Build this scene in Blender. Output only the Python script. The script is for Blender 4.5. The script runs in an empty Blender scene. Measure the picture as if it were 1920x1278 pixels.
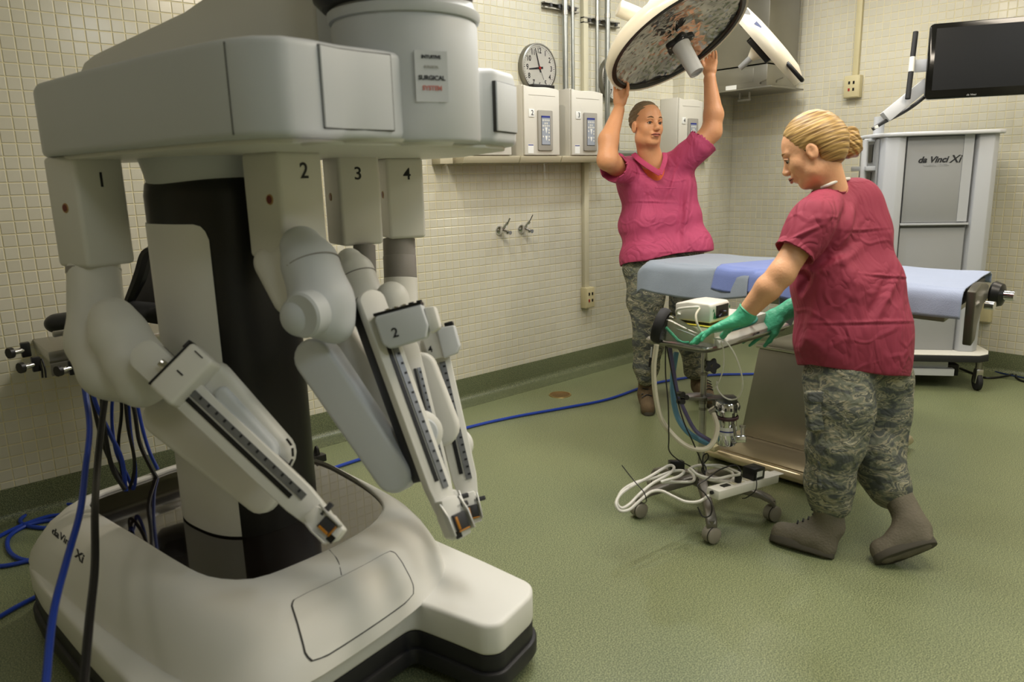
import bpy, bmesh, math, random
import numpy as np
from mathutils import Vector, Matrix
from math import sin, cos, pi, radians, sqrt, atan2

random.seed(7)
rng = np.random.default_rng(11)
SC = bpy.context.scene
COL = SC.collection

# ------------------------------------------------------------------ camera
FPX = 1394.17
CAM = Vector((-6.1957, -3.9748, 1.4917))
_yaw, _pit, _rol = radians(49.0203), radians(12.2780), radians(-1.4940)
FW = Vector((cos(_pit) * cos(_yaw), cos(_pit) * sin(_yaw), -sin(_pit)))
_r = Vector((sin(_yaw), -cos(_yaw), 0))
_u = _r.cross(FW)
RT = cos(_rol) * _r + sin(_rol) * _u
UP = -sin(_rol) * _r + cos(_rol) * _u
cd = bpy.data.cameras.new('camera')
cam = bpy.data.objects.new('camera', cd)
COL.objects.link(cam)
m = Matrix.Identity(4)
for i in range(3):
    m[i][0] = RT[i]; m[i][1] = UP[i]; m[i][2] = -FW[i]; m[i][3] = CAM[i]
cam.matrix_world = m
cd.sensor_fit = 'HORIZONTAL'
cd.sensor_width = 36
cd.lens = FPX / 1920 * 36
cd.clip_start = 0.05
cd.dof.use_dof = True
cd.dof.focus_distance = 4.6
cd.dof.aperture_fstop = 3.2
SC.camera = cam

# ------------------------------------------------------------------ light
SC.view_settings.view_transform = 'Standard'
SC.view_settings.look = 'None'
SC.view_settings.gamma = 1
SC.view_settings.use_curve_mapping = False
SC.view_settings.exposure = -0.55
w = bpy.data.worlds.new('world'); SC.world = w
w.use_nodes = True
w.node_tree.nodes['Background'].inputs[0].default_value = (.9, .93, 1, 1)
w.node_tree.nodes['Background'].inputs[1].default_value = 0.05
CEIL = 3.25


def area(name, loc, sx, sy, power, col=(1, 1, 1), target=None, spread=180):
    l = bpy.data.lights.new(name, 'AREA')
    l.shape = 'RECTANGLE'; l.size = sx; l.size_y = sy; l.energy = power; l.color = col
    l.spread = radians(spread)
    o = bpy.data.objects.new(name, l); COL.objects.link(o)
    o.location = loc
    if target is not None:
        o.rotation_euler = (Vector(target) - Vector(loc)).to_track_quat('-Z', 'Y').to_euler()
    return o


WARM, COOL, NEU = (1, .87, .70), (.86, .93, 1), (1, .965, .91)
# ceiling troffers (the fixtures themselves are built with the ceiling)
TROFFERS = [(-1.4, -1.7, 44, NEU), (-3.9, -2.0, 54, NEU), (-1.4, -3.5, 44, WARM), (-3.6, -3.3, 52, WARM),
            (-5.9, -5.5, 28, COOL), (-1.5, -5.4, 34, NEU), (-3.9, -5.6, 34, COOL), (-7.6, -1.9, 4, WARM)]
for i, (x, y, p_, c_) in enumerate(TROFFERS):
    area('ceiling_light_lamp', (x, y, CEIL - .03), .55, 1.1, p_, c_)
# small spot lamps in the ceiling that throw the crisp shadows under the wall cabinets
for (x, y, p_, c_) in ((-3.95, -.95, 26, WARM), (-2.50, -1.05, 24, COOL), (-1.15, -.95, 15, NEU)):
    area('spot_lamp', (x, y, CEIL - .03), .1, .1, p_, c_)

# ------------------------------------------------------------------ pixel -> place


def _ray(x, y):
    return FW + (x - 960) / FPX * RT - (y - 639) / FPX * UP


def at(x, y, d):
    return CAM + _ray(x, y) * d


def onY(x, y, v=0.):
    r = _ray(x, y); return CAM + r * ((v - CAM.y) / r.y)


def onX(x, y, v=0.):
    r = _ray(x, y); return CAM + r * ((v - CAM.x) / r.x)


def onZ(x, y, v=0.):
    r = _ray(x, y); return CAM + r * ((v - CAM.z) / r.z)


def proj(q):
    q = Vector(q) - CAM; t = q.dot(FW)
    return 960 + FPX * q.dot(RT) / t, 639 - FPX * q.dot(UP) / t, t


# ------------------------------------------------------------------ materials
MATS = {}


def lin(c):
    return tuple(((v / 255) / 12.92 if v / 255 <= .04045 else ((v / 255 + .055) / 1.055) ** 2.4) for v in c)


def mat(name, rgb, rough=.5, metal=0., var=.04, scale=6., bump=0., bscale=60., coat=0., spec=.5, emis=None, trans=0.,
        alpha=1., ior=1.45, sheen=0., coords='Object', stretch=None):
    """a principled material whose colour and relief come from procedural noise; rgb is 0-255 sRGB"""
    if name in MATS:
        return MATS[name]
    M = bpy.data.materials.new(name); M.use_nodes = True
    nt = M.node_tree; b = nt.nodes['Principled BSDF']
    c = lin(rgb)
    tc = nt.nodes.new('ShaderNodeTexCoord')
    vec = tc.outputs[coords]
    if stretch:
        mp = nt.nodes.new('ShaderNodeMapping'); mp.inputs['Scale'].default_value = stretch
        nt.links.new(vec, mp.inputs[0]); vec = mp.outputs[0]
    n = nt.nodes.new('ShaderNodeTexNoise'); n.inputs['Scale'].default_value = scale
    n.inputs['Detail'].default_value = 4
    nt.links.new(vec, n.inputs['Vector'])
    mx = nt.nodes.new('ShaderNodeMix'); mx.data_type = 'RGBA'
    mx.inputs[6].default_value = tuple(v * (1 - var) for v in c) + (1,)
    mx.inputs[7].default_value = tuple(min(1, v * (1 + var)) for v in c) + (1,)
    nt.links.new(n.outputs[0], mx.inputs[0])
    nt.links.new(mx.outputs[2], b.inputs['Base Color'])
    b.inputs['Roughness'].default_value = rough
    b.inputs['Metallic'].default_value = metal
    b.inputs['IOR'].default_value = ior
    b.inputs['Specular IOR Level'].default_value = spec
    b.inputs['Coat Weight'].default_value = coat
    b.inputs['Coat Roughness'].default_value = .08
    b.inputs['Transmission Weight'].default_value = trans
    b.inputs['Alpha'].default_value = alpha
    if sheen:
        b.inputs['Sheen Weight'].default_value = sheen
    if emis:
        b.inputs['Emission Color'].default_value = lin(emis[0]) + (1,)
        b.inputs['Emission Strength'].default_value = emis[1]
    if bump:
        n2 = nt.nodes.new('ShaderNodeTexNoise'); n2.inputs['Scale'].default_value = bscale
        nt.links.new(vec, n2.inputs['Vector'])
        bp = nt.nodes.new('ShaderNodeBump'); bp.inputs['Strength'].default_value = bump
        bp.inputs['Distance'].default_value = .01
        nt.links.new(n2.outputs[0], bp.inputs['Height']); nt.links.new(bp.outputs[0], b.inputs['Normal'])
    MATS[name] = M
    return M


def nodes_of(M):
    return M.node_tree, M.node_tree.nodes['Principled BSDF']


# ------------------------------------------------------------------ object helpers
TRIS = [0]


def tag(o, label=None, cat=None, group=None, kind=None):
    if label: o['label'] = label
    if cat: o['category'] = cat
    if group: o['group'] = group
    if kind: o['kind'] = kind
    return o


def thing(name, loc, label, cat, group=None):
    o = bpy.data.objects.new(name, None); COL.objects.link(o)
    o.empty_display_size = .05
    o.location = loc
    return tag(o, label, cat, group)


def link(name, me, material, parent=None, centre=True):
    if centre and len(me.vertices):
        n = len(me.vertices)
        a = np.empty(n * 3); me.vertices.foreach_get('co', a); a = a.reshape(n, 3)
        lo, hi = a.min(0), a.max(0)
        c = np.array([(lo[0] + hi[0]) / 2, (lo[1] + hi[1]) / 2, lo[2]])
        me.vertices.foreach_set('co', (a - c).ravel()); me.update()
    else:
        c = np.zeros(3)
    if material is not None:
        for mm in (material if isinstance(material, (list, tuple)) else [material]):
            me.materials.append(mm)
    o = bpy.data.objects.new(name, me); COL.objects.link(o)
    o.location = Vector(c)
    if parent is not None:
        o.parent = parent
        o.matrix_parent_inverse = Matrix.Translation(-world_loc(parent))
    return o


def world_loc(o):
    # all helpers keep rotation at zero, so the world place is found by walking up
    if o.parent is None:
        return Vector(o.location)
    return world_loc(o.parent) + o.matrix_parent_inverse.translation + Vector(o.location)


class MB:
    def __init__(s):
        s.v = []; s.f = []; s.mi = []; s.m = 0

    def add(s, vs, fs):
        k = len(s.v)
        s.v += [tuple(q) for q in vs]
        s.f += [tuple(i + k for i in q) for q in fs]
        s.mi += [s.m] * len(fs)
        return s

    def box(s, c, size, M=None):
        """c centre; size full; M 3x3 axes as columns or (ex,ey,ez)"""
        ex, ey, ez = axes(M)
        c = Vector(c); hx, hy, hz = size[0] / 2, size[1] / 2, size[2] / 2
        vs = [c + ex * (a * hx) + ey * (b * hy) + ez * (d * hz) for a in (-1, 1) for b in (-1, 1) for d in (-1, 1)]
        return s.add(vs, [(0, 1, 3, 2), (4, 6, 7, 5), (0, 4, 5, 1), (2, 3, 7, 6), (0, 2, 6, 4), (1, 5, 7, 3)])

    def cyl(s, a, b, r0, r1=None, n=20, caps=True):
        a, b = Vector(a), Vector(b); r1 = r0 if r1 is None else r1
        d = (b - a).normalized(); x = d.orthogonal().normalized(); y = d.cross(x)
        vs = []
        for q, r in ((a, r0), (b, r1)):
            vs += [q + (x * cos(2 * pi * i / n) + y * sin(2 * pi * i / n)) * r for i in range(n)]
        fs = [(i, (i + 1) % n, n + (i + 1) % n, n + i) for i in range(n)]
        if caps:
            fs += [tuple(range(n - 1, -1, -1)), tuple(range(n, 2 * n))]
        return s.add(vs, fs)

    def lathe(s, prof, a, d, n=28):
        """prof list of (radius, height along d) from a; closed on the axis where radius 0"""
        a = Vector(a); d = Vector(d).normalized(); x = d.orthogonal().normalized(); y = d.cross(x)
        vs = []; fs = []
        for r, h in prof:
            vs += [a + d * h + (x * cos(2 * pi * i / n) + y * sin(2 * pi * i / n)) * max(r, 1e-5) for i in range(n)]
        for j in range(len(prof) - 1):
            for i in range(n):
                k = (i + 1) % n
                fs.append((j * n + i, j * n + k, (j + 1) * n + k, (j + 1) * n + i))
        return s.add(vs, fs)

    def tube(s, pts, r, n=8, sub=6, closed=False, caps=True):
        P = spline(pts, sub, closed)
        m_ = len(P)
        rr = r if isinstance(r, (list, tuple)) else None
        vs = []; fs = []
        prev = None
        for j in range(m_):
            if closed:
                t = (P[(j + 1) % m_] - P[j - 1])
            else:
                t = P[min(j + 1, m_ - 1)] - P[max(j - 1, 0)]
            t = t.normalized() if t.length > 1e-9 else Vector((0, 0, 1))
            if prev is None:
                x = t.orthogonal().normalized()
            else:
                x = (prev - t * prev.dot(t))
                x = x.normalized() if x.length > 1e-6 else t.orthogonal().normalized()
            prev = x; y = t.cross(x)
            ra = r if rr is None else np.interp(j / (m_ - 1), np.linspace(0, 1, len(rr)), rr)
            vs += [P[j] + (x * cos(2 * pi * i / n) + y * sin(2 * pi * i / n)) * ra for i in range(n)]
        last = m_ if closed else m_ - 1
        for j in range(last):
            k = (j + 1) % m_
            for i in range(n):
                l = (i + 1) % n
                fs.append((j * n + i, j * n + l, k * n + l, k * n + i))
        if caps and not closed:
            fs += [tuple(range(n - 1, -1, -1)), tuple((m_ - 1) * n + i for i in range(n))]
        return s.add(vs, fs)

    def prism(s, poly, o, ex, ey, dep):
        """poly list of (a,b) in plane o+a*ex+b*ey, extruded by vector dep"""
        o, ex, ey, dep = Vector(o), Vector(ex), Vector(ey), Vector(dep)
        n = len(poly)
        a = [o + ex * p[0] + ey * p[1] for p in poly]
        vs = a + [q + dep for q in a]
        fs = [(i, (i + 1) % n, n + (i + 1) % n, n + i) for i in range(n)] + [tuple(range(n - 1, -1, -1)), tuple(range(n, 2 * n))]
        return s.add(vs, fs)

    def loft(s, rings, cap0=True, cap1=True, closed=True):
        n = len(rings[0]); vs = [q for r in rings for q in r]; fs = []
        for j in range(len(rings) - 1):
            for i in range(n if closed else n - 1):
                k = (i + 1) % n
                fs.append((j * n + i, j * n + k, (j + 1) * n + k, (j + 1) * n + i))
        if cap0: fs.append(tuple(range(n - 1, -1, -1)))
        if cap1: fs.append(tuple((len(rings) - 1) * n + i for i in range(n)))
        return s.add(vs, fs)

    def stadium(s, a, b, ra, rb, axis, th, n=10):
        """rounded link between a and b, radii ra rb, extruded th along axis (centred)"""
        a, b = Vector(a), Vector(b); ax = Vector(axis).normalized()
        d = b - a; d = (d - ax * d.dot(ax)); L = d.length; d = d.normalized(); y = ax.cross(d)
        poly = []
        for i in range(n + 1):
            t = pi / 2 + pi * i / n; poly.append((ra * cos(t), ra * sin(t)))
        for i in range(n + 1):
            t = -pi / 2 + pi * i / n; poly.append((L + rb * cos(t), rb * sin(t)))
        # keep b's offset along the axis by shearing
        o = a - ax * th / 2
        sh = (b - a).dot(ax) / max(L, 1e-6)
        return s.prism(poly, o, d + ax * sh, y, ax * th)

    def sphere(s, c, r, n=14, sc=(1, 1, 1), M=None):
        ex, ey, ez = axes(M); c = Vector(c); vs = []; fs = []
        for j in range(n + 1):
            t = pi * j / n
            for i in range(2 * n):
                p = pi * i / n
                vs.append(c + ex * (r * sc[0] * sin(t) * cos(p)) + ey * (r * sc[1] * sin(t) * sin(p)) + ez * (r * sc[2] * cos(t)))
        for j in range(n):
            for i in range(2 * n):
                k = (i + 1) % (2 * n)
                fs.append((j * 2 * n + i, (j + 1) * 2 * n + i, (j + 1) * 2 * n + k, j * 2 * n + k))
        return s.add(vs, fs)

    def build(s, name, material, parent=None, bevel=0., seg=2, angle=40, smooth=True, weld=True):
        bm = bmesh.new()
        vv = [bm.verts.new(q) for q in s.v]
        for q, mi in zip(s.f, s.mi):
            if len(set(q)) < 3: continue
            try:
                f = bm.faces.new([vv[i] for i in q]); f.material_index = mi
            except ValueError:
                pass
        if weld: bmesh.ops.remove_doubles(bm, verts=bm.verts, dist=2e-5)
        bmesh.ops.dissolve_degenerate(bm, edges=bm.edges, dist=1e-6)
        bmesh.ops.recalc_face_normals(bm, faces=bm.faces)
        if bevel > 0:
            es = [e for e in bm.edges if len(e.link_faces) == 2 and e.calc_face_angle(0) > radians(28)]
            try:
                bmesh.ops.bevel(bm, geom=es, offset=bevel, segments=seg, profile=.5, affect='EDGES', clamp_overlap=True)
            except Exception:
                pass
        me = bpy.data.meshes.new(name)
        bm.to_mesh(me); bm.free()
        if smooth:
            me.shade_smooth(); me.set_sharp_from_angle(angle=radians(angle))
        return link(name, me, material, parent)


def axes(M):
    if M is None: return Vector((1, 0, 0)), Vector((0, 1, 0)), Vector((0, 0, 1))
    if isinstance(M, Matrix): return M.col[0].to_3d(), M.col[1].to_3d(), M.col[2].to_3d()
    return Vector(M[0]), Vector(M[1]), Vector(M[2])


def zrot(a):
    return (Vector((cos(a), sin(a), 0)), Vector((-sin(a), cos(a), 0)), Vector((0, 0, 1)))


def frame(z, x=None):
    """orthonormal axes with ez along z and ex near x"""
    ez = Vector(z).normalized()
    x = Vector(x) if x is not None else ez.orthogonal()
    ex = (x - ez * x.dot(ez)).normalized()
    return ex, ez.cross(ex), ez


def spline(pts, sub=6, closed=False):
    P = [Vector(p) for p in pts]
    if len(P) < 3 or sub <= 1: return P
    out = []; n = len(P)
    rngs = range(n) if closed else range(n - 1)
    for i in rngs:
        p0 = P[i - 1] if (closed or i > 0) else P[0] * 2 - P[1]
        p1, p2 = P[i], P[(i + 1) % n]
        p3 = P[(i + 2) % n] if (closed or i + 2 < n) else P[-1] * 2 - P[-2]
        for k in range(sub):
            t = k / sub
            out.append(.5 * ((2 * p1) + (p2 - p0) * t + (2 * p0 - 5 * p1 + 4 * p2 - p3) * t * t + (3 * p1 - p0 - 3 * p2 + p3) * t ** 3))
    if not closed: out.append(P[-1])
    return out


def rrect(w_, h_, r, n=4):
    """rounded rectangle polygon centred at 0"""
    out = []
    for cx, cy, a0 in ((w_ / 2 - r, h_ / 2 - r, 0), (-w_ / 2 + r, h_ / 2 - r, pi / 2), (-w_ / 2 + r, -h_ / 2 + r, pi), (w_ / 2 - r, -h_ / 2 + r, 1.5 * pi)):
        for i in range(n + 1):
            t = a0 + pi / 2 * i / n
            out.append((cx + r * cos(t), cy + r * sin(t)))
    return out


def text(body, size, o, ex, ey, material, parent, name='lettering', depth=.0006, shear=0., bold=0., sx=1., align='CENTER'):
    c = bpy.data.curves.new(name, 'FONT'); c.body = body; c.size = size; c.align_x = align; c.align_y = 'CENTER'
    c.extrude = depth; c.shear = shear; c.offset = bold
    t = bpy.data.objects.new('tmp', c); COL.objects.link(t)
    dg = bpy.context.evaluated_depsgraph_get(); dg.update()
    me = bpy.data.meshes.new_from_object(t.evaluated_get(dg))
    bpy.data.objects.remove(t)
    ex, ey = Vector(ex).normalized(), Vector(ey).normalized(); ez = ex.cross(ey)
    o = Vector(o)
    for v in me.vertices:
        q = v.co.copy(); v.co = o + ex * (q.x * sx) + ey * q.y + ez * (q.z + depth)
    return link(name, me, material, parent)


# ------------------------------------------------------------------ signed-distance modelling (bodies, cloth, castings)
def _n(v): return np.array(v, dtype=np.float64)


class SDF:
    """smooth union of tapered capsules and ellipsoids, turned into one continuous mesh by surface nets"""
    def __init__(s, h):
        s.h = h; s.ops = []

    def cap(s, a, b, ra, rb=None, k=.02, flat=None, sub=False, ratio=1.):
        s.ops.append(('c', _n(a), _n(b), ra, ra if rb is None else rb, k, None if flat is None else _n(Vector(flat).normalized()), ratio, sub)); return s

    def chain(s, pts, rs, k=.02, flat=None, ratio=1.):
        for i in range(len(pts) - 1): s.cap(pts[i], pts[i + 1], rs[i], rs[i + 1], k, flat, False, ratio)
        return s

    def ell(s, c, r, M=None, k=.02, sub=False):
        ex, ey, ez = axes(M)
        s.ops.append(('e', _n(c), np.array([ex, ey, ez]), _n(r), None, k, None, None, sub)); return s

    def box(s, c, r, M=None, rd=.005, k=.005, sub=False):
        """half sizes r"""
        ex, ey, ez = axes(M)
        s.ops.append(('b', _n(c), np.array([ex, ey, ez]), _n(r), rd, k, None, None, sub)); return s

    def plane(s, o, nrm):
        """cut away everything on the +nrm side"""
        s.ops.append(('p', _n(o), _n(Vector(nrm).normalized()), None, None, .004, None, None, True)); return s

    def bounds(s):
        lo = np.full(3, 1e9); hi = -lo
        for o in s.ops:
            if o[8]: continue
            if o[0] == 'c':
                R = max(o[3], o[4]) * max(1, o[7])
                lo = np.minimum(lo, np.minimum(o[1], o[2]) - R); hi = np.maximum(hi, np.maximum(o[1], o[2]) + R)
            else:
                R = np.abs(o[2].T @ np.diag(o[3])).sum(1) if True else 0
                lo = np.minimum(lo, o[1] - R); hi = np.maximum(hi, o[1] + R)
        return lo, hi

    def field(s):
        h = s.h; lo, hi = s.bounds(); lo -= 4 * h; hi += 4 * h
        n = np.ceil((hi - lo) / h).astype(int) + 1
        F = np.full(n, 1.0, np.float32)
        ax = [lo[i] + h * np.arange(n[i]) for i in range(3)]
        for o in s.ops:
            t, k = o[0], o[5]
            if t == 'p':
                X, Y, Z = ax[0][:, None, None], ax[1][None, :, None], ax[2][None, None, :]
                d = (X - o[1][0]) * o[2][0] + (Y - o[1][1]) * o[2][1] + (Z - o[1][2]) * o[2][2]
                F = np.maximum(F, d.astype(np.float32)); continue
            mg = k * 2 + 3 * h
            if t == 'c':
                R = max(o[3], o[4]) * max(1, o[7]) + mg
                bl, bh = np.minimum(o[1], o[2]) - R, np.maximum(o[1], o[2]) + R
            else:
                R = np.abs(o[2].T @ np.diag(o[3])).sum(1) + mg
                bl, bh = o[1] - R, o[1] + R
            i0 = np.clip(np.floor((bl - lo) / h).astype(int), 0, n - 1); i1 = np.clip(np.ceil((bh - lo) / h).astype(int) + 1, 1, n)
            if (i1 <= i0).any(): continue
            sl = tuple(slice(a, b) for a, b in zip(i0, i1))
            X, Y, Z = np.meshgrid(*[ax[i][sl[i]] for i in range(3)], indexing='ij')
            P = np.stack([X, Y, Z], -1)
            if t == 'c':
                a, b, ra, rb = o[1], o[2], o[3], o[4]
                fl = o[6]
                if fl is not None:
                    q = (P - a) @ fl; P = P + ((1 / o[7]) - 1) * q[..., None] * fl
                    bq = (b - a) @ fl; b = b + ((1 / o[7]) - 1) * bq * fl
                ab = b - a; L2 = max(ab @ ab, 1e-12)
                tt = np.clip(((P - a) @ ab) / L2, 0, 1)
                d = np.linalg.norm(P - a - tt[..., None] * ab, axis=-1) - (ra + (rb - ra) * tt)
            elif t == 'e':
                q = (P - o[1]) @ o[2].T
                k0 = np.linalg.norm(q / o[3], axis=-1); k1 = np.linalg.norm(q / o[3] ** 2, axis=-1)
                d = k0 * (k0 - 1) / np.maximum(k1, 1e-9)
            else:
                q = np.abs((P - o[1]) @ o[2].T) - o[3] + o[4]
                d = np.linalg.norm(np.maximum(q, 0), axis=-1) + np.minimum(q.max(-1), 0) - o[4]
            d = d.astype(np.float32); G = F[sl]
            if o[8]:
                hh = np.maximum(k - np.abs(-d - G), 0) / k
                F[sl] = np.maximum(G, -d) + hh * hh * k / 4
            else:
                hh = np.maximum(k - np.abs(d - G), 0) / k
                F[sl] = np.minimum(G, d) - hh * hh * k / 4
        return F, lo

    def mesh(s, disp=None, smooth=1):
        F, lo = s.field(); h = s.h
        # surface nets
        neg = F < 0
        n = np.array(F.shape)
        c = [neg[i:n[0] - 1 + i, j:n[1] - 1 + j, k:n[2] - 1 + k] for i in (0, 1) for j in (0, 1) for k in (0, 1)]
        sm = sum(q.astype(np.int8) for q in c)
        act = (sm > 0) & (sm < 8)
        I = np.argwhere(act)
        idx = np.full(act.shape, -1, np.int64); idx[act] = np.arange(len(I))
        acc = np.zeros((len(I), 3)); cnt = np.zeros(len(I))
        offs = [(i, j, k) for i in (0, 1) for j in (0, 1) for k in (0, 1)]
        val = [F[I[:, 0] + o[0], I[:, 1] + o[1], I[:, 2] + o[2]] for o in offs]
        for p in range(8):
            for q in range(p + 1, 8):
                df = [offs[q][t] - offs[p][t] for t in range(3)]
                if sum(abs(x) for x in df) != 1: continue
                a, b = val[p], val[q]; cr = (a < 0) != (b < 0)
                t = np.where(cr, a / np.where(cr, a - b, 1), 0)
                pos = np.array(offs[p])[None, :] + t[:, None] * np.array(df)[None, :]
                acc[cr] += pos[cr]; cnt[cr] += 1
        V_ = lo + (I + acc / cnt[:, None]) * h
        faces = []
        for axn in range(3):
            o1, o2 = [(1, 2), (2, 0), (0, 1)][axn]
            s0 = [slice(0, n[t]) for t in range(3)]
            a = neg.take(range(0, n[axn] - 1), axn); b = neg.take(range(1, n[axn]), axn)
            E_ = np.argwhere(a != b)
            ok = (E_[:, o1] > 0) & (E_[:, o2] > 0) & (E_[:, o1] < n[o1] - 1) & (E_[:, o2] < n[o2] - 1)
            E_ = E_[ok]
            fl = a[E_[:, 0], E_[:, 1], E_[:, 2]]
            e1 = np.zeros(3, int); e1[o1] = 1; e2 = np.zeros(3, int); e2[o2] = 1
            g = lambda X: idx[X[:, 0], X[:, 1], X[:, 2]]
            q = np.stack([g(E_ - e1 - e2), g(E_ - e2), g(E_), g(E_ - e1)], 1)
            q[~fl] = q[~fl][:, ::-1]
            faces.append(q)
        Q = np.concatenate(faces)
        Q = Q[(Q >= 0).all(1)]
        # laplacian smoothing along edges
        ed = np.concatenate([Q[:, [0, 1]], Q[:, [1, 2]], Q[:, [2, 3]], Q[:, [3, 0]]])
        for it in range(smooth):
            ac = np.zeros_like(V_); ct = np.zeros(len(V_))
            for t in range(3): ac[:, t] = np.bincount(ed[:, 0], V_[ed[:, 1], t], len(V_))
            ct = np.bincount(ed[:, 0], minlength=len(V_))
            V_ = .4 * V_ + .6 * ac / np.maximum(ct, 1)[:, None]
        if disp is not None:
            N = normals(V_, Q)
            V_ = disp(V_, N)
        return V_, Q

    def build(s, name, material, parent=None, disp=None, smooth=2, matf=None):
        V_, Q = s.mesh(disp, smooth)
        return qmesh(name, V_, Q, material, parent, matf)


def normals(V_, Q):
    fn = np.cross(V_[Q[:, 2]] - V_[Q[:, 0]], V_[Q[:, 3]] - V_[Q[:, 1]])
    N = np.zeros_like(V_)
    for j in range(4):
        for t in range(3): N[:, t] += np.bincount(Q[:, j], fn[:, t], len(V_))
    return N / np.maximum(np.linalg.norm(N, axis=1), 1e-12)[:, None]


def qmesh(name, V_, Q, material, parent=None, matf=None):
    me = bpy.data.meshes.new(name)
    me.vertices.add(len(V_)); me.vertices.foreach_set('co', V_.ravel().astype(np.float32))
    me.loops.add(Q.size); me.loops.foreach_set('vertex_index', Q.ravel().astype(np.int32))
    me.polygons.add(len(Q)); me.polygons.foreach_set('loop_start', np.arange(0, Q.size, 4, dtype=np.int32))
    if matf is not None:
        ctr = V_[Q].mean(1); me.polygons.foreach_set('material_index', matf(ctr).astype(np.int32))
    me.update(calc_edges=True); me.validate()
    me.shade_smooth()
    return link(name, me, material, parent)

# ================================================================== MATERIALS
TP = .056                                  # tile pitch
ROW0 = .1883                               # height of the lowest full joint


def tile_material():
    M = mat('glazed_tile', (199, 193, 168), rough=.16, var=.0, spec=.5)
    nt, b = nodes_of(M)
    g = nt.nodes.new('ShaderNodeNewGeometry')
    # one random value per tile from the tile's own grid cell
    mp = nt.nodes.new('ShaderNodeVectorMath'); mp.operation = 'SCALE'; mp.inputs['Scale'].default_value = 1 / TP
    of = nt.nodes.new('ShaderNodeVectorMath'); of.operation = 'ADD'; of.inputs[1].default_value = (.5 - .5, .5 - .5, -ROW0 / TP)
    fl = nt.nodes.new('ShaderNodeVectorMath'); fl.operation = 'FLOOR'
    wn = nt.nodes.new('ShaderNodeTexWhiteNoise')
    nt.links.new(g.outputs['Position'], mp.inputs[0]); nt.links.new(mp.outputs[0], of.inputs[0])
    nt.links.new(of.outputs[0], fl.inputs[0]); nt.links.new(fl.outputs[0], wn.inputs[0])
    n = nt.nodes.new('ShaderNodeTexNoise'); n.inputs['Scale'].default_value = .9
    nt.links.new(g.outputs['Position'], n.inputs['Vector'])
    cr = nt.nodes.new('ShaderNodeMix'); cr.data_type = 'RGBA'
    cr.inputs[6].default_value = lin((192, 188, 170)) + (1,); cr.inputs[7].default_value = lin((206, 203, 188)) + (1,)
    ad = nt.nodes.new('ShaderNodeMath'); ad.operation = 'MULTIPLY_ADD'; ad.inputs[1].default_value = .3; ad.inputs[2].default_value = .0
    ad2 = nt.nodes.new('ShaderNodeMath'); ad2.operation = 'MULTIPLY_ADD'; ad2.inputs[1].default_value = .5
    nt.links.new(wn.outputs[0], ad.inputs[0]); nt.links.new(n.outputs[0], ad2.inputs[0]); nt.links.new(ad.outputs[0], ad2.inputs[2])
    nt.links.new(ad2.outputs[0], cr.inputs[0]); nt.links.new(cr.outputs[2], b.inputs['Base Color'])
    return M


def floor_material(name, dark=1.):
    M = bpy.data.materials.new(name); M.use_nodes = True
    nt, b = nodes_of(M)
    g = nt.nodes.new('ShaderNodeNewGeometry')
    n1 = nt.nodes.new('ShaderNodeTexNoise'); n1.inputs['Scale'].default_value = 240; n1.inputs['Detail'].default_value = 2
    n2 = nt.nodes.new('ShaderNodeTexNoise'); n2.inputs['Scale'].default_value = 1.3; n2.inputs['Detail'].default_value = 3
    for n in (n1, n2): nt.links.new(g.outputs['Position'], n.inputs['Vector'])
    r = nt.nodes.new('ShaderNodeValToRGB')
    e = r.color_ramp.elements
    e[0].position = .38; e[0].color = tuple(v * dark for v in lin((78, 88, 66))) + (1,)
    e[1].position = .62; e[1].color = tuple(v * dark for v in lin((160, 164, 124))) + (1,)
    m_ = e.new(.5); m_.color = tuple(v * dark for v in lin((116, 124, 90))) + (1,)
    nt.links.new(n1.outputs[0], r.inputs[0])
    mx = nt.nodes.new('ShaderNodeMix'); mx.data_type = 'RGBA'; mx.blend_type = 'MULTIPLY'; mx.inputs[0].default_value = .5
    r2 = nt.nodes.new('ShaderNodeValToRGB'); r2.color_ramp.elements[0].color = (.72, .78, .76, 1); r2.color_ramp.elements[0].position = .3
    r2.color_ramp.elements[1].color = (1, 1, .93, 1); r2.color_ramp.elements[1].position = .7
    nt.links.new(n2.outputs[0], r2.inputs[0]); nt.links.new(r.outputs[0], mx.inputs[6]); nt.links.new(r2.outputs[0], mx.inputs[7])
    nt.links.new(mx.outputs[2], b.inputs['Base Color'])
    b.inputs['Roughness'].default_value = .36
    bp = nt.nodes.new('ShaderNodeBump'); bp.inputs['Strength'].default_value = .12; bp.inputs['Distance'].default_value = .001
    n3 = nt.nodes.new('ShaderNodeTexNoise'); n3.inputs['Scale'].default_value = 90
    nt.links.new(g.outputs['Position'], n3.inputs['Vector'])
    nt.links.new(n3.outputs[0], bp.inputs['Height']); nt.links.new(bp.outputs[0], b.inputs['Normal'])
    return M


TILE = tile_material()
GROUT = mat('grout', (214, 205, 168), rough=.8, var=.05, scale=40)
FLOORM = floor_material('green_terrazzo_vinyl')
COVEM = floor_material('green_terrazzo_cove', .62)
PAINT = mat('ceiling_paint', (214, 212, 204), rough=.9)
STEEL = mat('brushed_steel', (178, 176, 170), rough=.28, metal=1, var=.12, scale=3, stretch=(1, 1, 18))
STEELD = mat('dull_steel', (140, 138, 130), rough=.42, metal=1, var=.15, scale=4)
DUCT = mat('galvanised_sheet', (150, 148, 140), rough=.36, metal=1, var=.16, scale=3)
CHROME = mat('chrome', (210, 210, 212), rough=.08, metal=1)
ZINC = mat('zinc_pipe', (168, 172, 170), rough=.3, metal=.9, var=.1, scale=5, stretch=(1, 1, 6))
CREAM = mat('cream_plastic', (196, 186, 146), rough=.5)
CREAMD = mat('cream_paint', (200, 194, 168), rough=.5)
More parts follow.
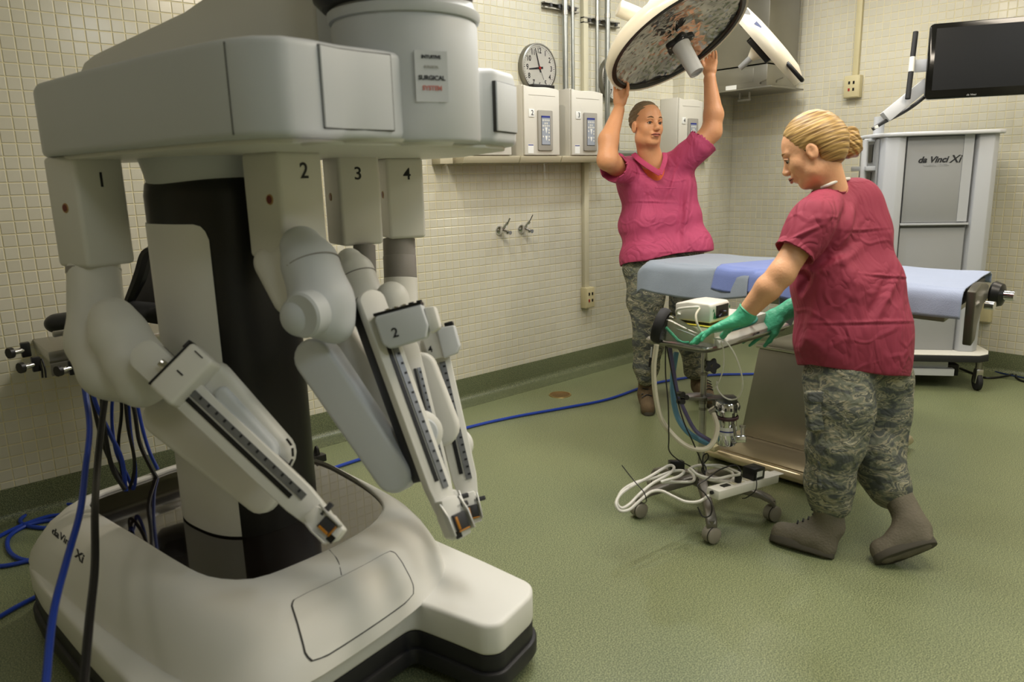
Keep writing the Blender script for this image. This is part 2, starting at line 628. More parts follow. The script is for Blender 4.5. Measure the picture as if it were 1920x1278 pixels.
CABW = mat('cabinet_enamel', (206, 202, 190), rough=.42, var=.03)
CABG = mat('cabinet_grey_panel', (150, 146, 136), rough=.5)
BLACK = mat('black_plastic', (16, 16, 17), rough=.38)
BLACKM = mat('black_rubber', (24, 24, 25), rough=.7)
DARKG = mat('dark_grey', (52, 52, 54), rough=.5)
INK = mat('ink', (34, 36, 40), rough=.6)
BLUEINK = mat('blue_ink', (36, 48, 130), rough=.6)
REDP = mat('red_plastic', (150, 32, 24), rough=.4)
PAPER = mat('paper_white', (226, 226, 220), rough=.7)
WHITEP = mat('white_plastic', (214, 212, 202), rough=.36)
GREYP = mat('pale_grey_plastic', (170, 171, 168), rough=.45)

# ================================================================== ROOM SHELL
XW, YW = -9.2, -7.2                          # far ends of the two tiled walls
ZTOP = CEIL


def quad(name, pts, material, kind='structure', parent=None):
    o = MB().add(pts, [(0, 1, 2, 3)]).build(name, material, parent, smooth=False)
    if kind: o['kind'] = kind
    return o


def slab(name, c, size, material, kind='structure'):
    o = MB().box(c, size).build(name, material, None, smooth=False)
    if kind: o['kind'] = kind
    return o


slab('floor', (XW / 2, YW / 2, -.05), (-XW + .2, -YW + .2, .1), FLOORM)
slab('ceiling', (XW / 2, YW / 2, CEIL + .05), (-XW + .2, -YW + .2, .1), PAINT)
slab('wall_front', (XW - .05, YW / 2, CEIL / 2), (.1, -YW + .2, CEIL), CREAMD)
slab('wall_back', (XW / 2, YW - .05, CEIL / 2), (-XW + .2, .1, CEIL), CREAMD)
wall_left = slab('wall_left', (XW / 2, .05, CEIL / 2), (-XW + .2, .1, CEIL), GROUT)
wall_right = slab('wall_right', (.05, YW / 2, CEIL / 2), (.1, -YW + .2, CEIL), GROUT)

# tiles: every tile is real geometry with its own bevelled edge; the 300 that show largest are objects


def tile_mesh(h=TP):
    a, b_, t, t0 = (TP - .0042) / 2, (h - .0042) / 2, .0022, -.001
    a2, b2 = a - .0022, b_ - .0022
    vs = [(-a, -b_, t0), (a, -b_, t0), (a, b_, t0), (-a, b_, t0), (-a, -b_, t * .45), (a, -b_, t * .45), (a, b_, t * .45), (-a, b_, t * .45),
          (-a2, -b2, t), (a2, -b2, t), (a2, b2, t), (-a2, b2, t)]
    fs = [(i, (i + 1) % 4, 4 + (i + 1) % 4, 4 + i) for i in range(4)] + [(4 + i, 4 + (i + 1) % 4, 8 + (i + 1) % 4, 8 + i) for i in range(4)] + [(8, 9, 10, 11)]
    return np.array(vs), fs


def tile_wall(wall, ex, nrm, n_cols, origin, zmax, singles, max_single, skip=None):
    """tiles along ex from origin; singles(centre) gives the rank value of a tile shown on its own"""
    ex, nrm = Vector(ex), Vector(nrm); ey = Vector((0, 0, 1))
    full_v, full_f = tile_mesh(); low_v, low_f = tile_mesh(ROW0 - .152)
    cand = []; rest = []
    rows = int((zmax - ROW0) / TP) + 1
    for c_ in range(n_cols):
        for r_ in range(-1, rows):
            z = ROW0 + (r_ + .5) * TP if r_ >= 0 else (ROW0 + .152) / 2
            p = Vector(origin) + ex * ((c_ + .5) * TP) + ey * z
            tilt = (rng.normal(0, .0035), rng.normal(0, .0035))
            v = singles(p) if r_ >= 0 else -1
            (cand if v > 0 else rest).append((v, r_, p, tilt))
    cand.sort(key=lambda q: -q[0])
    rest += cand[max_single:]; cand = cand[:max_single]
    VV = []; FF = []; k = 0
    A = np.array([ex, ey, nrm])
    for v, r_, p, tl in rest:
        tv, tf = (full_v, full_f) if r_ >= 0 else (low_v, low_f)
        q = tv.copy(); q[:, 2] += q[:, 0] * tl[0] + q[:, 1] * tl[1]
        VV.append(q @ A + np.array(p)); FF.append(np.array(tf) + k); k += 12
    if VV:
        V_ = np.concatenate(VV); Q = np.concatenate(FF)
        o = qmesh('tiles', V_, Q, TILE, wall); flat(o); o['kind'] = 'stuff'
    if cand:
        me = bpy.data.meshes.new('tile'); me.from_pydata([tuple(q) for q in (full_v @ A)], [], full_f)
        me.materials.append(TILE)
        wl = world_loc(wall)
        for v, r_, p, tl in cand:
            o = bpy.data.objects.new('tile', me); COL.objects.link(o); o.location = p
            o.rotation_euler = (0, 0, 0)
            o.parent = wall; o.matrix_parent_inverse = Matrix.Translation(-wl)


def flat(o):
    o.data.shade_flat()


def shown_left(p):
    x, y, t = proj(p)
    # free stretches of the near end of the wall, beside and between the robot's parts
    vis = (-5 < x < 58 and 0 < y < 905) or (58 <= x < 100 and (0 < y < 150 or 420 < y < 880)) or (100 <= x < 190 and 0 < y < 60) or \
          (60 < x < 155 and 700 < y < 870) or (245 < x < 280 and 305 < y < 430) or (60 < x < 130 and 500 < y < 880) or (190 < x < 300 and 0 < y < 20)
    return 1 / t if vis else -1


def shown_right(p):
    x, y, t = proj(p)
    return 1 / t if (1480 < x < 1925 and 0 < y < 700 and t > 1) else -1


tile_wall(wall_left, (-1, 0, 0), (0, -1, 0), 164, (0, 0, 0), CEIL, shown_left, 300)
tile_wall(wall_right, (0, -1, 0), (-1, 0, 0), 128, (0, 0, 0), CEIL, shown_right, 300)

# cove skirting of the same green sheet as the floor


def cove(name, o, ex, nrm, L):
    o, ex, nrm = Vector(o), Vector(ex), Vector(nrm)
    prof = [(.0, .155), (.006, .155), (.008, .148)] + [(.008 + .042 * (1 - cos(t)), .045 - .042 * sin(t)) for t in np.linspace(0, pi / 2, 8)] + [(.16, .0015), (.16, 0), (0, 0)]
    rings = [[o + ex * (L * k) + nrm * a + Vector((0, 0, b)) for a, b in prof] for k in (0, 1)]
    ob = MB().loft(rings).build(name, COVEM, angle=30)
    ob['kind'] = 'structure'
    return ob


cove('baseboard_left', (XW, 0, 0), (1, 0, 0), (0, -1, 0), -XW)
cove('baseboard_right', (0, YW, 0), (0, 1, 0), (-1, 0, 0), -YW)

# ceiling troffers: framed lamps, lit by the area lamps set at the top
LENS = mat('lamp_lens', (240, 240, 236), rough=.6, emis=((255, 252, 244), 2.0))
for k, (x, y, p_, c_) in enumerate(TROFFERS):
    t = thing('ceiling_light', (x, y, CEIL - .02), 'recessed fluorescent ceiling fixture above the view', 'light', 'ceiling fixtures')
    f = MB()
    for sx, sy, w_, h_ in ((-.31, 0, .03, 1.24), (.31, 0, .03, 1.24), (0, -.61, .59, .03), (0, .61, .59, .03)):
        f.box((x + sx, y + sy, CEIL - .02), (w_, h_, .04))
    f.build('frame', PAINT, t)
    MB().box((x, y, CEIL - .004), (.58, 1.18, .006)).build('diffuser', LENS, t)

# tiled pilaster on the left wall near the corner
px0, px1, pd = -.90, -.53, .12
pil = MB().box(((px0 + px1) / 2, -pd / 2, CEIL / 2), (px1 - px0, pd, CEIL)).build('trim_1', GROUT, smooth=False)
pil['kind'] = 'structure'
fv, ff = tile_mesh()
VV = []; FF = []; k = 0
for face in ('front', 'side', 'far'):
    n_ = 6 if face == 'front' else 2
    for c_ in range(n_):
        for r_ in range(0, 54):
            z = ROW0 + (r_ + .5) * TP
            if face == 'front':
                p = np.array([px0 + (c_ + .5) * (px1 - px0) / 6, -pd, z]); A = np.array([[1.1, 0, 0], [0, 0, 1], [0, -1, 0]])
            elif face == 'side':
                p = np.array([px0, -(c_ + .5) * pd / 2, z]); A = np.array([[0, -1.07, 0], [0, 0, 1], [-1, 0, 0]])
            else:
                p = np.array([px1, -(c_ + .5) * pd / 2, z]); A = np.array([[0, 1.07, 0], [0, 0, 1], [1, 0, 0]])
            VV.append(fv @ A + p); FF.append(np.array(ff) + k); k += 12
o = qmesh('tiles', np.concatenate(VV), np.concatenate(FF), TILE, pil); flat(o); o['kind'] = 'stuff'

# ================================================================== THINGS ON THE LEFT WALL
NY = Vector((0, -1, 0)); EX = Vector((1, 0, 0)); EZ = Vector((0, 0, 1))


def clock(cx, cz, r, label, hands=True):
    t = thing('wall_clock', (cx, 0, cz - r), label, 'clock', None)
    c = Vector((cx, 0, cz))
    MB().lathe([(0, 0), (r, 0), (r, .03), (r * .985, .042), (r * .93, .046), (r * .915, .036), (.0, .036)], c, NY, 48).build('rim', STEELD, t)
    MB().lathe([(0, 0), (r * .915, 0), (r * .915, .002), (0, .002)], c + NY * .036, NY, 48).build('face', PAPER, t)
    nm = MB()
    for i in range(60):
        a = 2 * pi * i / 60; q = c + NY * .0388 + (EX * sin(a) + EZ * cos(a)) * r * .84
        d = EX * sin(a) + EZ * cos(a); s_ = EX * cos(a) - EZ * sin(a)
        nm.box(q, (r * (.022 if i % 5 else .035), r * (.03 if i % 5 else .05), .0008), (s_, d, NY))
    nm.build('minute_marks', INK, t, smooth=False)
    for i in range(12):
        a = 2 * pi * (i + 1) / 12
        text(str(i + 1), r * .30, c + NY * .0385 + (EX * sin(a) + EZ * cos(a)) * r * .68, EX, EZ, INK, t, 'numeral', sx=.8, bold=.0008)
    for a, L, wd, nm_ in ((radians(268 - 5), .60, .045, 'hour_hand'), (radians(-17), .80, .03, 'minute_hand')):
        d = EX * sin(a) + EZ * cos(a); s_ = EX * cos(a) - EZ * sin(a)
        MB().add([c + NY * .041 + d * (-r * .18) + s_ * r * wd, c + NY * .041 + d * (-r * .18) - s_ * r * wd, c + NY * .041 + d * (L * r) - s_ * r * wd * .5, c + NY * .041 + d * (L * r) + s_ * r * wd * .5,
                  c + NY * .043 + d * (-r * .18) + s_ * r * wd, c + NY * .043 + d * (-r * .18) - s_ * r * wd, c + NY * .043 + d * (L * r) - s_ * r * wd * .5, c + NY * .043 + d * (L * r) + s_ * r * wd * .5],
                 [(0, 1, 2, 3), (4, 5, 6, 7), (0, 1, 5, 4), (1, 2, 6, 5), (2, 3, 7, 6), (3, 0, 4, 7)]).build(nm_, INK, t)
    a = radians(155); d = EX * sin(a) + EZ * cos(a)
    MB().box(c + NY * .0445 + d * r * .15, (.003, r * .7, .001), (NY.cross(d), d, NY)).build('second_hand', INK, t)
    MB().cyl(c + NY * .04, c + NY * .048, r * .06).build('hub', REDP, t)
    gl = mat('clear_glass', (250, 250, 250), rough=.0, trans=1., var=0, ior=1.06)
    prof = [(r * .92 * sin(a_), .040 + r * .16 * cos(a_)) for a_ in np.linspace(pi / 2, 0.0, 9)]
    MB().lathe(prof, c, NY, 40).build('domed_glass', gl, t)
    return t


clock(-2.462, 2.235, .165, 'round white wall clock standing behind the cabinet marked 2')
clock(-1.66, 2.215, .165, 'round wall clock half hidden behind the raised surgical lamp')
# black plate at the foot of the first clock
tag(MB().box((-2.50, -.10, 2.104), (.20, .05, .024)).build('black_bar', BLACK, bevel=.003), 'flat black bar lying on top of the cabinet marked 2', 'bar')


def wall_cabinet(x0, x1, num, label):
    d = .19; zb, zt = 1.642, 2.088
    t = thing('wall_cabinet', ((x0 + x1) / 2, 0, zb), label, 'cabinet', None)
    # body: a shallow wave along the top edge
    top = []
    for i in range(13):
        u = i / 12; top.append((x0 + (x1 - x0) * u, zt + .006 * sin(u * 2 * pi) * (-1) - .018 * u + .01))
    poly = [(x0, zb), (x1, zb)] + [(a, b) for a, b in reversed(top)]
    MB().prism(poly, (0, -.004, 0), EX, EZ, (0, -d + .02, 0)).build('body', CABW, t, bevel=.004)
    MB().prism([(a + (.004 if a == x0 else -.004 if a == x1 else 0), b - .004 if b > zb + .01 else b + .004) for a, b in poly], (0, -d + .016, 0), EX, EZ, (0, -.018, 0)).build('front_cover', CABW, t, bevel=.005)
    fy = -d - .002
    MB().box(((x0 + x1) / 2 + .0, fy - .0005, zt - .055), (x1 - x0 - .09, .0015, .002)).build('groove', CABG, t)
    w_ = x1 - x0
    # touch panel
    pc = Vector((x0 + w_ * .56, fy, zb + .165))
    pn = MB().prism(rrect(.135, .262, .008), pc, EX, EZ, (0, -.012, 0)).build('control_panel', CABG, t, bevel=.002)
    MB().box(pc + Vector((0, -.0128, .0)), (.082, .0014, .19)).build('key_field', DARKG, pn)
    MB().box(pc + Vector((0, -.0138, -.004)), (.076, .0012, .176)).build('key_sheet', mat('key_sheet', (150, 156, 166), rough=.4), pn)
    MB().box(pc + Vector((0, -.0142, .089)), (.078, .0014, .012)).build('blue_header', BLUEINK, pn)
    kk = MB()
    for r_, cols in ((.066, (0, 1, 2, 3)), (.046, (1, 2)), (.030, (0, 1, 2, 3)), (.004, (0, 3)), (-.014, (3,)), (-.040, (0, 3)), (-.062, (3,))):
        for c_ in cols: kk.box(pc + Vector((-.027 + c_ * .018, -.0145, r_)), (.011, .003, .011))
    kk.build('keys', WHITEP, pn)['kind'] = 'stuff'
    tri = MB()
    for zc, hh in ((.002, .036), (-.05, .03)):
        tri.prism([(-.011, zc + hh / 2), (.011, zc + hh / 2), (.002, zc - hh / 2), (-.002, zc - hh / 2)], pc + Vector((.002, -.0142, 0)), EX, EZ, (0, -.001, 0))
    tri.build('level_marks', PAPER, pn)['kind'] = 'stuff'
    # number plate and sticker
    npc = Vector((x0 + w_ * .20, fy, zt - .17))
    pl = MB().box(npc + NY * .002, (.05, .004, .052)).build('number_plate', PAPER, t, bevel=.001)
    text(str(num), .046, npc + NY * .0042 + EX * .006, EX, EZ, INK, pl, 'numeral')
    sp = Vector((x0 + w_ * .17, fy, zb + .045))
    st = MB().box(sp + NY * .0008, (.05, .0016, .06)).build('sticker', PAPER, t)
    MB().box(sp + NY * .0018 + EZ * .024, (.046, .0008, .006)).build('stripe', BLUEINK, st)
    return t


cabs = [(-3.20, -2.865, 1, 'white wall cabinet mostly hidden behind the robot housing'),
        (-2.755, -2.42, 2, 'white wall cabinet marked 2 below the first clock'),
        (-2.305, -1.975, 3, 'white wall cabinet marked 3 left of the raised arm'),
        (-1.07, -.745, 4, 'white wall cabinet marked 4 behind the man\'s head')]
for c_ in cabs: wall_cabinet(*c_)
# sloping service trays under the cabinets, one joined run with its own units
for i, (a, b) in enumerate(((-3.26, -2.79), (-2.78, -2.40), (-2.39, -1.90), (-1.16, -.62))):
    t = thing('light_tray', ((a + b) / 2, 0, 1.597), ['beige tray unit nearest the robot housing, leftmost of the run', 'beige tray unit below the cabinet that carries the first clock',
              'beige tray unit just left of the raised arm', 'beige tray unit hidden behind the raised sleeve, far right'][i], 'tray')
    MB().prism([(0, 0), (.17, .0), (.185, .036), (.185, .044), (0, .044)], (a, 0, 1.597), NY, EZ, (b - a, 0, 0)).build('housing', mat('beige_paint', (186, 178, 152), rough=.5), t, bevel=.002)
    MB().box(((a + b) / 2 + .05, -.12, 1.6445), ((b - a) * .55, .05, .006)).build('slot', BLACK, t)
tag(MB().box((-3.33, -.05, 1.63), (.1, .09, .07)).build('junction_box', mat('beige_paint', (186, 178, 152)), bevel=.004), 'small beige junction box at the left end of the tray run', 'box')
# horizontal rail behind the man's head
t = thing('wall_rail', (-1.5, 0, 1.60), 'grey horizontal pipe rail on the wall behind the man\'s shoulder', 'rail')
MB().cyl((-1.9, -.07, 1.665), (-1.15, -.07, 1.665), .02).build('pipe', ZINC, t)
MB().box((-1.5, -.02, 1.62), (.7, .03, .03)).build('lower_channel', STEELD, t)
for x in (-1.66, -1.30):
    MB().box((x, -.03, 1.68), (.035, .06, .14)).build('bracket', STEELD, t, bevel=.002)
t = thing('wall_socket', (-1.74, 0, 1.70), 'grey wall plate beside the raised left arm', 'socket')
MB().box((-1.755, -.012, 1.76), (.075, .024, .115)).build('plate', CABG, t, bevel=.003)
MB().box((-1.755, -.026, 1.775), (.02, .004, .03)).build('outlet', DARKG, t); MB().box((-1.755, -.026, 1.742), (.02, .004, .03)).build('outlet', DARKG, t)

# conduits on the wall
for i, (x, r, label) in enumerate(((-2.228, .020, 'thick steel pipe rising behind the gap left of cabinet 3'), (-2.152, .013, 'thin steel pipe just right of the thick one beside the clock'),
                                   (-1.896, .013, 'thin steel pipe above cabinet 3'), (-1.782, .020, 'thick steel pipe above the right edge of cabinet 3'))):
    t = thing('steel_conduit', (x, -.06, 2.02), label, 'pipe')
    MB().cyl((x, -.06, 1.68), (x, -.06, CEIL), r, n=16).build('pipe', ZINC, t)
    MB().cyl((x, -.06, 2.60 + .03 * (i % 2)), (x, -.06, 2.63 + .03 * (i % 2)), r * 1.18, n=16).build('clamp', STEEL, t)
for x0, x1, z, label in ((-2.40, -2.06, 2.655, 'slotted steel strut holding the two pipes nearest the clock'), (-2.01, -1.62, 2.60, 'slotted steel strut holding the two pipes above cabinet 3')):
    t = thing('strut_channel', ((x0 + x1) / 2, 0, z - .02), label, 'bracket')
    o_ = [(0, -.02), (.04, -.02), (.04, -.012), (.006, -.012), (.006, .012), (.04, .012), (.04, .02), (0, .02)]
    MB().prism(o_, (x0, 0, z), NY, EZ, (x1 - x0, 0, 0)).build('channel', STEELD, t)
    for k in range(4):
        MB().box((x0 + .05 + k * (x1 - x0 - .1) / 3, -.046, z), (.02, .014, .022)).build('bolt', DARKG, t)
# painted conduit with the socket box low on the left wall
t = thing('cable_trunking', (-1.985, 0, .62), 'cream painted cable trunking running down to the low wall socket', 'conduit')
MB().box((-1.985, -.018, (.64 + 1.6) / 2), (.05, .036, .96)).build('lower_run', CREAMD, t, bevel=.003)
MB().box((-1.985, -.018, (2.09 + CEIL) / 2), (.05, .036, CEIL - 2.09)).build('upper_run', CREAMD, t, bevel=.003)


def socket_box(c, nrm, ex, label, w_=.10, h_=.16, d=.06, n=4):
    t = thing('socket_box', Vector(c) - EZ * h_ / 2, label, 'socket')
    c, nrm, ex = Vector(c), Vector(nrm), Vector(ex)
    MB().box(c + nrm * d / 2, (w_, d, h_), (ex, nrm, EZ)).build('housing', CREAM, t, bevel=.004)
    pl = MB().box(c + nrm * (d + .002), (w_ - .012, .004, h_ - .012), (ex, nrm, EZ)).build('face_plate', CREAM, t, bevel=.002)
    for i, (a, b, m_) in enumerate(((.018, .03, BLACK), (-.018, .03, BLACK), (.018, -.022, BLACK), (-.018, -.022, REDP))[:n]):
        MB().box(c + nrm * (d + .005) + ex * a + EZ * b, (.014, .004, .022), (ex, nrm, EZ)).build('outlet', m_, pl)
    return t


socket_box((-1.975, 0, .575), (0, -1, 0), (1, 0, 0), 'cream socket box with a red outlet low on the left wall')
# two chrome service taps
for i, (x, z, label) in enumerate(((-2.835, 1.145, 'chrome wall tap with a stubby lever, left one of the pair'), (-2.63, 1.142, 'chrome wall tap with a long thin lever, right one of the pair'))):
    t = thing('wall_tap', (x, 0, z - .03), label, 'tap')
    c = Vector((x, 0, z))
    MB().lathe([(0, .0), (.034, 0), (.034, .006), (.026, .018), (.016, .03), (.014, .05), (0, .05)], c, NY, 24).build('flange', CHROME, t)
    MB().cyl(c + NY * .045 + EZ * .0, c + NY * .075 - EZ * .012 + EX * .012, .013).build('outlet', CHROME, t)
    MB().cyl(c + NY * .05 + EX * .028 - EZ * .012, c + NY * .085 + EX * .03 - EZ * .014, .014).build('spout', CHROME, t)
    MB().cyl(c + NY * .03 + EZ * .005, c + NY * .07 + EZ * .055 + EX * .02, .012, .010).build('valve', CHROME, t)
    e_ = c + NY * .07 + EZ * .055 + EX * .02
    MB().cyl(e_, e_ + Vector((.012, -.01, .03)) * (1 if i == 0 else 1.5), .006 if i == 0 else .003).build('lever', BLACK if i else CHROME, t)

# ================================================================== THINGS ON THE RIGHT WALL
t = thing('cable_trunking', (0, -1.11, 2.2), 'yellowed vertical cable trunking on the right wall above its socket', 'conduit')
MB().box((-.016, -1.112, (2.20 + CEIL) / 2), (.032, .045, CEIL - 2.20)).build('run', CREAM, t, bevel=.003)
socket_box((0, -1.105, 2.14), (-1, 0, 0), (0, -1, 0), 'yellowed socket box at the end of the trunking on the right wall', w_=.125, h_=.17, n=4)
socket_box((0, -2.19, .46), (-1, 0, 0), (0, -1, 0), 'grey metal socket box low on the right wall behind the operating table', w_=.11, h_=.17, n=1)

# sheet metal duct and box in the corner
def P_(x, y, z): return Vector((x, y, z))
t = thing('sheet_metal_duct', (-.3, -.3, 2.16), 'sheet metal duct box hanging in the room corner behind the lamps', 'duct')
MB().box((-.34, -.40, 2.80), (.46, .52, .92)).build('upper_duct', DUCT, t, bevel=.003)
MB().box((-.34, -.40, 2.245), (.46, .52, .17)).build('lower_box', DUCT, t, bevel=.003)
MB().box((-.345, -.42, 2.155), (.51, .60, .012)).build('bottom_plate', DUCT, t, bevel=.002)
MB().box((-.571, -.36, 2.26), (.003, .36, .11)).build('access_door', DUCT, t, bevel=.001)
MB().box((-.572, -.34, 2.18), (.002, .10, .035)).build('label_plate', PAPER, t)
for yy in (-.60, -.74):
    MB().tube([(-.56, yy, 2.185), (-.60, yy - .03, 2.195), (-.62, yy - .09, 2.205)], .006).build('hook', STEELD, t)
for yy in (-.33, -.42): MB().box((-.42, yy, 2.12), (.012, .012, .06)).build('hanger', STEELD, t)
MB().box((-.42, -.375, 2.088), (.02, .12, .02)).build('hanger_bar', STEELD, t, bevel=.002)
MB().box((-.16, -.02, 2.85), (.05, .03, .8)).build('edge_strip', DUCT, t)

# floor drain
t = thing('floor_drain', (-2.649, -.392, 0), 'small round brass drain cover set in the green floor', 'drain')
MB().lathe([(0, .001), (.066, .001), (.07, .004), (.072, .0), (0, 0)], (-2.649, -.392, 0), EZ, 32).build('cover', mat('old_brass', (124, 98, 58), rough=.45, metal=.5, bump=.2), t)
MB().lathe([(.070, 0), (.070, .005), (.078, .005), (.08, 0)], (-2.649, -.392, 0), EZ, 32).build('ring', mat('brass_ring', (176, 150, 96), rough=.35, metal=.8), t)

# ================================================================== SURGICAL ROBOT (near left)
RW = mat('robot_shell', (221, 220, 214), rough=.46, var=.02, scale=3)
RWG = mat('robot_shell_grey', (200, 204, 208), rough=.46, var=.02, scale=3)
RJ = mat('robot_joint_grey', (142, 138, 134), rough=.5, var=.03)
RB = mat('robot_black', (22, 21, 20), rough=.42, var=.05)
RGL = mat('robot_black_gloss', (20, 15, 12), rough=.03, var=.0, coat=1., spec=.9)
RSK = mat('robot_skirt', (34, 34, 36), rough=.5)
RAIL = mat('rail_steel', (128, 130, 134), rough=.35, metal=.6, var=.2, scale=60)
SILV = mat('satin_alloy', (196, 196, 192), rough=.35, metal=.25)
AMB = mat('amber_plastic', (176, 116, 30), rough=.3)
SEAM = mat('seam_shadow', (60, 60, 58), rough=.8)

RO = Vector((-5.38, -1.60, 0)); RD = Vector((.2, -.98, 0)).normalized(); RE = Vector((.98, .2, 0)).normalized()


def L(u, v, z=0.): return RO + RE * u + RD * v + Vector((0, 0, z))


robot = thing('surgical_robot', L(0, 0, 0), 'large pale four-armed surgical robot on a wide wheeled base, nearest the camera', 'robot')


def resample(poly, n, sub=8):
    P = spline([Vector((a, b, 0)) for a, b in poly], sub, True)
    d = [0]
    for i in range(len(P)): d.append(d[-1] + (P[(i + 1) % len(P)] - P[i]).length)
    out = []
    for k in range(n):
        t = d[-1] * k / n; i = np.searchsorted(d, t, side='right') - 1
        f_ = (t - d[i]) / max(d[i + 1] - d[i], 1e-9)
        q = P[i].lerp(P[(i + 1) % len(P)], f_); out.append((q.x, q.y))
    return out


# chassis: outline with the two front feet
OUT = [(.150, .66), (.160, .78), (.168, .925), (.205, .962), (.385, .945), (.440, .905), (.462, .70), (.490, .35), (.497, -.25), (.44, -.58), (.25, -.73), (-.25, -.73),
       (-.44, -.60), (-.475, -.42), (-.515, -.05), (-.55, .35), (-.56, .88), (-.53, .945), (-.36, .95), (-.325, .91), (-.31, .66)]
DR = [(-.255, -.38), (-.245, -.52), (-.20, -.60), (0, -.61), (.17, -.61), (.38, -.47), (.49, -.23), (.465, 0), (.40, .23), (.335, .35), (.22, .415), (.07, .43), (-.08, .42), (-.19, .395), (-.245, .33), (-.272, .24), (-.272, .08), (-.262, -.15)]
B25 = [(-.455, -.40), (-.44, -.58), (-.36, -.68), (0, -.71), (.22, -.70), (.44, -.52), (.49, -.22), (.488, .12), (.475, .34), (.42, .53), (.32, .64), (.17, .695), (-.10, .715), (-.33, .70), (-.42, .62), (-.465, .45), (-.475, .20), (-.468, -.10)]


def fillet(poly, r, n=5):
    out = []; m_ = len(poly)
    for i in range(m_):
        p, q, w_ = Vector(poly[i - 1]), Vector(poly[i]), Vector(poly[(i + 1) % m_])
        a, b = (p - q), (w_ - q); rr = min(r, a.length * .45, b.length * .45)
        a = q + a.normalized() * rr; b = q + b.normalized() * rr
        for k in range(n + 1):
            t = k / n; v = a * (1 - t) ** 2 + q * 2 * t * (1 - t) + b * t * t; out.append((v.x, v.y))
    return out


def poly_prism(poly, z0, z1, off=0.):
    if off:
        P = [Vector((a, b, 0)) for a, b in poly]; n = len(P); q = []
        for i in range(n):
            t = (P[(i + 1) % n] - P[i - 1]).normalized(); q.append((P[i].x - t.y * off, P[i].y + t.x * off))
        poly = q
    return MB().prism(poly, L(0, 0, z0), RE, RD, (0, 0, z1 - z0))


OUT = fillet(OUT, .035)
poly_prism(OUT, .148, .250).build('chassis_band', RW, robot, bevel=.014, seg=3)
poly_prism(OUT, .094, .149, -.002).build('skirt_upper', RSK, robot, bevel=.004)
poly_prism(OUT, .040, .095, .010).build('skirt_bumper', RSK, robot, bevel=.010)
for (u, v) in ((.32, .80), (-.45, .80), (.36, -.45), (-.38, -.45)):
    wl = MB().cyl(L(u - .02, v, .045), L(u + .02, v, .045), .045, n=24).build('castor_wheel', BLACKM, robot, bevel=.004)
# upper body loft
NR = 72


def ringsof(poly): return resample(poly, NR)


r0, r25 = ringsof(DR), ringsof(B25)
# align start points by angle about the centre


def byangle(poly):
    P = resample(poly, 400); c = (.05, -.05); out = []
    ang = np.array([math.atan2(b - c[1], a - c[0]) for a, b in P])
    for k in range(NR):
        t = -pi + 2 * pi * k / NR
        d = np.abs((ang - t + pi) % (2 * pi) - pi); i = int(d.argmin()); out.append(P[i])
    return out


r0, r25 = byangle(DR), byangle(B25)


def mixr(t): return [(a[0] * (1 - t) + b[0] * t, a[1] * (1 - t) + b[1] * t) for a, b in zip(r0, r25)]


prof = [(0.0, .388), (.0, .398), (.06, .404), (.20, .404), (.38, .399), (.55, .385), (.71, .358), (.85, .320), (.95, .280), (1.0, .243)]
rings = [[L(a, b, z) for a, b in mixr(t)] for t, z in prof]
MB().loft(rings, cap0=False, cap1=False).build('base_shell', RW, robot, angle=60)


def surf(a, t):
    """point on the base shell at ring angle index a (float) and profile fraction t"""
    z = np.interp(t, [q[0] for q in prof[1:]], [q[1] for q in prof[1:]])
    i = int(a) % NR; f_ = a - int(a); R_ = mixr(t)
    p, q = R_[i], R_[(i + 1) % NR]
    return L(p[0] * (1 - f_) + q[0] * f_, p[1] * (1 - f_) + q[1] * f_, z)


def a_of(px, py):
    """ring index and t of the shell point seen at a pixel (searched in the model)"""
    best = None
    for a in np.arange(0, NR, .5):
        for t in np.linspace(.05, 1, 20):
            x, y, _ = proj(surf(a, t)); d = (x - px) ** 2 + (y - py) ** 2
            if best is None or d < best[0]: best = (d, a, t)
    return best[1], best[2]


# service hatch on the front slope: an inset panel with its own seam
hc = [a_of(540, 1130), a_of(738, 1030), a_of(786, 1120), a_of(572, 1262)]


def hatch_pt(s, t, lift):
    a = (hc[0][0] * (1 - s) + hc[1][0] * s) * (1 - t) + (hc[3][0] * (1 - s) + hc[2][0] * s) * t
    tt = (hc[0][1] * (1 - s) + hc[1][1] * s) * (1 - t) + (hc[3][1] * (1 - s) + hc[2][1] * s) * t
    p = surf(a, tt); e = .3
    n = (surf(a + e, tt) - surf(a - e, tt)).cross(surf(a, min(1, tt + .05)) - surf(a, tt - .05)).normalized()
    if n.z < 0: n = -n
    return p + n * lift


def patch(name, material, s0, s1, t0, t1, lift, parent, n=16):
    g = []
    for j in range(n + 1):
        row = []
        for i in range(n + 1):
            x, y = i / n * 2 - 1, j / n * 2 - 1
            # squircle mapping rounds the panel's corners
            k = .12; xx = x * (1 - k * max(0, abs(y) - .8) * 5 * .5 * max(0, abs(x) - .0)); yy = y * (1 - k * max(0, abs(x) - .8) * 5 * .5 * max(0, abs(y)))
            row.append(hatch_pt(s0 + (s1 - s0) * (xx + 1) / 2, t0 + (t1 - t0) * (yy + 1) / 2, lift))
        g.append(row)
    m_ = MB(); vs = [q for r_ in g for q in r_]
    m_.add(vs, [(j * (n + 1) + i, j * (n + 1) + i + 1, (j + 1) * (n + 1) + i + 1, (j + 1) * (n + 1) + i) for j in range(n) for i in range(n)])
    return m_.build(name, material, parent, angle=80)


patch('hatch_seam', SEAM, -.012, 1.012, -.018, 1.012, .0012, robot)
patch('hatch_panel', RW, 0, 1, 0, 1, .0026, robot)
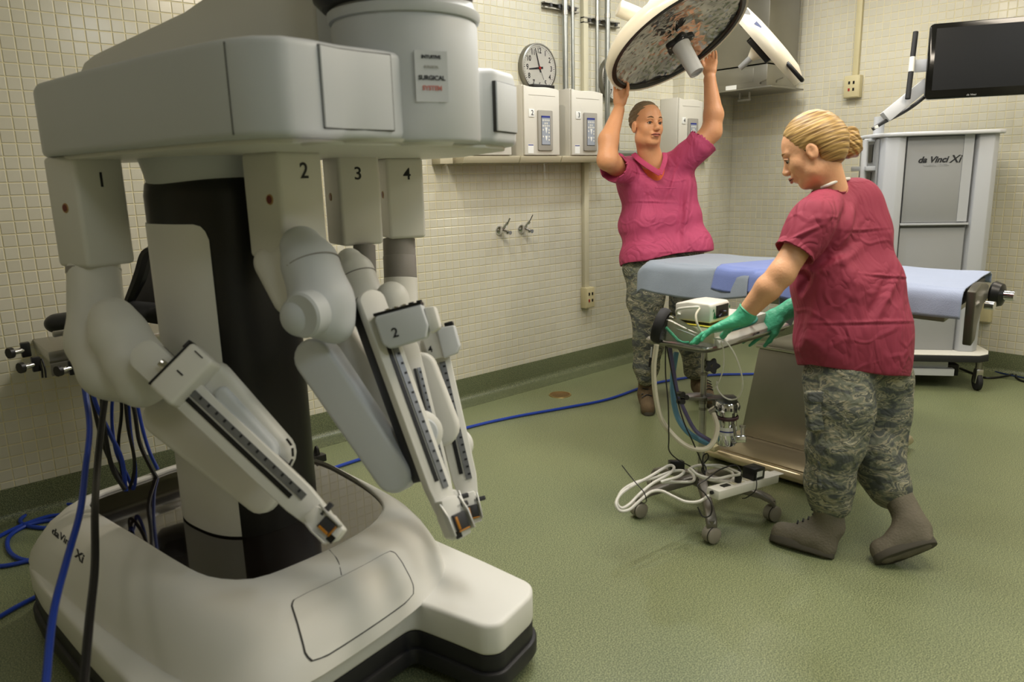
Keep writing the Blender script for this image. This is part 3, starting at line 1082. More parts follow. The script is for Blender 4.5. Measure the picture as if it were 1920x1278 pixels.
# seam running up from the hatch to the deck
m_ = MB(); pts = [a_of(646, 1072), a_of(634, 1045), a_of(612, 1018)]
m_.tube([surf(a, t) for a, t in pts], .0016, n=5).build('shell_seam', SEAM, robot)
# glossy deck
MB().add([L(a, b, .392) for a, b in r0], [tuple(range(NR))]).build('deck_window', RGL, robot, smooth=False)
# band seam beside the foot
MB().tube([L(.151, .672, .246), L(.151, .674, .20), L(.151, .672, .15)], .0016, n=5).build('band_seam', SEAM, robot)

# name on the side of the base
ta, tb_ = a_of(100, 1000), a_of(150, 1046)
pA, pB = surf(*ta), surf(*tb_)
ex_ = (pB - pA).normalized(); nn = ex_.cross(Vector((0, 0, 1))).normalized()
if (CAM - pA).dot(nn) < 0: nn = -nn
up_ = (Vector((0, 0, 1)) + RE * .55).normalized(); nn2 = ex_.cross(up_).normalized()
for tx, px, py, hgt in (('da', 104, 999, 15), ('Vinci', 123, 1016, 15), ('Xi', 146, 1041, 19)):
    a_, t_ = a_of(px, py); p_ = surf(a_, t_); e_ = .6
    dA = (surf(a_ + e_, t_) - surf(a_ - e_, t_)).normalized(); dT = (surf(a_, max(0.02, t_ - .06)) - surf(a_, min(1, t_ + .06))).normalized()
    n_ = dA.cross(dT).normalized()
    if n_.dot(CAM - p_) < 0: n_ = -n_
    # lettering sheared within the shell's own surface so that it reads level with the shell's edge
    o2 = np.array(proj(p_)[:2]); h_ = .01
    J = np.array([np.array(proj(p_ + dA * h_)[:2]) - o2, np.array(proj(p_ + dT * h_)[:2]) - o2]).T / h_
    cx_ = np.linalg.solve(J, np.array([.76, .64])); cy_ = np.linalg.solve(J, np.array([.10, -1.]))
    vx, vy = dA * cx_[0] + dT * cx_[1], dA * cy_[0] + dT * cy_[1]
    ob = text(tx, 1., (0, 0, 0), (1, 0, 0), (0, 1, 0), INK, None, 'lettering', shear=.2, bold=.012, depth=.1)
    n0 = ob.location.copy(); me = ob.data; zs_ = [v.co.z for v in me.vertices]; zm = (max(zs_) + min(zs_)) / 2
    for v in me.vertices:
        q = v.co + n0
        v.co = p_ + vx * (q.x * hgt * 1.15) + vy * (q.y * hgt * 1.3) + n_ * (.0018 if v.co.z > zm else -.006)
    ob.location = (0, 0, 0)
    ob.parent = robot; ob.matrix_parent_inverse = Matrix.Translation(-world_loc(robot))

# column --------------------------------------------------------
CU, CV_ = .085, -.045


def supe(a, b, e, n=64, rot=0.):
    out = []
    for k in range(n):
        t = 2 * pi * k / n; c_, s_ = cos(t), sin(t)
        out.append((CU + a * abs(c_) ** (2 / e) * (1 if c_ > 0 else -1), CV_ + b * abs(s_) ** (2 / e) * (1 if s_ > 0 else -1)))
    return out


colp = supe(.195, .225, 2.6)
colo = MB().loft([[L(a, b, z) for a, b in [((p[0] - CU) * s_ + CU, (p[1] - CV_) * s_ + CV_) for p in colp]] for z, s_ in ((.39, 1), (1.47, 1), (1.505, .97), (1.52, .9))]).build('column', RB, robot, angle=60)
# cream side panel of the column (proud shell over the left-hand side)
cp = supe(.199, .229, 2.6, n=160)
ii = [i for i in range(160) if 101 <= (i) % 160 <= 160 or i <= -1]
for nm_, lo_, hi_ in (('side_panel', 60, 118),):
    rows = []
    zs = [.398, .42, .8, 1.2, 1.34, 1.365, 1.38, 1.386]
    ins = [0, 0, 0, 0, 0, 1.2, 3.0, 6]
    NS = 40
    for z, e_ in zip(zs, ins):
        r_ = []
        for k in range(NS + 1):
            i = (lo_ + e_) + (hi_ - lo_ - e_) * k / NS; i0 = int(i) % 160; f_ = i - int(i); p, q = cp[i0], cp[(i0 + 1) % 160]
            r_.append(L(p[0] * (1 - f_) + q[0] * f_, p[1] * (1 - f_) + q[1] * f_, z))
        rows.append(r_)
    MB().loft(rows, cap0=False, cap1=False, closed=False).build(nm_, RW, robot, angle=60)
# white neck on top of the column
nk = supe(.20, .225, 2.4)
MB().loft([[L((a - CU) * s_ + CU - .01, (b - CV_) * s_ + CV_, z) for a, b in nk] for z, s_ in ((1.49, .86), (1.505, .9), (1.53, .92), (1.60, 1.0))]).build('neck', RWG, robot, angle=60)

# arm carrier ("wing") ------------------------------------------------
ZB_, ZT_ = 1.592, 1.80


def dloc(px, py, d):
    q = at(px, py, d) - RO; return (q.dot(RE), q.dot(RD))


front = [dloc(66, 200, 2.26), dloc(72, 200, 2.17), dloc(146, 200, 1.99), dloc(230, 200, 1.84), dloc(312, 200, 1.72), dloc(390, 200, 1.63), dloc(432, 200, 1.595), dloc(480, 200, 1.575), dloc(540, 200, 1.585), dloc(600, 200, 1.64), dloc(650, 200, 1.71), dloc(735, 200, 1.80),
         dloc(797, 200, 1.91), dloc(850, 200, 2.0), dloc(896, 200, 2.10), dloc(930, 200, 2.12), dloc(964, 200, 2.24), dloc(966, 200, 2.36)]
back = [dloc(880, 200, 2.9), dloc(800, 200, 3.1), dloc(680, 200, 3.05), dloc(560, 200, 2.75), dloc(420, 200, 2.5), dloc(200, 200, 2.55), dloc(80, 200, 2.45)]
wing_poly = front + back
wing = MB().prism(wing_poly, L(0, 0, ZB_), RE, RD, (0, 0, ZT_ - ZB_)).build('arm_carrier', RWG, robot, bevel=.018, seg=3, angle=42)
# underside plate and its round access covers
und = MB().prism([((a - .2) * .94 + .2, (b - .3) * .94 + .3) for a, b in wing_poly], L(0, 0, ZB_ - .012), RE, RD, (0, 0, .013)).build('underside_plate', RW, robot, bevel=.004)
for (px, py) in ((700, 262), (800, 268), (620, 268)):
    q = onZ(px, py, ZB_ - .012)
    MB().lathe([(0, -.006), (.06, -.006), (.066, 0), (0, 0)], q, EZ, 24).build('access_cover', RW, und)


def facade(px0, px1, py0, py1, d0, d1, lift, th, name, material, parent, r=.01, bevel=.002):
    """panel on the carrier's outer wall between two picture columns, lying in the vertical plane through them"""
    a, b = at(px0, (py0 + py1) / 2, d0), at(px1, (py0 + py1) / 2, d1)
    a.z = b.z = 0; ex = (b - a).normalized(); n_ = ex.cross(EZ)
    if (Vector((CAM.x, CAM.y, 0)) - a).dot(n_) < 0: n_ = -n_
    z1 = at(px0, py0, d0).z; z0 = at(px0, py1, d0).z
    wd = (b - a).length; c = (a + b) / 2; c.z = (z0 + z1) / 2
    return MB().prism(rrect(wd, z1 - z0, r), c + n_ * lift, ex, EZ, n_ * th).build(name, material, parent, bevel=bevel), c, ex, n_


# door panels on the carrier
def curved_panel(pxs, ds, z0, z1, lift, name, material, parent, th=.004):
    P0 = [at(x, 200, d) for x, d in zip(pxs, ds)]; cen = at(700, 200, 2.4)
    ro, ri = [], []
    for i, p in enumerate(P0):
        t = (P0[min(i + 1, len(P0) - 1)] - P0[max(i - 1, 0)]); t.z = 0; t.normalize(); n_ = t.cross(EZ)
        if (CAM - p).dot(n_) < 0: n_ = -n_
        q = p.copy(); q.z = 0
        ro.append(q + n_ * (lift + th)); ri.append(q + n_ * (lift - .01))
    rg = []
    for o_, i_ in zip(ro, ri): rg.append([o_ + EZ * z0, o_ + EZ * z1, i_ + EZ * z1, i_ + EZ * z0])
    return MB().loft(rg).build(name, material, parent, bevel=.002, angle=40)


pxs = [604, 640, 680, 737]; dsx = [1.645, 1.70, 1.745, 1.80]
curved_panel(pxs, dsx, 1.612, 1.790, .000, 'door_recess', SEAM, wing)
curved_panel([604.5, 640, 680, 734.5], [1.645, 1.70, 1.745, 1.80], 1.6145, 1.7875, .004, 'access_door', RWG, wing, th=.003)
curved_panel([431, 433], [1.594, 1.594], 1.60, 1.79, .0, 'panel_seam', SEAM, wing, th=.0012)
curved_panel([609, 622], [1.662, 1.68], 1.695, 1.700, .008, 'door_latch', DARKG, wing)
curved_panel([928, 945, 966], [2.115, 2.17, 2.25], 1.625, 1.765, .0, 'door_recess', SEAM, wing)
curved_panel([929.5, 945, 966], [2.115, 2.17, 2.25], 1.628, 1.763, .003, 'access_door', RWG, wing, th=.003)
# hub drum standing in the carrier's front, with its label, white collar and black drum above
hc_ = at(764, 150, 2.0); hc_.z = 0
MB().lathe([(0, 0), (.188, 0), (.192, .006), (.192, .29), (.180, .315), (.0, .315)], hc_ + EZ * 1.594, EZ, 56).build('hub_drum', RWG, robot, bevel=0)
MB().lathe([(.0, 0), (.196, 0), (.200, .008), (.200, .022), (.186, .034), (.182, .05), (0, .05)], hc_ + EZ * 1.895, EZ, 56).build('hub_collar', RWG, robot)
MB().lathe([(0, 0), (.185, 0), (.205, .02), (.215, .08), (.215, .45), (0, .45)], hc_ + Vector((-.03, .0, 1.925)), EZ, 56).build('hub_cap', RB, robot)
nl = (CAM - hc_); nl.z = 0; nl.normalize(); nl = (nl + RT * .34).normalized(); exl = -nl.cross(EZ)
if exl.dot(RT) < 0: exl = -exl
plq = hc_ + nl * .1935 + EZ * 1.745
lb = MB().box(plq, (.085, .002, .12), (exl, nl, EZ)).build('rating_label', RWG, robot)
for (z_, s_, c_, m_) in ((.045, .011, 'INTUITIVE', INK), (.022, .008, 'SURGICAL', GREYP), (-.004, .015, 'SURGICAL', INK), (-.028, .015, 'SYSTEM', mat('faded_red', (196, 120, 112)))):
    text(c_, s_, plq + nl * .0012 + EZ * z_, exl, EZ, m_, lb, 'lettering', bold=.0004)
# overhead beam behind the hub
bl = [at(146, 150, 2.42), at(600, 80, 2.02)]
b0, b1 = bl[0].copy(), bl[1].copy(); b0.z = b1.z = 0
bx = (b1 - b0).normalized(); bn = bx.cross(EZ)
if (CAM - b0).dot(bn) < 0: bn = -bn
Lb = (b1 - b0).length
sp_ = [(0, 1.77), (0, 1.84), (.008, 1.87), (.03, 1.895), (.08, 1.915), (Lb * .5, 2.00), (Lb - .03, 2.16), (Lb, 2.17), (Lb, 1.77)]
MB().prism(sp_, b0 - bn * .36, bx, EZ, bn * .36).build('overhead_beam', RW, robot, bevel=.018, seg=3)
MB().prism([(Lb - .01, 1.78), (Lb - .01, 2.18), (Lb + .075, 2.20), (Lb + .075, 1.78)], b0 - bn * .34, bx, EZ, bn * .34).build('beam_end', RWG, robot, bevel=.012)


# ------------------------------------------------------------------ arms
def setup_box(cols, y0, y1, d, num, npos, dot, ang, w1, w2):
    """vertical box below the carrier; cols = px of the near vertical edge; ang = plan angle of the right-hand face"""
    e = at(cols, (y0 + y1) / 2, d); z1 = at(cols, y0, d).z; z0 = at(cols, y1, d).z
    r2 = Vector((RT.x, RT.y, 0)).normalized(); f2 = Vector((FW.x, FW.y, 0)).normalized()
    rx = r2 * cos(ang) + f2 * sin(ang); lx = -r2 * cos(pi / 2 - ang) + f2 * sin(pi / 2 - ang)
    e.z = 0
    c = e + rx * w1 / 2 + lx * w2 / 2 + EZ * (z0 + z1) / 2
    ob = MB().box(c, (w1, w2, z1 - z0), (rx, lx, EZ)).build('setup_housing', RW, robot, bevel=.014, seg=3)
    if num:
        p = at(npos[0], npos[1], d); n_ = (-lx)
        # drop the pixel ray on the right-hand face
        ray = _ray(*npos); t = (e + EZ * p.z - CAM).dot(n_) / ray.dot(n_); q = CAM + ray * t
        text(num, .062, q + n_ * .0006, rx, EZ, INK, ob, 'numeral', bold=.0006)
        n2 = (-rx); ray = _ray(*dot); t = (e - CAM).dot(n2) / ray.dot(n2); q = CAM + ray * t
        MB().cyl(q, q + n2 * .003, .011, n=20).build('red_button', mat('dark_red', (110, 30, 18), rough=.35), ob)
        MB().lathe([(.011, 0), (.015, 0), (.0135, .0025), (.011, .002)], q, n2, 24).build('button_ring', mat('tan_ring', (176, 140, 90)), ob)
    return ob, rx, lx, z0


b1_, rx1, lx1, zb1 = setup_box(150, 292, 506, 2.20, '1', (190, 338), (123, 390), radians(60), .158, .157)
b2_, rx2, lx2, zb2 = setup_box(527, 283, 489, 2.05, '2', (570, 321), (506, 374), radians(55), .161, .161)
b3_, rx3, lx3, zb3 = setup_box(637, 290, 464, 2.62, '3', (671, 326), (620, 369), radians(31), .157, .175)
b4_, rx4, lx4, zb4 = setup_box(727, 296, 450, 2.84, '4', (763, 327), (718, 365), radians(24), .148, .187)


def ringseam(p, d, r, parent, name='joint_seam'):
    MB().lathe([(r * .97, -.0015), (r + .0012, -.0015), (r + .0012, .0015), (r * .97, .0015)], p, d, 40).build(name, RJ, parent)


def instrument_rail(p0, p1, side, wd, th, name_parent, slot=(.0, .9), front=None, cov=.024):
    """long insertion axis from p0 (top) to p1 (bottom); side = width direction, front = toward the viewer"""
    p0, p1 = Vector(p0), Vector(p1); d = (p1 - p0).normalized(); Lr = (p1 - p0).length
    fr = front; fr = (fr - d * fr.dot(d)).normalized(); sd = d.cross(fr).normalized()
    if sd.dot(side) < 0: sd = -sd
    n = 10
    poly = []
    for i in range(n + 1):
        t = pi / 2 + pi * i / n; poly.append((wd / 2 * cos(t) * .8, wd / 2 * sin(t)))
    poly += [(Lr * .86, -wd / 2 * .92), (Lr * .97, -wd / 2 * .72), (Lr, -wd * .30), (Lr, wd * .30), (Lr * .97, wd / 2 * .72), (Lr * .86, wd / 2 * .92)]
    ob = MB().prism(poly, p0 - fr * th, d, sd, fr * th).build('insertion_rail', RW, robot, bevel=.005)
    # black back cover seen along one edge
    MB().prism([(a * 1.0, b * .985) for a, b in poly[:-6]] + [(Lr * .82, -wd / 2 * .9), (Lr * .82, wd / 2 * .9)], p0 - fr * (th + cov - .002), d, sd, fr * cov).build('back_cover', RB, ob, bevel=.004)
    MB().box(p0 + d * Lr * .49 + sd * (-wd * .08) + fr * .001, (Lr * .70, wd * .14, .004), (d, sd, fr)).build('slot', BLACK, ob)
    rl = MB().box(p0 + d * Lr * .51 + sd * (wd * .16) + fr * .0015, (Lr * .74, wd * .22, .006), (d, sd, fr)).build('ruler_strip', RAIL, ob)
    for k in range(16):
        q = p0 + d * Lr * (.17 + .68 * k / 15) + sd * (wd * .20) + fr * .0052
        MB().box(q, (.006, wd * .10, .0012), (d, sd, fr)).build('tick', INK, rl, smooth=False)
    return ob, d, sd, fr


def carriage(c, d, sd, fr, w_, l_, h_, num=None, npos=None):
    """instrument carriage riding on the rail"""
    c = Vector(c)
    ob = MB().box(c, (l_, w_, h_), (d, sd, fr)).build('instrument_carriage', RW, robot, bevel=.012, seg=3)
    MB().box(c - d * (l_ / 2 + .002), (.006, w_ * .96, h_ * .9), (d, sd, fr)).build('sterile_plate', BLACK, ob, bevel=.002)
    for k in range(4):
        MB().cyl(c - d * (l_ / 2 + .003) + sd * w_ * (-.32 + .21 * k), c - d * (l_ / 2 + .014) + sd * w_ * (-.32 + .21 * k), .009, n=12).build('drive_disc', CHROME if k % 2 else BLACK, ob)
    MB().box(c - d * (l_ / 2 + .01) + sd * w_ * .40, (.016, w_ * .16, h_ * .5), (d, sd, fr)).build('latch', BLACK, ob, bevel=.002)
    MB().box(c + sd * (w_ / 2 - .012) + fr * (h_ / 2 + .0005), (.03, .003, .002), (d, sd, fr)).build('side_slot', BLACK, ob)
    if num: text(num, .030, c + fr * (h_ / 2 + .0006) + (Vector(npos) if npos else Vector()), sd, -d, INK, ob, 'numeral', bold=.0008)
    return ob


def cannula_mount(c, d, sd, fr, s_=1.):
    """clamp head at the rail's foot with its amber latch"""
    c = Vector(c)
    ob = MB().prism([(-.05 * s_, -.022 * s_), (-.01 * s_, -.030 * s_), (.035 * s_, -.028 * s_), (.048 * s_, -.010 * s_), (.045 * s_, .024 * s_), (.0, .03 * s_), (-.05 * s_, .02 * s_)], c - fr * .02, d, sd, fr * .045).build('cannula_mount', RW, robot, bevel=.004)
    MB().box(c + d * .010 * s_ + sd * .004 + fr * .030, (.040 * s_, .032 * s_, .016), (d, sd, fr)).build('latch_block', DARKG, ob, bevel=.002)
    MB().box(c + d * .010 * s_ - sd * .008 * s_ + fr * .039, (.030 * s_, .007, .004), (d, sd, fr)).build('amber_latch', AMB, ob, bevel=.001)
    MB().box(c + d * .029 * s_ + sd * .004 + fr * .036, (.004, .030 * s_, .010), (d, sd, fr)).build('amber_latch', AMB, ob, bevel=.001)
    for q_ in (-1, 1):
        MB().prism([(-.045 * s_, 0), (-.01 * s_, .022), (.034 * s_, .024), (.036 * s_, .0)], c + sd * q_ * .025 * s_ + fr * .022, d, fr, sd * q_ * .005).build('yoke_plate', SILV, ob, bevel=.001)
    MB().box(c + d * .036 * s_ + sd * -.012 + fr * .0255, (.018, .018, .003), (d, sd, fr)).build('port', BLACK, ob)
    MB().box(c - d * .022 * s_ + sd * .030 + fr * .018, (.014, .040, .014), (d, sd, fr)).build('clamp_lever', DARKG, ob, bevel=.003)
    return ob


VW = -FW   # toward the viewer

# arm 1 (nearest the wall side) ------------------------------------
s = SDF(.008)
s.cap(at(176, 500, 2.345), at(184, 640, 2.30), .076, .084, k=.03)
s.cap(at(184, 640, 2.28), at(212, 690, 2.25), .086, .090, k=.04)
s.cap(at(212, 690, 2.25), at(252, 722, 2.22), .090, .060, k=.04)
s.build('upper_arm', RW, robot)
s = SDF(.006)
s.cap(at(212, 600, 2.17), at(224, 628, 2.16), .066, .077, k=.02)
s.cap(at(224, 628, 2.16), at(275, 700, 2.14), .078, .078, k=.02)
s.cap(at(255, 690, 2.14), at(262, 726, 2.14), .074, .056, k=.04)
s.build('shoulder_joint', RW, robot)
ringseam(at(231, 638, 2.158), at(275, 700, 2.14) - at(224, 628, 2.16), .0785, robot)
MB().cyl(at(176, 502, 2.345), at(176, 514, 2.345), .078, n=40).build('collar', RJ, robot)
MB().stadium(at(312, 778, 2.22), at(492, 928, 2.12), .064, .050, VW + UP * .15, .07).build('lower_link', RW, robot, bevel=.018, seg=3)
MB().stadium(at(405, 706, 2.02), at(512, 850, 2.0), .040, .060, VW, .06).build('upper_link', RW, robot, bevel=.016, seg=3)
MB().stadium(at(420, 738, 1.99), at(492, 846, 1.965), .020, .046, VW, .05).build('link_cover', RWG, robot, bevel=.012, seg=3)
for k in range(4):
    t = radians(-60 + k * 32); c0 = at(512, 850, 1.96)
    MB().box(c0 + (RT * cos(t) + UP * sin(t)) * .052, (.022, .005, .006), (RT * -sin(t) + UP * cos(t), RT * cos(t) + UP * sin(t), -VW)).build('vent_slot', BLACK, robot)
r1, d1, sd1, fr1 = instrument_rail(at(270, 664, 1.99), at(606, 980, 1.87), RT * .7 + UP * .7, .088, .04, robot, front=VW + UP * .25)
q = at(350, 705, 1.965)
carriage(q, d1, sd1, fr1, .155, .085, .075, None)
text('1', .030, q + fr1 * .038, sd1, -d1, INK, robot, 'numeral', bold=.0006)
MB().box(at(306, 683, 1.955), (.022, .022, .012), (d1, sd1, fr1)).build('chrome_latch', CHROME, robot, bevel=.003)
cannula_mount(at(612, 984, 1.86), d1, sd1, fr1, 1.)

# arm 2 ----------------------------------------------------------------
s = SDF(.008)
s.cap(at(512, 492, 2.17), at(545, 560, 2.12), .055, .05, k=.03)
s.cap(at(552, 480, 2.12), at(575, 560, 2.08), .055, .05, k=.03)
s.build('upper_arm', RW, robot)
s = SDF(.006)
s.cap(at(566, 464, 2.06), at(580, 492, 2.05), .060, .075, k=.012)
s.cap(at(582, 496, 2.04), at(606, 570, 2.02), .079, .081, k=.012)
s.cap(at(606, 575, 2.02), at(628, 610, 2.02), .079, .050, k=.04)
s.cap(at(566, 592, 1.95), at(610, 580, 2.03), .056, .066, k=.03)
s.build('shoulder_joint', RWG, robot)
dd = (at(610, 578, 2.06) - at(568, 590, 1.98)).normalized()
MB().lathe([(0, 0), (.054, 0), (.060, .006), (.060, .05), (0, .05)], at(563, 592, 1.905), dd, 40).build('joint_cap', RWG, robot)
ringseam(at(585, 500, 2.04), at(606, 570, 2.02) - at(580, 492, 2.05), .0800, robot)
MB().stadium(at(598, 672, 2.12), at(744, 886, 2.10), .058, .053, VW - RT * .25, .085).build('lower_link', RWG, robot, bevel=.014, seg=3)
MB().stadium(at(650, 640, 2.22), at(770, 820, 2.24), .050, .05, VW - RT * .25, .07).build('inner_link', RW, robot, bevel=.014, seg=3)
r2, d2, sd2, fr2 = instrument_rail(at(700, 562, 2.06), at(846, 966, 2.02), RT, .078, .035, robot, front=VW * .8 + RT * .60 + UP * .1, cov=.05)
q = at(752, 612, 2.0)
rxc = (RT * .985 + UP * .26).normalized(); upc = (UP * .985 - RT * .26).normalized()
cb = MB().prism([(-.062, -.040), (-.066, .030), (-.060, .040), (.066, .040), (.070, -.02), (.055, -.052), (-.045, -.056)], at(752, 608, 1.995) - VW * -.0, rxc, upc, FW * .075).build('instrument_carriage', RWG, robot, bevel=.007, seg=3)
MB().prism([(-.066, .040), (-.066, .047), (.066, .047), (.066, .040)], at(752, 608, 1.995), rxc, upc, FW * .07).build('sterile_plate', BLACK, cb)
for k in range(5):
    c0 = at(728 + k * 15, 588 - k * 4, 2.03)
    MB().cyl(c0, c0 + upc * .014, .008, n=12).build('drive_disc', BLACK if k > 2 else CHROME, cb)
MB().prism([(.070, -.045), (.070, .030), (.10, .026), (.10, -.035)], at(752, 608, 2.01), rxc, upc, FW * .07).build('release_bar', RW, cb, bevel=.006)
text('2', .036, at(741, 624, 1.995) + VW * .0008, rxc, upc, INK, cb, 'numeral', bold=.0006)
MB().lathe([(0, 0), (.045, 0), (.060, .012), (.062, .05), (0, .05)], at(793, 812, 2.10), FW - RT * .3, 40).build('elbow_joint', RW, robot)
MB().lathe([(0, -.004), (.040, -.004), (.044, 0), (0, 0)], at(793, 812, 2.10), FW - RT * .3, 40).build('elbow_cap', RWG, robot)
cannula_mount(at(848, 972, 2.0), d2, sd2, fr2, 1.15)
MB().prism([(-.025, -.02), (.03, -.028), (.035, .01), (-.02, .03)], at(852, 972, 2.02), RT, UP, FW * .05).build('foot_block', RWG, robot, bevel=.004)

# arm 3 (mostly behind arm 2) -------------------------------------------
MB().cyl(at(683, 460, 2.70), at(685, 520, 2.70), .04, n=24).build('post', RJ, robot)
s = SDF(.007)
s.cap(at(656, 490, 2.50), at(664, 508, 2.48), .046, .062, k=.012)
s.cap(at(666, 512, 2.48), at(690, 575, 2.45), .064, .066, k=.012)
s.cap(at(690, 580, 2.45), at(720, 620, 2.45), .066, .05, k=.03)
s.build('shoulder_joint', RW, robot)
ringseam(at(669, 520, 2.475), at(690, 575, 2.45) - at(664, 508, 2.48), .0655, robot)
s = SDF(.007); s.ell(at(735, 562, 2.40), (.048, .048, .055)); s.cap(at(735, 562, 2.40), at(752, 640, 2.4), .05, .045, k=.03); s.build('wrist_housing', RW, robot)
MB().stadium(at(790, 690, 2.32), at(826, 800, 2.32), .05, .06, VW, .06).build('lower_link', RW, robot, bevel=.014, seg=3)
r3, d3, sd3, fr3 = instrument_rail(at(770, 650, 2.20), at(842, 940, 2.17), RT, .05, .03, robot, front=VW * .9 + RT * .3)
cannula_mount(at(848, 948, 2.15), d3, sd3, fr3, .9)

# arm 4 ------------------------------------------------------------------
p0, p1, p2, p3 = at(748, 448, 2.97), at(749, 480, 2.97), at(751, 521, 2.97), at(753, 612, 2.97)
MB().cyl(p0, p1, .064, n=36).build('post_collar', RJ, robot)
MB().cyl(p1, p2, .0655, n=36).build('post', RJ, robot, bevel=.001)
MB().cyl(p2, p3, .0665, n=36).build('upper_arm', RW, robot)
MB().stadium(at(800, 660, 2.60), at(850, 830, 2.58), .05, .055, VW, .07).build('lower_link', RW, robot, bevel=.014, seg=3)
MB().lathe([(0, 0), (.045, 0), (.058, .012), (.06, .05), (0, .05)], at(853, 838, 2.50), FW, 36).build('elbow_joint', RW, robot)
r4, d4, sd4, fr4 = instrument_rail(at(812, 640, 2.44), at(880, 936, 2.36), RT, .088, .035, robot, front=VW * .97 + RT * .1)
cb4 = MB().prism([(-.045, -.048), (-.05, .040), (.012, .042), (.010, -.05)], at(822, 642, 2.38), rxc, upc, FW * .07).build('instrument_carriage', RW, robot, bevel=.006, seg=3)
MB().prism([(-.004, -.055), (-.004, .045), (.055, .040), (.055, -.03), (.04, -.05)], at(826, 640, 2.365), rxc, upc, FW * .07).build('release_bar', RWG, cb4, bevel=.006, seg=3)
for px, w_ in ((820, .03), (842, .028)):
    MB().box(at(px, 612 - (px - 820) * .2, 2.39), (w_, .014, .04), (rxc, upc, FW)).build('drive_knob', BLACK, cb4, bevel=.003)
text('4', .028, at(807, 655, 2.38) + VW * .001, rxc, upc, INK, cb4, 'numeral', bold=.0004)
cannula_mount(at(884, 952, 2.34), d4, sd4, fr4, 1.)

# connector block on the far edge of the base
MB().box(at(598, 858, 3.08), (.05, .04, .03)).build('connector_block', BLACK, robot, bevel=.003)
MB().lathe([(0, .04), (.006, .036), (.012, .02), (.014, 0), (0, 0)], at(594, 852, 3.08), EZ, 16).build('connector_cap', BLACK, robot)

# ================================================================== OPERATING TABLE
TZ = .99
CLOTHG = mat('cloth_grey_blue', (140, 152, 168), rough=.85, var=.07, scale=14, bump=.25, bscale=300, sheen=.2)
CLOTHB = mat('cloth_blue', (116, 134, 196), rough=.85, var=.06, scale=14, bump=.25, bscale=300, sheen=.2)
CLOTHP = mat('cloth_pale_blue', (150, 162, 188), rough=.85, var=.05, scale=14, bump=.25, bscale=300, sheen=.2)
NL, NR, FR_, FL_ = onZ(1207, 492, TZ), onZ(1812, 548, TZ), onZ(1862, 514, TZ), onZ(1322, 477, TZ)
for q in (NL, NR, FR_, FL_): q.z = TZ


def tpt(s, t, z=TZ):
    """table top: s 0..1 left to right end, t 0 near side .. 1 far side"""
    p = NL.lerp(NR, s).lerp(FL_.lerp(FR_, s), t); p.z = z
    return p


table = thing('operating_table', Vector((-2.65, -2.0, 0)), 'stainless steel operating table under folded blue-grey sheets behind the woman', 'table')
MB().loft([[tpt(a, b, z) for a, b in ((.015, .04), (.985, .04), (.985, .96), (.015, .96))] for z in (TZ - .075, TZ - .008)]).build('mattress', mat('mattress_black', (30, 31, 34), rough=.5), table, bevel=.012, seg=3)
MB().loft([[tpt(a, b, z) for a, b in ((.05, .12), (.95, .12), (.95, .88), (.05, .88))] for z in (TZ - .15, TZ - .076)]).build('frame', STEELD, table, bevel=.006)
for b in (.07, .93):
    MB().cyl(tpt(.03, b, TZ - .10), tpt(.97, b, TZ - .10), .012, n=12).build('side_rail', STEEL, table)
# pedestal: tapered steel housing, brass-coloured inner sleeve, plate foot
yv = Vector((0, -1, 0))
P0 = [Vector((-2.68, -1.84, .075)), Vector((-2.68, -2.42, .075)), Vector((-2.25, -2.42, .075)), Vector((-2.25, -1.84, .075))]
P1 = [Vector((-2.66, -1.915, .575)), Vector((-2.66, -2.36, .575)), Vector((-2.28, -2.36, .575)), Vector((-2.28, -1.915, .575))]
MB().loft([P0, P1]).build('pedestal', STEELD, table, bevel=.008)
MB().loft([[Vector((a, b, z)) for a, b in ((-2.672, -1.905), (-2.672, -2.37), (-2.27, -2.37), (-2.27, -1.905))] for z in (.578, .596)]).build('pedestal_cap', STEEL, table, bevel=.003)
MB().cyl((-2.50, -2.17, .59), (-2.50, -2.17, .86), .085, n=36).build('column_sleeve', mat('stained_brass', (112, 92, 62), rough=.5, metal=.5, var=.3, scale=14), table)
MB().box((-2.46, -2.17, .87), (.40, .50, .10)).build('head_block', STEELD, table, bevel=.01)
fo = [onZ(1333, 842, .09), onZ(1512, 888, .09)]
fx = fo[0].x
MB().loft([[Vector((x, y, z)) for x, y in q] for z, q in ((.02, ((-2.97, -1.79), (-2.97, -2.50), (-2.05, -2.50), (-2.05, -1.79))), (.045, ((-2.985, -1.775), (-2.985, -2.515), (-2.04, -2.515), (-2.04, -1.775))),
          (.075, ((-2.97, -1.79), (-2.97, -2.50), (-2.05, -2.50), (-2.05, -1.79))))]).build('foot_plate', mat('foot_steel', (205, 192, 165), rough=.3, metal=.9, var=.15, scale=5), table, bevel=.010, seg=3)
MB().box((-2.55, -2.15, .012), (.75, .62, .024)).build('foot_base', BLACKM, table)
MB().loft([[Vector((x, y, z)) for x, y in ((-2.95, -1.81), (-2.95, -2.48), (-2.72, -2.48), (-2.72, -1.81))] for z in (.076, .080)]).build('foot_pan', mat('foot_steel', (205, 192, 165)), table, bevel=.002)
MB().box(onZ(1336, 838, .10), (.05, .06, .03)).build('foot_switch', CREAM, table, bevel=.006)
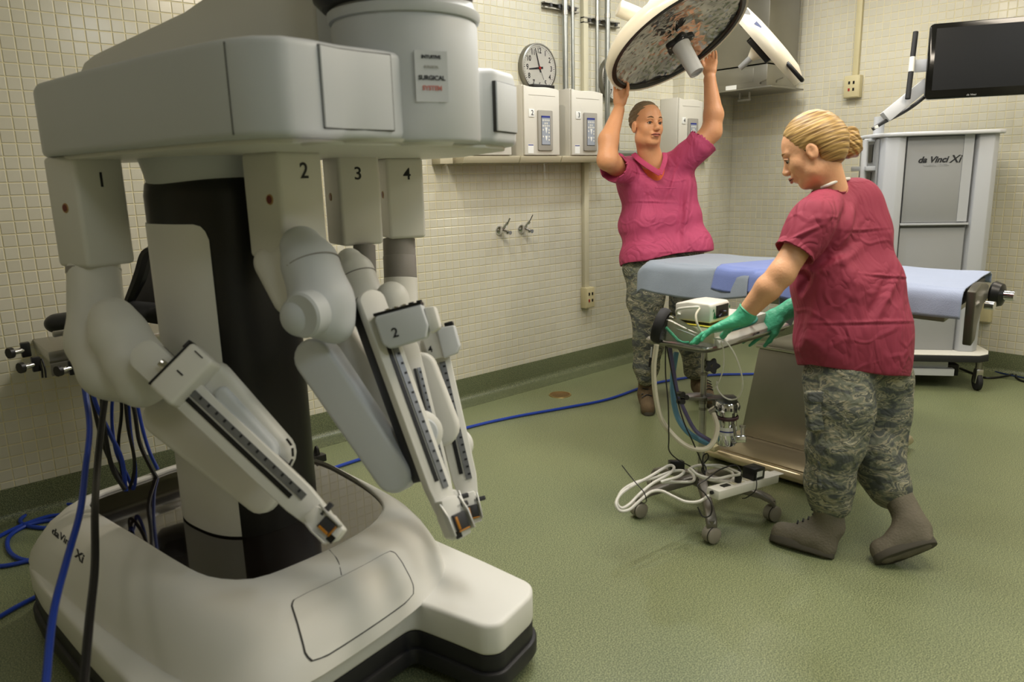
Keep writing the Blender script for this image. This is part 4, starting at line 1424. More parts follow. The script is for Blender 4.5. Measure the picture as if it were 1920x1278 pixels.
# end bracket on the right with its dark locking knob
eb = at(1835, 560, 3.28)
er = (tpt(1, 1) - tpt(1, 0)).normalized(); al = (tpt(1, 0) - tpt(0, 0)).normalized()
bk = MB().prism([(-.02, .055), (.10, .075), (.22, .065), (.30, .045), (.30, -.02), (.20, -.03), (.10, -.10), (.08, -.165), (-.005, -.175), (-.015, -.08)], tpt(1.0, .04, TZ - .05), er, EZ, al * .035).build('end_bracket', mat('bracket_grey', (86, 84, 74), rough=.35, metal=.6), table, bevel=.006, seg=3)
kc = tpt(1.02, .70, TZ - .065)
MB().lathe([(0, 0), (.055, 0), (.06, .01), (.05, .04), (.02, .05), (.018, .08), (0, .08)], kc, al, 28).build('lock_knob', BLACK, bk)
MB().cyl(kc + al * .05, kc + al * .09, .022, n=20).build('chrome_hub', CHROME, bk)
MB().cyl(tpt(1.03, .25, TZ - .07), tpt(1.05, .25, TZ - .07), .018, n=18).build('rivet', CHROME, bk)
g_ = MB()
for k in range(5): g_.box(tpt(.30, .02, TZ - .105 - k * .010), (.02, .10, .004))
gg = g_.build('vent_slats', CREAM, table); gg['kind'] = 'stuff'


def cloth(name, label, s0, s1, material, hang_near, hang_far, lift, wav, seed, t0=0., skew=0., col_ns=70, hem=None, endhang=0.):
    """a folded sheet laid over the table and hanging at the near side"""
    r_ = np.random.default_rng(seed); ph = r_.uniform(0, 6.28, 12)
    ns, nt = col_ns, 60; rows = []
    for i in range(ns + 1):
        s = s0 + (s1 - s0) * i / ns
        W = (tpt(s, 1) - tpt(s, 0)).length; acr = (tpt(s, 1) - tpt(s, 0)).normalized(); along = (tpt(1, 0) - tpt(0, 0)).normalized()
        hn = hang_near(i / ns) if callable(hang_near) else hang_near
        total = hn + W + hang_far; row = []
        for j in range(nt + 1):
            q = total * j / nt
            wr = wav * (sin(9 * s * 3 + q * 7 + ph[0]) + .6 * sin(31 * s + ph[1] + q * 3) + .5 * sin(q * 24 + ph[2] + s * 5) + .35 * sin(57 * s - q * 20 + ph[3]))
            sk = skew * (q - hn) / max(W, .1)
            if q < hn:
                dz = hn - q; out = .022 + .012 * sin(14 * s + ph[4]) + wr * 1.6 + dz * .10
                p = tpt(s, 0, TZ + lift) - acr * out * min(1, dz / .03) - EZ * dz
            elif q < hn + W:
                f_ = (q - hn) / W; p = tpt(s, f_, TZ + lift + .004 + wr * .8)
                e_ = min(q - hn, hn + W - q) / .03
                if e_ < 1: p.z -= .018 * (1 - e_) ** 2
            else:
                dz = q - hn - W; p = tpt(s, 1, TZ + lift) + acr * .02 - EZ * dz
            row.append(p + along * sk)
        if endhang and i < 5:
            f_ = (5 - i) / 5
            for p in row: p.z -= endhang * f_ * f_
        rows.append(row)
    m_ = MB(); vs = [p for r in rows for p in r]
    m_.add(vs, [(i * (nt + 1) + j, i * (nt + 1) + j + 1, (i + 1) * (nt + 1) + j + 1, (i + 1) * (nt + 1) + j) for i in range(ns) for j in range(nt)])
    ob = m_.build(name, material, angle=180)
    md = ob.modifiers.new('thick', 'SOLIDIFY'); md.thickness = .004; md.offset = 1
    tag(ob, label, 'sheet')
    return ob


cloth('table_sheet', 'grey-blue sheet hanging over the left end of the operating table', -.005, .42, CLOTHG, lambda u: .155 - .05 * u + .05 * sin(u * 2.6), .06, .006, .0022, 3, endhang=.03)
cloth('table_sheet', 'bluer sheet folded across the middle of the operating table', .30, .66, CLOTHB, lambda u: .12 + .01 * sin(u * 9), .05, .016, .0024, 5, skew=.12)
cloth('table_sheet', 'pale blue sheet on the right end of the operating table beyond the woman', .62, .995, CLOTHP, lambda u: .13 - .015 * u, .05, .007, .0022, 8)
MB_ = MB().prism([(0, 0), (.10, 0), (.085, -.10), (.06, -.16), (.02, -.15), (.0, -.06)], at(1462, 552, 3.75), RT, UP, FW * .02).build('drape_corner', CLOTHG, bevel=.006)
tag(MB_, 'small blue drape corner hanging beside the woman\'s far glove', 'drape')

# ================================================================== VISION CART
CE, CW = Vector((.61, -.79, 0)).normalized(), Vector((.79, .61, 0)).normalized()
CO = Vector((-.60, -2.405, 0))
CG = mat('cart_grey', (176, 179, 183), rough=.5, var=.02)
CG2 = mat('cart_grey_panel', (150, 152, 153), rough=.55, var=.02)
CGL = mat('cart_grey_light', (198, 200, 203), rough=.4, var=.02)


def Cc(u, w_, z): return CO + CE * u + CW * w_ + EZ * z


cart = thing('vision_cart', Cc(-.4, .35, 0), 'tall pale grey wheeled equipment cart with a lettered front, right of the woman', 'cart')
# plate
pl_ = [(-.85, .02), (-.80, -.03), (-.05, -.03), (.02, .02), (.06, .12), (.06, .55), (-.05, .66), (-.78, .66), (-.86, .55)]
MB().prism([(a, b) for a, b in pl_], CO + EZ * .205, CE, CW, EZ * .045).build('platform', RSK, cart, bevel=.004)
MB().prism([(a * .99 - .004, b * .985 + .004) for a, b in pl_], CO + EZ * .250, CE, CW, EZ * .006).build('platform_top', WHITEP, cart, bevel=.002)
ZT = 1.70
cb_ = MB()
cb_.prism([(-.765, .075), (-.60, .075), (-.585, .105), (-.17, .105), (-.155, .075), (-.02, .10), (-.02, .60), (-.765, .60)], CO + EZ * .256, CE, CW, EZ * (1.22 - .256))
body = MB().prism([(-.585, .135), (-.16, .135), (-.16, .60), (-.585, .60)], CO + EZ * .256, CE, CW, EZ * (ZT - .256)).build('back_housing', CG2, cart)
# right column (two-faced), left column
MB().prism([(-.165, .14), (-.150, .085), (-.065, .075), (-.018, .125), (-.018, .60), (-.165, .60)], CO + EZ * .256, CE, CW, EZ * (ZT - .256)).build('right_column', CG, cart, bevel=.006)
MB().prism([(-.735, .60), (-.735, .16), (-.71, .10), (-.635, .075), (-.590, .085), (-.580, .14), (-.580, .60)], CO + EZ * .256, CE, CW, EZ * (ZT - .256)).build('left_column', CG, cart, bevel=.006)
fpn = MB().box(Cc(-.375, .118, (ZT + 1.13) / 2), (.40, .03, ZT - 1.13 - .01), (CE, CW, EZ)).build('upper_front_panel', CG2, cart, bevel=.003)
MB().box(Cc(-.375, .126, (.256 + 1.10) / 2), (.40, .024, 1.10 - .256), (CE, CW, EZ)).build('lower_front_panel', CG2, cart, bevel=.003)
MB().box(Cc(-.375, .110, 1.125), (.42, .05, .014), (CE, CW, EZ)).build('ledge', CG, cart, bevel=.002)
MB().box(Cc(-.205, .105, 1.42), (.06, .012, .56), (CE, CW, EZ)).build('inner_bevel', CG, cart)
text('da Vinci', .054, Cc(-.415, .1015, 1.545), CE, EZ, INK, fpn, 'lettering', shear=.3, bold=.0016, sx=1.05)
text('Xi', .068, Cc(-.279, .1015, 1.545), CE, EZ, INK, fpn, 'lettering', shear=.3, bold=.001, sx=1.05)
text('SURGICAL  SYSTEM', .018, Cc(-.39, .1015, 1.51), CE, EZ, CG, fpn, 'lettering')
cap_ = [(-.80, .58), (-.795, .30), (-.77, .16), (-.70, .075), (-.60, .045), (-.05, .045), (.0, .08), (.015, .14), (.015, .62), (-.80, .62)]
MB().prism(cap_, CO + EZ * ZT, CE, CW, EZ * .026).build('top_slab', CGL, cart, bevel=.009, seg=3)
# open shelf unit on the left flank
sh = MB()
for z in (1.665, 1.50, 1.28): sh.box(Cc(-.765, .37, z), (.085, .40, .022), (CE, CW, EZ))
MB().box(Cc(-.765, .37, 1.50), (.085, .42, .03), (CE, CW, EZ)).build('shelf', CG, cart, bevel=.002)
MB().box(Cc(-.765, .37, 1.29), (.085, .42, .03), (CE, CW, EZ)).build('shelf', CG, cart, bevel=.002)
MB().box(Cc(-.742, .37, 1.46), (.012, .44, .46), (CE, CW, EZ)).build('shelf_back', CG2, cart)
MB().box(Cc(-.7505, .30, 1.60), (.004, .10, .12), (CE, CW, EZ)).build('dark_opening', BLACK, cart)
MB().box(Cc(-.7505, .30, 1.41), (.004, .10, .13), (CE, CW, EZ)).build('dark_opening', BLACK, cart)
MB().box(Cc(-.7505, .48, 1.40), (.004, .012, .16), (CE, CW, EZ)).build('hole_strip', DARKG, cart)
MB().box(Cc(-.765, .30, 1.345), (.05, .08, .08), (CE, CW, EZ)).build('paper_roll', PAPER, cart, bevel=.02)
MB().cyl(Cc(-.81, .22, .95), Cc(-.81, .22, ZT - .01), .020, n=20).build('front_handle_tube', CGL, cart)
MB().box(Cc(-.76, .22, ZT - .012), (.11, .02, .02), (CE, CW, EZ)).build('handle_bracket', CGL, cart, bevel=.003)
MB().box(Cc(-.755, .38, .76), (.06, .42, .95), (CE, CW, EZ)).build('lower_side_panel', CG, cart, bevel=.004)
MB().cyl(Cc(-.93, .56, .95), Cc(-.93, .56, ZT - .03), .022, n=20).build('rear_handle_tube', CGL, cart)
MB().box(Cc(-.86, .56, ZT - .03), (.16, .02, .016), (CE, CW, EZ)).build('handle_bracket', CGL, cart, bevel=.003)
# lower drawer boxes under the platform
MB().box(Cc(-.42, .26, .165), (.42, .40, .05), (CE, CW, EZ)).build('under_drawer', CGL, cart, bevel=.004)
MB().box(Cc(-.40, .05, .120), (.44, .05, .05), (CE, CW, EZ)).build('pedal_ledge', CGL, cart, bevel=.003)
MB().box(Cc(-.40, .35, .10), (.60, .36, .08), (CE, CW, EZ)).build('under_tray', RSK, cart, bevel=.004)
for u, w_ in ((-.03, .03), (-.80, .05), (-.03, .58), (-.80, .58)):
    cw = MB().cyl(Cc(u - .016, w_, .062), Cc(u + .016, w_, .062), .062, n=28).build('castor_wheel', BLACKM, cart, bevel=.006)
    MB().cyl(Cc(u - .02, w_, .062), Cc(u + .02, w_, .062), .014, n=14).build('axle', CHROME, cw)
    MB().prism([(-.02, .05), (.022, .05), (.028, .12), (.02, .15), (-.03, .15), (-.034, .11)], Cc(u - .022, w_, 0), CW, EZ, CE * .044).build('castor_fork', STEEL, cart, bevel=.004)
    MB().cyl(Cc(u, w_, .15), Cc(u, w_, .206), .02, n=16).build('castor_stem', STEELD, cart)
# monitor arm and monitor
ap = at(1648, 236, 5.05)
MB().cyl(Vector((ap.x, ap.y, ZT + .02)), Vector((ap.x, ap.y, ZT + .14)), .034, n=28).build('arm_post', CGL, cart)
a0, a1 = at(1652, 224, 4.98), at(1748, 150, 4.85)
ad_ = (a1 - a0).normalized()
MB().box((a0 + a1) / 2 + Vector((0, 0, 0)), ((a1 - a0).length, .05, .075), frame(-FW, ad_)[0:1] + (frame(-FW, ad_)[2], frame(-FW, ad_)[1])).build('monitor_arm', CGL, cart, bevel=.006)
MB().tube([at(1636, 242, 4.93), at(1655, 230, 4.92), at(1690, 212, 4.90), at(1715, 196, 4.86), at(1745, 172, 4.83)], .013).build('arm_cable', BLACK, cart)
MB().cyl(at(1641, 236, 4.925), at(1643, 241, 4.925), .017, n=16).build('cable_tie', PAPER, cart)

ma = radians(20)
r2 = Vector((RT.x, RT.y, 0)).normalized(); f2 = Vector((FW.x, FW.y, 0)).normalized()
me_ = r2 * cos(ma) - f2 * sin(ma); mn_ = -(f2 * cos(ma) + r2 * sin(ma))
mon = thing('monitor', at(1850, 186, 4.7), 'black flat monitor on a swing arm above the grey cart, cut by the picture edge', 'monitor')
mul, mbl = at(1746, 52, 4.80), at(1733, 187, 4.80)
mh = (mul - mbl).length * .985; mw = mh * 1.66
mup = (EZ * .997 - mn_ * .02).normalized()
mc = mbl + me_ * mw / 2 + mup * mh / 2
MB().prism(rrect(mw, mh, .025, 6), mc - mn_ * .045, me_, mup, mn_ * .045).build('bezel', mat('piano_black', (10, 10, 11), rough=.12, coat=.5), mon, bevel=.006)
MB().box(mc + mn_ * .0007 + mup * .012, (mw - .075, mh - .085, .0015), (me_, mup, mn_)).build('screen', mat('screen_off', (12, 12, 13), rough=.3), mon)
text('da Vinci', .017, mc + mn_ * .0008 - mup * (mh / 2 - .016) - me_ * .12, me_, mup, GREYP, mon, 'lettering', shear=.2)
# handle beside the monitor
hb = at(1711, 122, 4.86)
hx = at(1717, 60, 4.86); hl = at(1702, 185, 4.86)
hd = (hx - hl).normalized()
MB().tube([hl, hl.lerp(hx, .5), hx], .0165, n=14).build('grip_bar', BLACKM, mon)
MB().cyl(hl.lerp(hx, .40), hl.lerp(hx, .62), .0185, n=20).build('grip_collar', WHITEP, mon)
MB().box(at(1730, 123, 4.88), (.10, .05, .075), (me_, mn_, EZ)).build('grip_bracket', CGL, mon, bevel=.004)

# ================================================================== SURGICAL LAMPS
LW = mat('lamp_white', (222, 212, 190), rough=.3, var=.02, coat=.2)
REFL = bpy.data.materials.new('reflector_cells'); REFL.use_nodes = True
nt, b = nodes_of(REFL)
b.inputs['Metallic'].default_value = .92; b.inputs['Roughness'].default_value = .2
vo = nt.nodes.new('ShaderNodeTexVoronoi'); vo.inputs['Scale'].default_value = 30; vo.feature = 'SMOOTH_F1'
no = nt.nodes.new('ShaderNodeTexNoise'); no.inputs['Scale'].default_value = 9
tc = nt.nodes.new('ShaderNodeTexCoord')
for n in (vo, no): nt.links.new(tc.outputs['Object'], n.inputs['Vector'])
cr = nt.nodes.new('ShaderNodeValToRGB'); cr.color_ramp.elements[0].color = (.5, .5, .5, 1); cr.color_ramp.elements[1].color = (.85, .84, .82, 1)
cr.color_ramp.elements[0].position = .3; cr.color_ramp.elements[1].position = .7
nt.links.new(no.outputs[0], cr.inputs[0]); nt.links.new(cr.outputs[0], b.inputs['Base Color'])
bp = nt.nodes.new('ShaderNodeBump'); bp.inputs['Strength'].default_value = .35; bp.inputs['Distance'].default_value = .02
nt.links.new(vo.outputs[0], bp.inputs['Height']); nt.links.new(bp.outputs[0], b.inputs['Normal'])
CLEAR = mat('clear_cover', (246, 246, 246), rough=.05, trans=1., var=0, ior=1.08)


def surgical_lamp(c, n, R, label, hl_, handle_r, star=True, thick=.13):
    n = Vector(n).normalized(); c = Vector(c)
    t = thing('surgical_lamp', c, label, 'lamp')
    k = thick / .13
    MB().lathe([(R * .955, .004), (R * .985, .010), (R, -.005), (R, -.03 * k), (R * .985, -.055 * k), (R * .92, -.09 * k), (R * .75, -.12 * k), (R * .4, -.132 * k), (0, -.135 * k)], c, n, 72).build('housing', LW, t)
    MB().lathe([(R * .885, -.002), (R * .90, .007), (R * .955, .007), (R * .965, -.002)], c, n, 72).build('black_seal', BLACK, t)
    ex_, ey_, ez_ = frame(n); rr_ = np.random.default_rng(4)
    grid = []; NA = 30
    for i in range(10):
        q_ = i / 9; r_ = R * (.9 - .86 * q_); h_ = -.012 - .05 * (1 - (1 - q_) ** 2)
        grid.append([c + (ex_ * cos(2 * pi * (j + .5 * (i % 2)) / NA) + ey_ * sin(2 * pi * (j + .5 * (i % 2)) / NA)) * r_ + n * (h_ + rr_.normal(0, .0052)) for j in range(NA)])
    MB().loft(grid, cap0=False).build('reflector', REFL, t, angle=180)
    if star:
        m_ = []
        for i in range(60):
            a = 2 * pi * i / 60; m_.append(((.080 + .012 * cos(5 * a)) * cos(a), (.080 + .012 * cos(5 * a)) * sin(a)))
        ex, ey, ez = frame(n)
        st = MB().prism(m_, c + n * .006, ex, ey, n * .030).build('handle_mount', BLACK, t, bevel=.005)
        for i in range(5):
            a = 2 * pi * i / 5
            MB().cyl(c + n * .036 + (ex * cos(a) + ey * sin(a)) * .076, c + n * .038 + (ex * cos(a) + ey * sin(a)) * .076, .006, n=10).build('screw', CHROME, st)
    h = MB().lathe([(0, .02), (handle_r * 1.08, .02), (handle_r * 1.08, .055), (handle_r, .06), (handle_r * .90, hl_ - .006), (handle_r * .86, hl_), (handle_r * .7, hl_), (handle_r * .68, hl_ - .008), (0, hl_ - .008)], c, n, 36).build('grip_handle', mat('lamp_handle', (176, 176, 172), rough=.45), t)
    return t


vdir = _ray(1275, 80).normalized()
tA = radians(77.5)
n1 = (-vdir) * cos(tA) + (RT * .50 - UP * .866) * sin(tA)
L1C = at(1271, 75, 4.35)
lamp1 = surgical_lamp(L1C, n1, .448, 'large tilted round surgical lamp held up by the man', .235, .050)
# yoke stub, pipe and spring arm going up to the ceiling
j0, j1 = at(1160, 15, 4.42), at(1206, 34, 4.45)
MB().cyl(j0, j1, .048, n=32).build('yoke_stub', LW, lamp1, bevel=.004)
MB().cyl(j0 - (j1 - j0).normalized() * .002, j0, .040, n=32).build('stub_cap', LW, lamp1)
MB().tube([j1 - (j1 - j0) * .1, at(1212, 22, 4.46), at(1232, -4, 4.5), at(1290, -45, 4.55)], [.03, .024, .022, .022], n=16).build('yoke_arm', LW, lamp1)
MB().cyl(j1, j1 + (j1 - j0) * .25, .055, .04, n=24).build('yoke_flange', LW, lamp1)
MB().tube([at(1290, -45, 4.55), at(1330, -110, 4.6), Vector((-1.9, -1.5, CEIL))], .03, n=16).build('suspension_arm', LW, lamp1)
MB().cyl(Vector((-1.9, -1.5, CEIL - .02)), Vector((-1.9, -1.5, CEIL)), .14, n=32).build('ceiling_rose', LW, lamp1)

n2 = ((RT * -.75 - UP * .66) * .86 + FW * .45).normalized()
L2C = at(1430, 88, 4.95)
lamp2 = surgical_lamp(L2C, n2, .338, 'smaller surgical lamp seen edge-on behind the large one', .19, .022, star=False, thick=.095)
mj = (RT * .66 - UP * .75).normalized(); mj = (mj - n2 * mj.dot(n2)).normalized(); pj = n2.cross(mj)
if pj.dot(FW) > 0: pj = -pj
MB().prism(rrect(.20, .16, .02), L2C + n2 * .0, mj, pj, n2 * .05).build('grip_base', BLACK, lamp2, bevel=.006)
MB().cyl(L2C + n2 * .045, L2C + n2 * .10, .055, .024, n=28).build('grip_cone', LW, lamp2)
gb = L2C - n2 * .045 + mj * .26 + pj * .21
MB().tube([gb - mj * .085, gb - mj * .05 + pj * .05, gb + pj * .055, gb + mj * .07 + pj * .03, gb + mj * .08], .014, n=10).build('side_grip', BLACK, lamp2)
MB().cyl(at(1391, 30, 4.72), at(1397, 38, 4.85), .05, n=28).build('swivel', mat('swivel_grey', (150, 150, 148), rough=.4), lamp2)
MB().tube([at(1391, 30, 4.76), at(1380, -30, 4.8), Vector((-1.35, -1.9, CEIL))], .032, n=16).build('suspension_arm', LW, lamp2)
lbp = L2C - n2 * .062 - mj * .12 + pj * .30
MB().box(lbp + mj * .02, (.05, .02, .006), (mj, frame(pj, mj)[1], pj)).build('rating_label', mat('label_blue_grey', (120, 130, 170)), lamp2)

# ================================================================== SPARE TABLE TOP SECTION behind the robot
bt = thing('instrument_table', Vector((-4.6, -.75, 0)), 'low steel table section with side clamps standing behind the robot\'s column', 'table')
q0, q1, q2, q3 = at(50, 634, 3.25), at(92, 668, 3.0), at(420, 615, 3.35), at(380, 590, 3.6)
zt_ = (q1.z + q2.z) / 2


def flatz(p, z): return Vector((p.x, p.y, z))


q0, q1, q2, q3 = onZ(50, 626, .83), onZ(90, 660, .83), onZ(420, 603, .83), onZ(400, 575, .83)
MB().loft([[flatz(p, z) for p in (q0, q1, q2, q3)] for z in (.785, .83)]).build('table_top', STEEL, bt, bevel=.004)
d_ = (q2 - q1).normalized(); n_ = (q0 - q1).normalized()
MB().box(q1 + d_ * .30 - EZ * .075, (.60, .03, .055), (d_, n_, EZ)).build('front_frame', STEELD, bt, bevel=.003)
MB().box(q1 + d_ * .34 - EZ * .075 - n_ * .016, (.46, .004, .03), (d_, n_, EZ)).build('frame_slot', BLACK, bt)
for k, (px, py) in enumerate(((48, 655), (68, 682), (137, 688))):
    p = at(px, py, 3.05)
    cl_ = MB().box(p, (.035, .03, .06), (d_, n_, EZ)).build('clamp', BLACK, bt, bevel=.004)
    MB().cyl(p, p - d_ * .05 - n_ * .02, .011, n=12).build('clamp_screw', CHROME, cl_)
    MB().cyl(p - d_ * .05 - n_ * .02, p - d_ * .065 - n_ * .025, .022, n=10).build('clamp_knob', BLACK, cl_)
for px in (78, 84): MB().tube([at(px - 6, 672, 3.05), at(px, 690, 3.05), at(px + 2, 708, 3.05)], .004).build('strap', BLACK, bt)
MB().cyl(Vector((-4.75, -.62, .03)), Vector((-4.75, -.62, .79)), .07, n=28).build('pedestal', STEELD, bt)
MB().box(Vector((-4.75, -.62, .02)), (.5, .4, .04)).build('foot', STEELD, bt, bevel=.01)
# black padded parts lying on it
s = SDF(.007)
s.cap(at(108, 606, 3.2), at(150, 600, 3.2), .052, .052, k=.01, flat=(0, 0, 1), ratio=.8)
s.cap(at(108, 606, 3.2), at(200, 596, 3.22), .040, .04, k=.01)
o = s.build('arm_pad', mat('pad_vinyl', (40, 41, 44), rough=.4)); tag(o, 'rounded dark vinyl pad at the left end of the steel table', 'cushion')
tag(MB().box(at(128, 622, 3.10), (.12, .02, .025), (d_, n_, EZ)).build('pad_rail', STEEL, bevel=.006), 'short bright rail lying against the dark pad', 'rail')
seat_ = thing('folded_headrest', at(285, 600, 3.3), 'black angular padded rest standing on the steel table beside the column', 'headrest')
fx_, fy_, fz_ = RT, UP, FW
MB().prism([(-.14, -.115), (-.13, -.05), (-.04, .17), (-.015, .205), (.06, .225), (.14, .22), (.14, -.13), (-.02, -.15)], at(284, 540, 3.35), RT, UP, FW * .09).build('back_pad', mat('pad_grey', (62, 60, 58), rough=.6), seat_, bevel=.02, seg=3)
MB().tube([at(236, 578, 3.3), at(262, 520, 3.25), at(276, 478, 3.25), at(300, 468, 3.25)], [.02, .03, .03, .02]).build('bracket_arm', BLACK, seat_)
s = SDF(.007)
s.cap(at(262, 590, 3.28), at(330, 600, 3.3), .03, .03, k=.02); s.cap(at(250, 575, 3.28), at(320, 578, 3.3), .028, .02, k=.02); s.cap(at(285, 588, 3.26), at(305, 578, 3.26), .018, .02, k=.01)
s.build('crumpled_cover', BLACKM, seat_)

# ================================================================== PEOPLE
def skin_mat(name, rgb):
    M = mat(name, rgb, rough=.48, var=.10, scale=7, bump=.12, bscale=90)
    nt, b = nodes_of(M)
    b.inputs['Subsurface Weight'].default_value = .12
    b.inputs['Subsurface Radius'].default_value = (.02, .008, .004)
    return M


SKM = skin_mat('skin_man', (208, 150, 108))
SKW = skin_mat('skin_woman', (222, 168, 128))
LIP = mat('lips', (176, 104, 84), rough=.5)
EYEW = mat('eye_white', (176, 168, 156), rough=.25)
IRIS = mat('iris', (44, 34, 28), rough=.2)
BROW = mat('brow', (104, 78, 52), rough=.9)


def cloth_mat(name, rgb, dark=.55, crease=1.):
    M = bpy.data.materials.new(name); M.use_nodes = True
    nt, b = nodes_of(M)
    tc = nt.nodes.new('ShaderNodeTexCoord')
    vo = nt.nodes.new('ShaderNodeTexVoronoi'); vo.feature = 'DISTANCE_TO_EDGE'; vo.inputs['Scale'].default_value = 4.2
    mp = nt.nodes.new('ShaderNodeMapping'); mp.inputs['Scale'].default_value = (1, 1, .55)
    nt.links.new(tc.outputs['Object'], mp.inputs[0])
    n = nt.nodes.new('ShaderNodeTexNoise'); n.inputs['Scale'].default_value = 7; n.inputs['Distortion'].default_value = 1.6; n.inputs['Detail'].default_value = 2
    n2 = nt.nodes.new('ShaderNodeTexNoise'); n2.inputs['Scale'].default_value = 420
    nt.links.new(mp.outputs[0], n.inputs['Vector']); nt.links.new(tc.outputs['Object'], n2.inputs['Vector'])
    ab = nt.nodes.new('ShaderNodeMath'); ab.operation = 'SUBTRACT'; ab.inputs[1].default_value = .5
    ab2 = nt.nodes.new('ShaderNodeMath'); ab2.operation = 'ABSOLUTE'
    nt.links.new(n.outputs[0], ab.inputs[0]); nt.links.new(ab.outputs[0], ab2.inputs[0])
    bp = nt.nodes.new('ShaderNodeBump'); bp.inputs['Strength'].default_value = .55 * crease; bp.inputs['Distance'].default_value = .05
    nz = nt.nodes.new('ShaderNodeTexNoise'); nz.inputs['Scale'].default_value = 4; nt.links.new(tc.outputs['Object'], nz.inputs['Vector'])
    vm = nt.nodes.new('ShaderNodeVectorMath'); vm.operation = 'MULTIPLY_ADD'; vm.inputs[1].default_value = (.35, .35, .35)
    nt.links.new(nz.outputs['Color'], vm.inputs[0]); nt.links.new(tc.outputs['Object'], vm.inputs[2]); nt.links.new(vm.outputs[0], vo.inputs['Vector'])
    mr = nt.nodes.new('ShaderNodeMapRange'); mr.inputs[2].default_value = .09; mr.interpolation_type = 'SMOOTHSTEP'; nt.links.new(vo.outputs['Distance'], mr.inputs[0])
    bp3 = nt.nodes.new('ShaderNodeBump'); bp3.inputs['Strength'].default_value = .28 * crease; bp3.inputs['Distance'].default_value = .012; bp3.invert = True
    nt.links.new(mr.outputs[0], bp3.inputs['Height']); nt.links.new(bp3.outputs[0], bp.inputs['Normal'])
    bp2 = nt.nodes.new('ShaderNodeBump'); bp2.inputs['Strength'].default_value = .15; bp2.inputs['Distance'].default_value = .002
    nt.links.new(ab2.outputs[0], bp.inputs['Height']); nt.links.new(n2.outputs[0], bp2.inputs['Height']); nt.links.new(bp.outputs[0], bp2.inputs['Normal'])
    nt.links.new(bp2.outputs[0], b.inputs['Normal'])
    c = lin(rgb)
    mx = nt.nodes.new('ShaderNodeMix'); mx.data_type = 'RGBA'
    mx.inputs[6].default_value = tuple(v * .9 for v in c) + (1,); mx.inputs[7].default_value = tuple(min(1, v * 1.08) for v in c) + (1,)
    nt.links.new(n2.outputs[0], mx.inputs[0]); nt.links.new(mx.outputs[2], b.inputs['Base Color'])
    b.inputs['Roughness'].default_value = .75; b.inputs['Sheen Weight'].default_value = .0
    return M


SCM = cloth_mat('scrub_magenta', (176, 64, 102))
SCW = cloth_mat('scrub_maroon', (146, 46, 70))
TEE = cloth_mat('tee_orange', (226, 104, 56), crease=.3)


def camo_mat():
    M = bpy.data.materials.new('camouflage_cloth'); M.use_nodes = True
    nt, b = nodes_of(M)
    tc = nt.nodes.new('ShaderNodeTexCoord')
    mp = nt.nodes.new('ShaderNodeMapping'); mp.inputs['Scale'].default_value = (1, 1, 2.4); mp.inputs['Rotation'].default_value = (.3, .25, 0)
    nt.links.new(tc.outputs['Object'], mp.inputs[0])
    n = nt.nodes.new('ShaderNodeTexNoise'); n.inputs['Scale'].default_value = 10; n.inputs['Detail'].default_value = 4.5; n.inputs['Distortion'].default_value = 1.1
    nt.links.new(mp.outputs[0], n.inputs['Vector'])
    r = nt.nodes.new('ShaderNodeValToRGB'); r.color_ramp.interpolation = 'CONSTANT'
    e = r.color_ramp.elements
    e[0].position = 0; e[0].color = lin((76, 80, 78)) + (1,)
    e[1].position = .43; e[1].color = lin((104, 108, 94)) + (1,)
    for p, c in ((.50, (142, 138, 116)), (.545, (86, 90, 84)), (.60, (160, 156, 134)), (.65, (112, 114, 102))):
        q = e.new(p); q.color = lin(c) + (1,)
    nt.links.new(n.outputs[0], r.inputs[0]); nt.links.new(r.outputs[0], b.inputs['Base Color'])
    b.inputs['Roughness'].default_value = .85
    n3 = nt.nodes.new('ShaderNodeTexNoise'); n3.inputs['Scale'].default_value = 16; n3.inputs['Distortion'].default_value = 1.5
    nt.links.new(tc.outputs['Object'], n3.inputs['Vector'])
    bp = nt.nodes.new('ShaderNodeBump'); bp.inputs['Strength'].default_value = .5; bp.inputs['Distance'].default_value = .03
    nt.links.new(n3.outputs[0], bp.inputs['Height']); nt.links.new(bp.outputs[0], b.inputs['Normal'])
    return M


CAMO = camo_mat()
BOOT = mat('boot_suede', (104, 98, 84), rough=.85, var=.12, scale=14, bump=.3, bscale=120)
BOOTM = mat('boot_suede_brown', (98, 82, 60), rough=.85, var=.12, scale=14, bump=.3, bscale=120)
SOLE = mat('boot_sole', (70, 66, 56), rough=.8)
GLOVE = mat('nitrile_glove', (76, 178, 140), rough=.42, var=.06, scale=16, bump=.35, bscale=70)


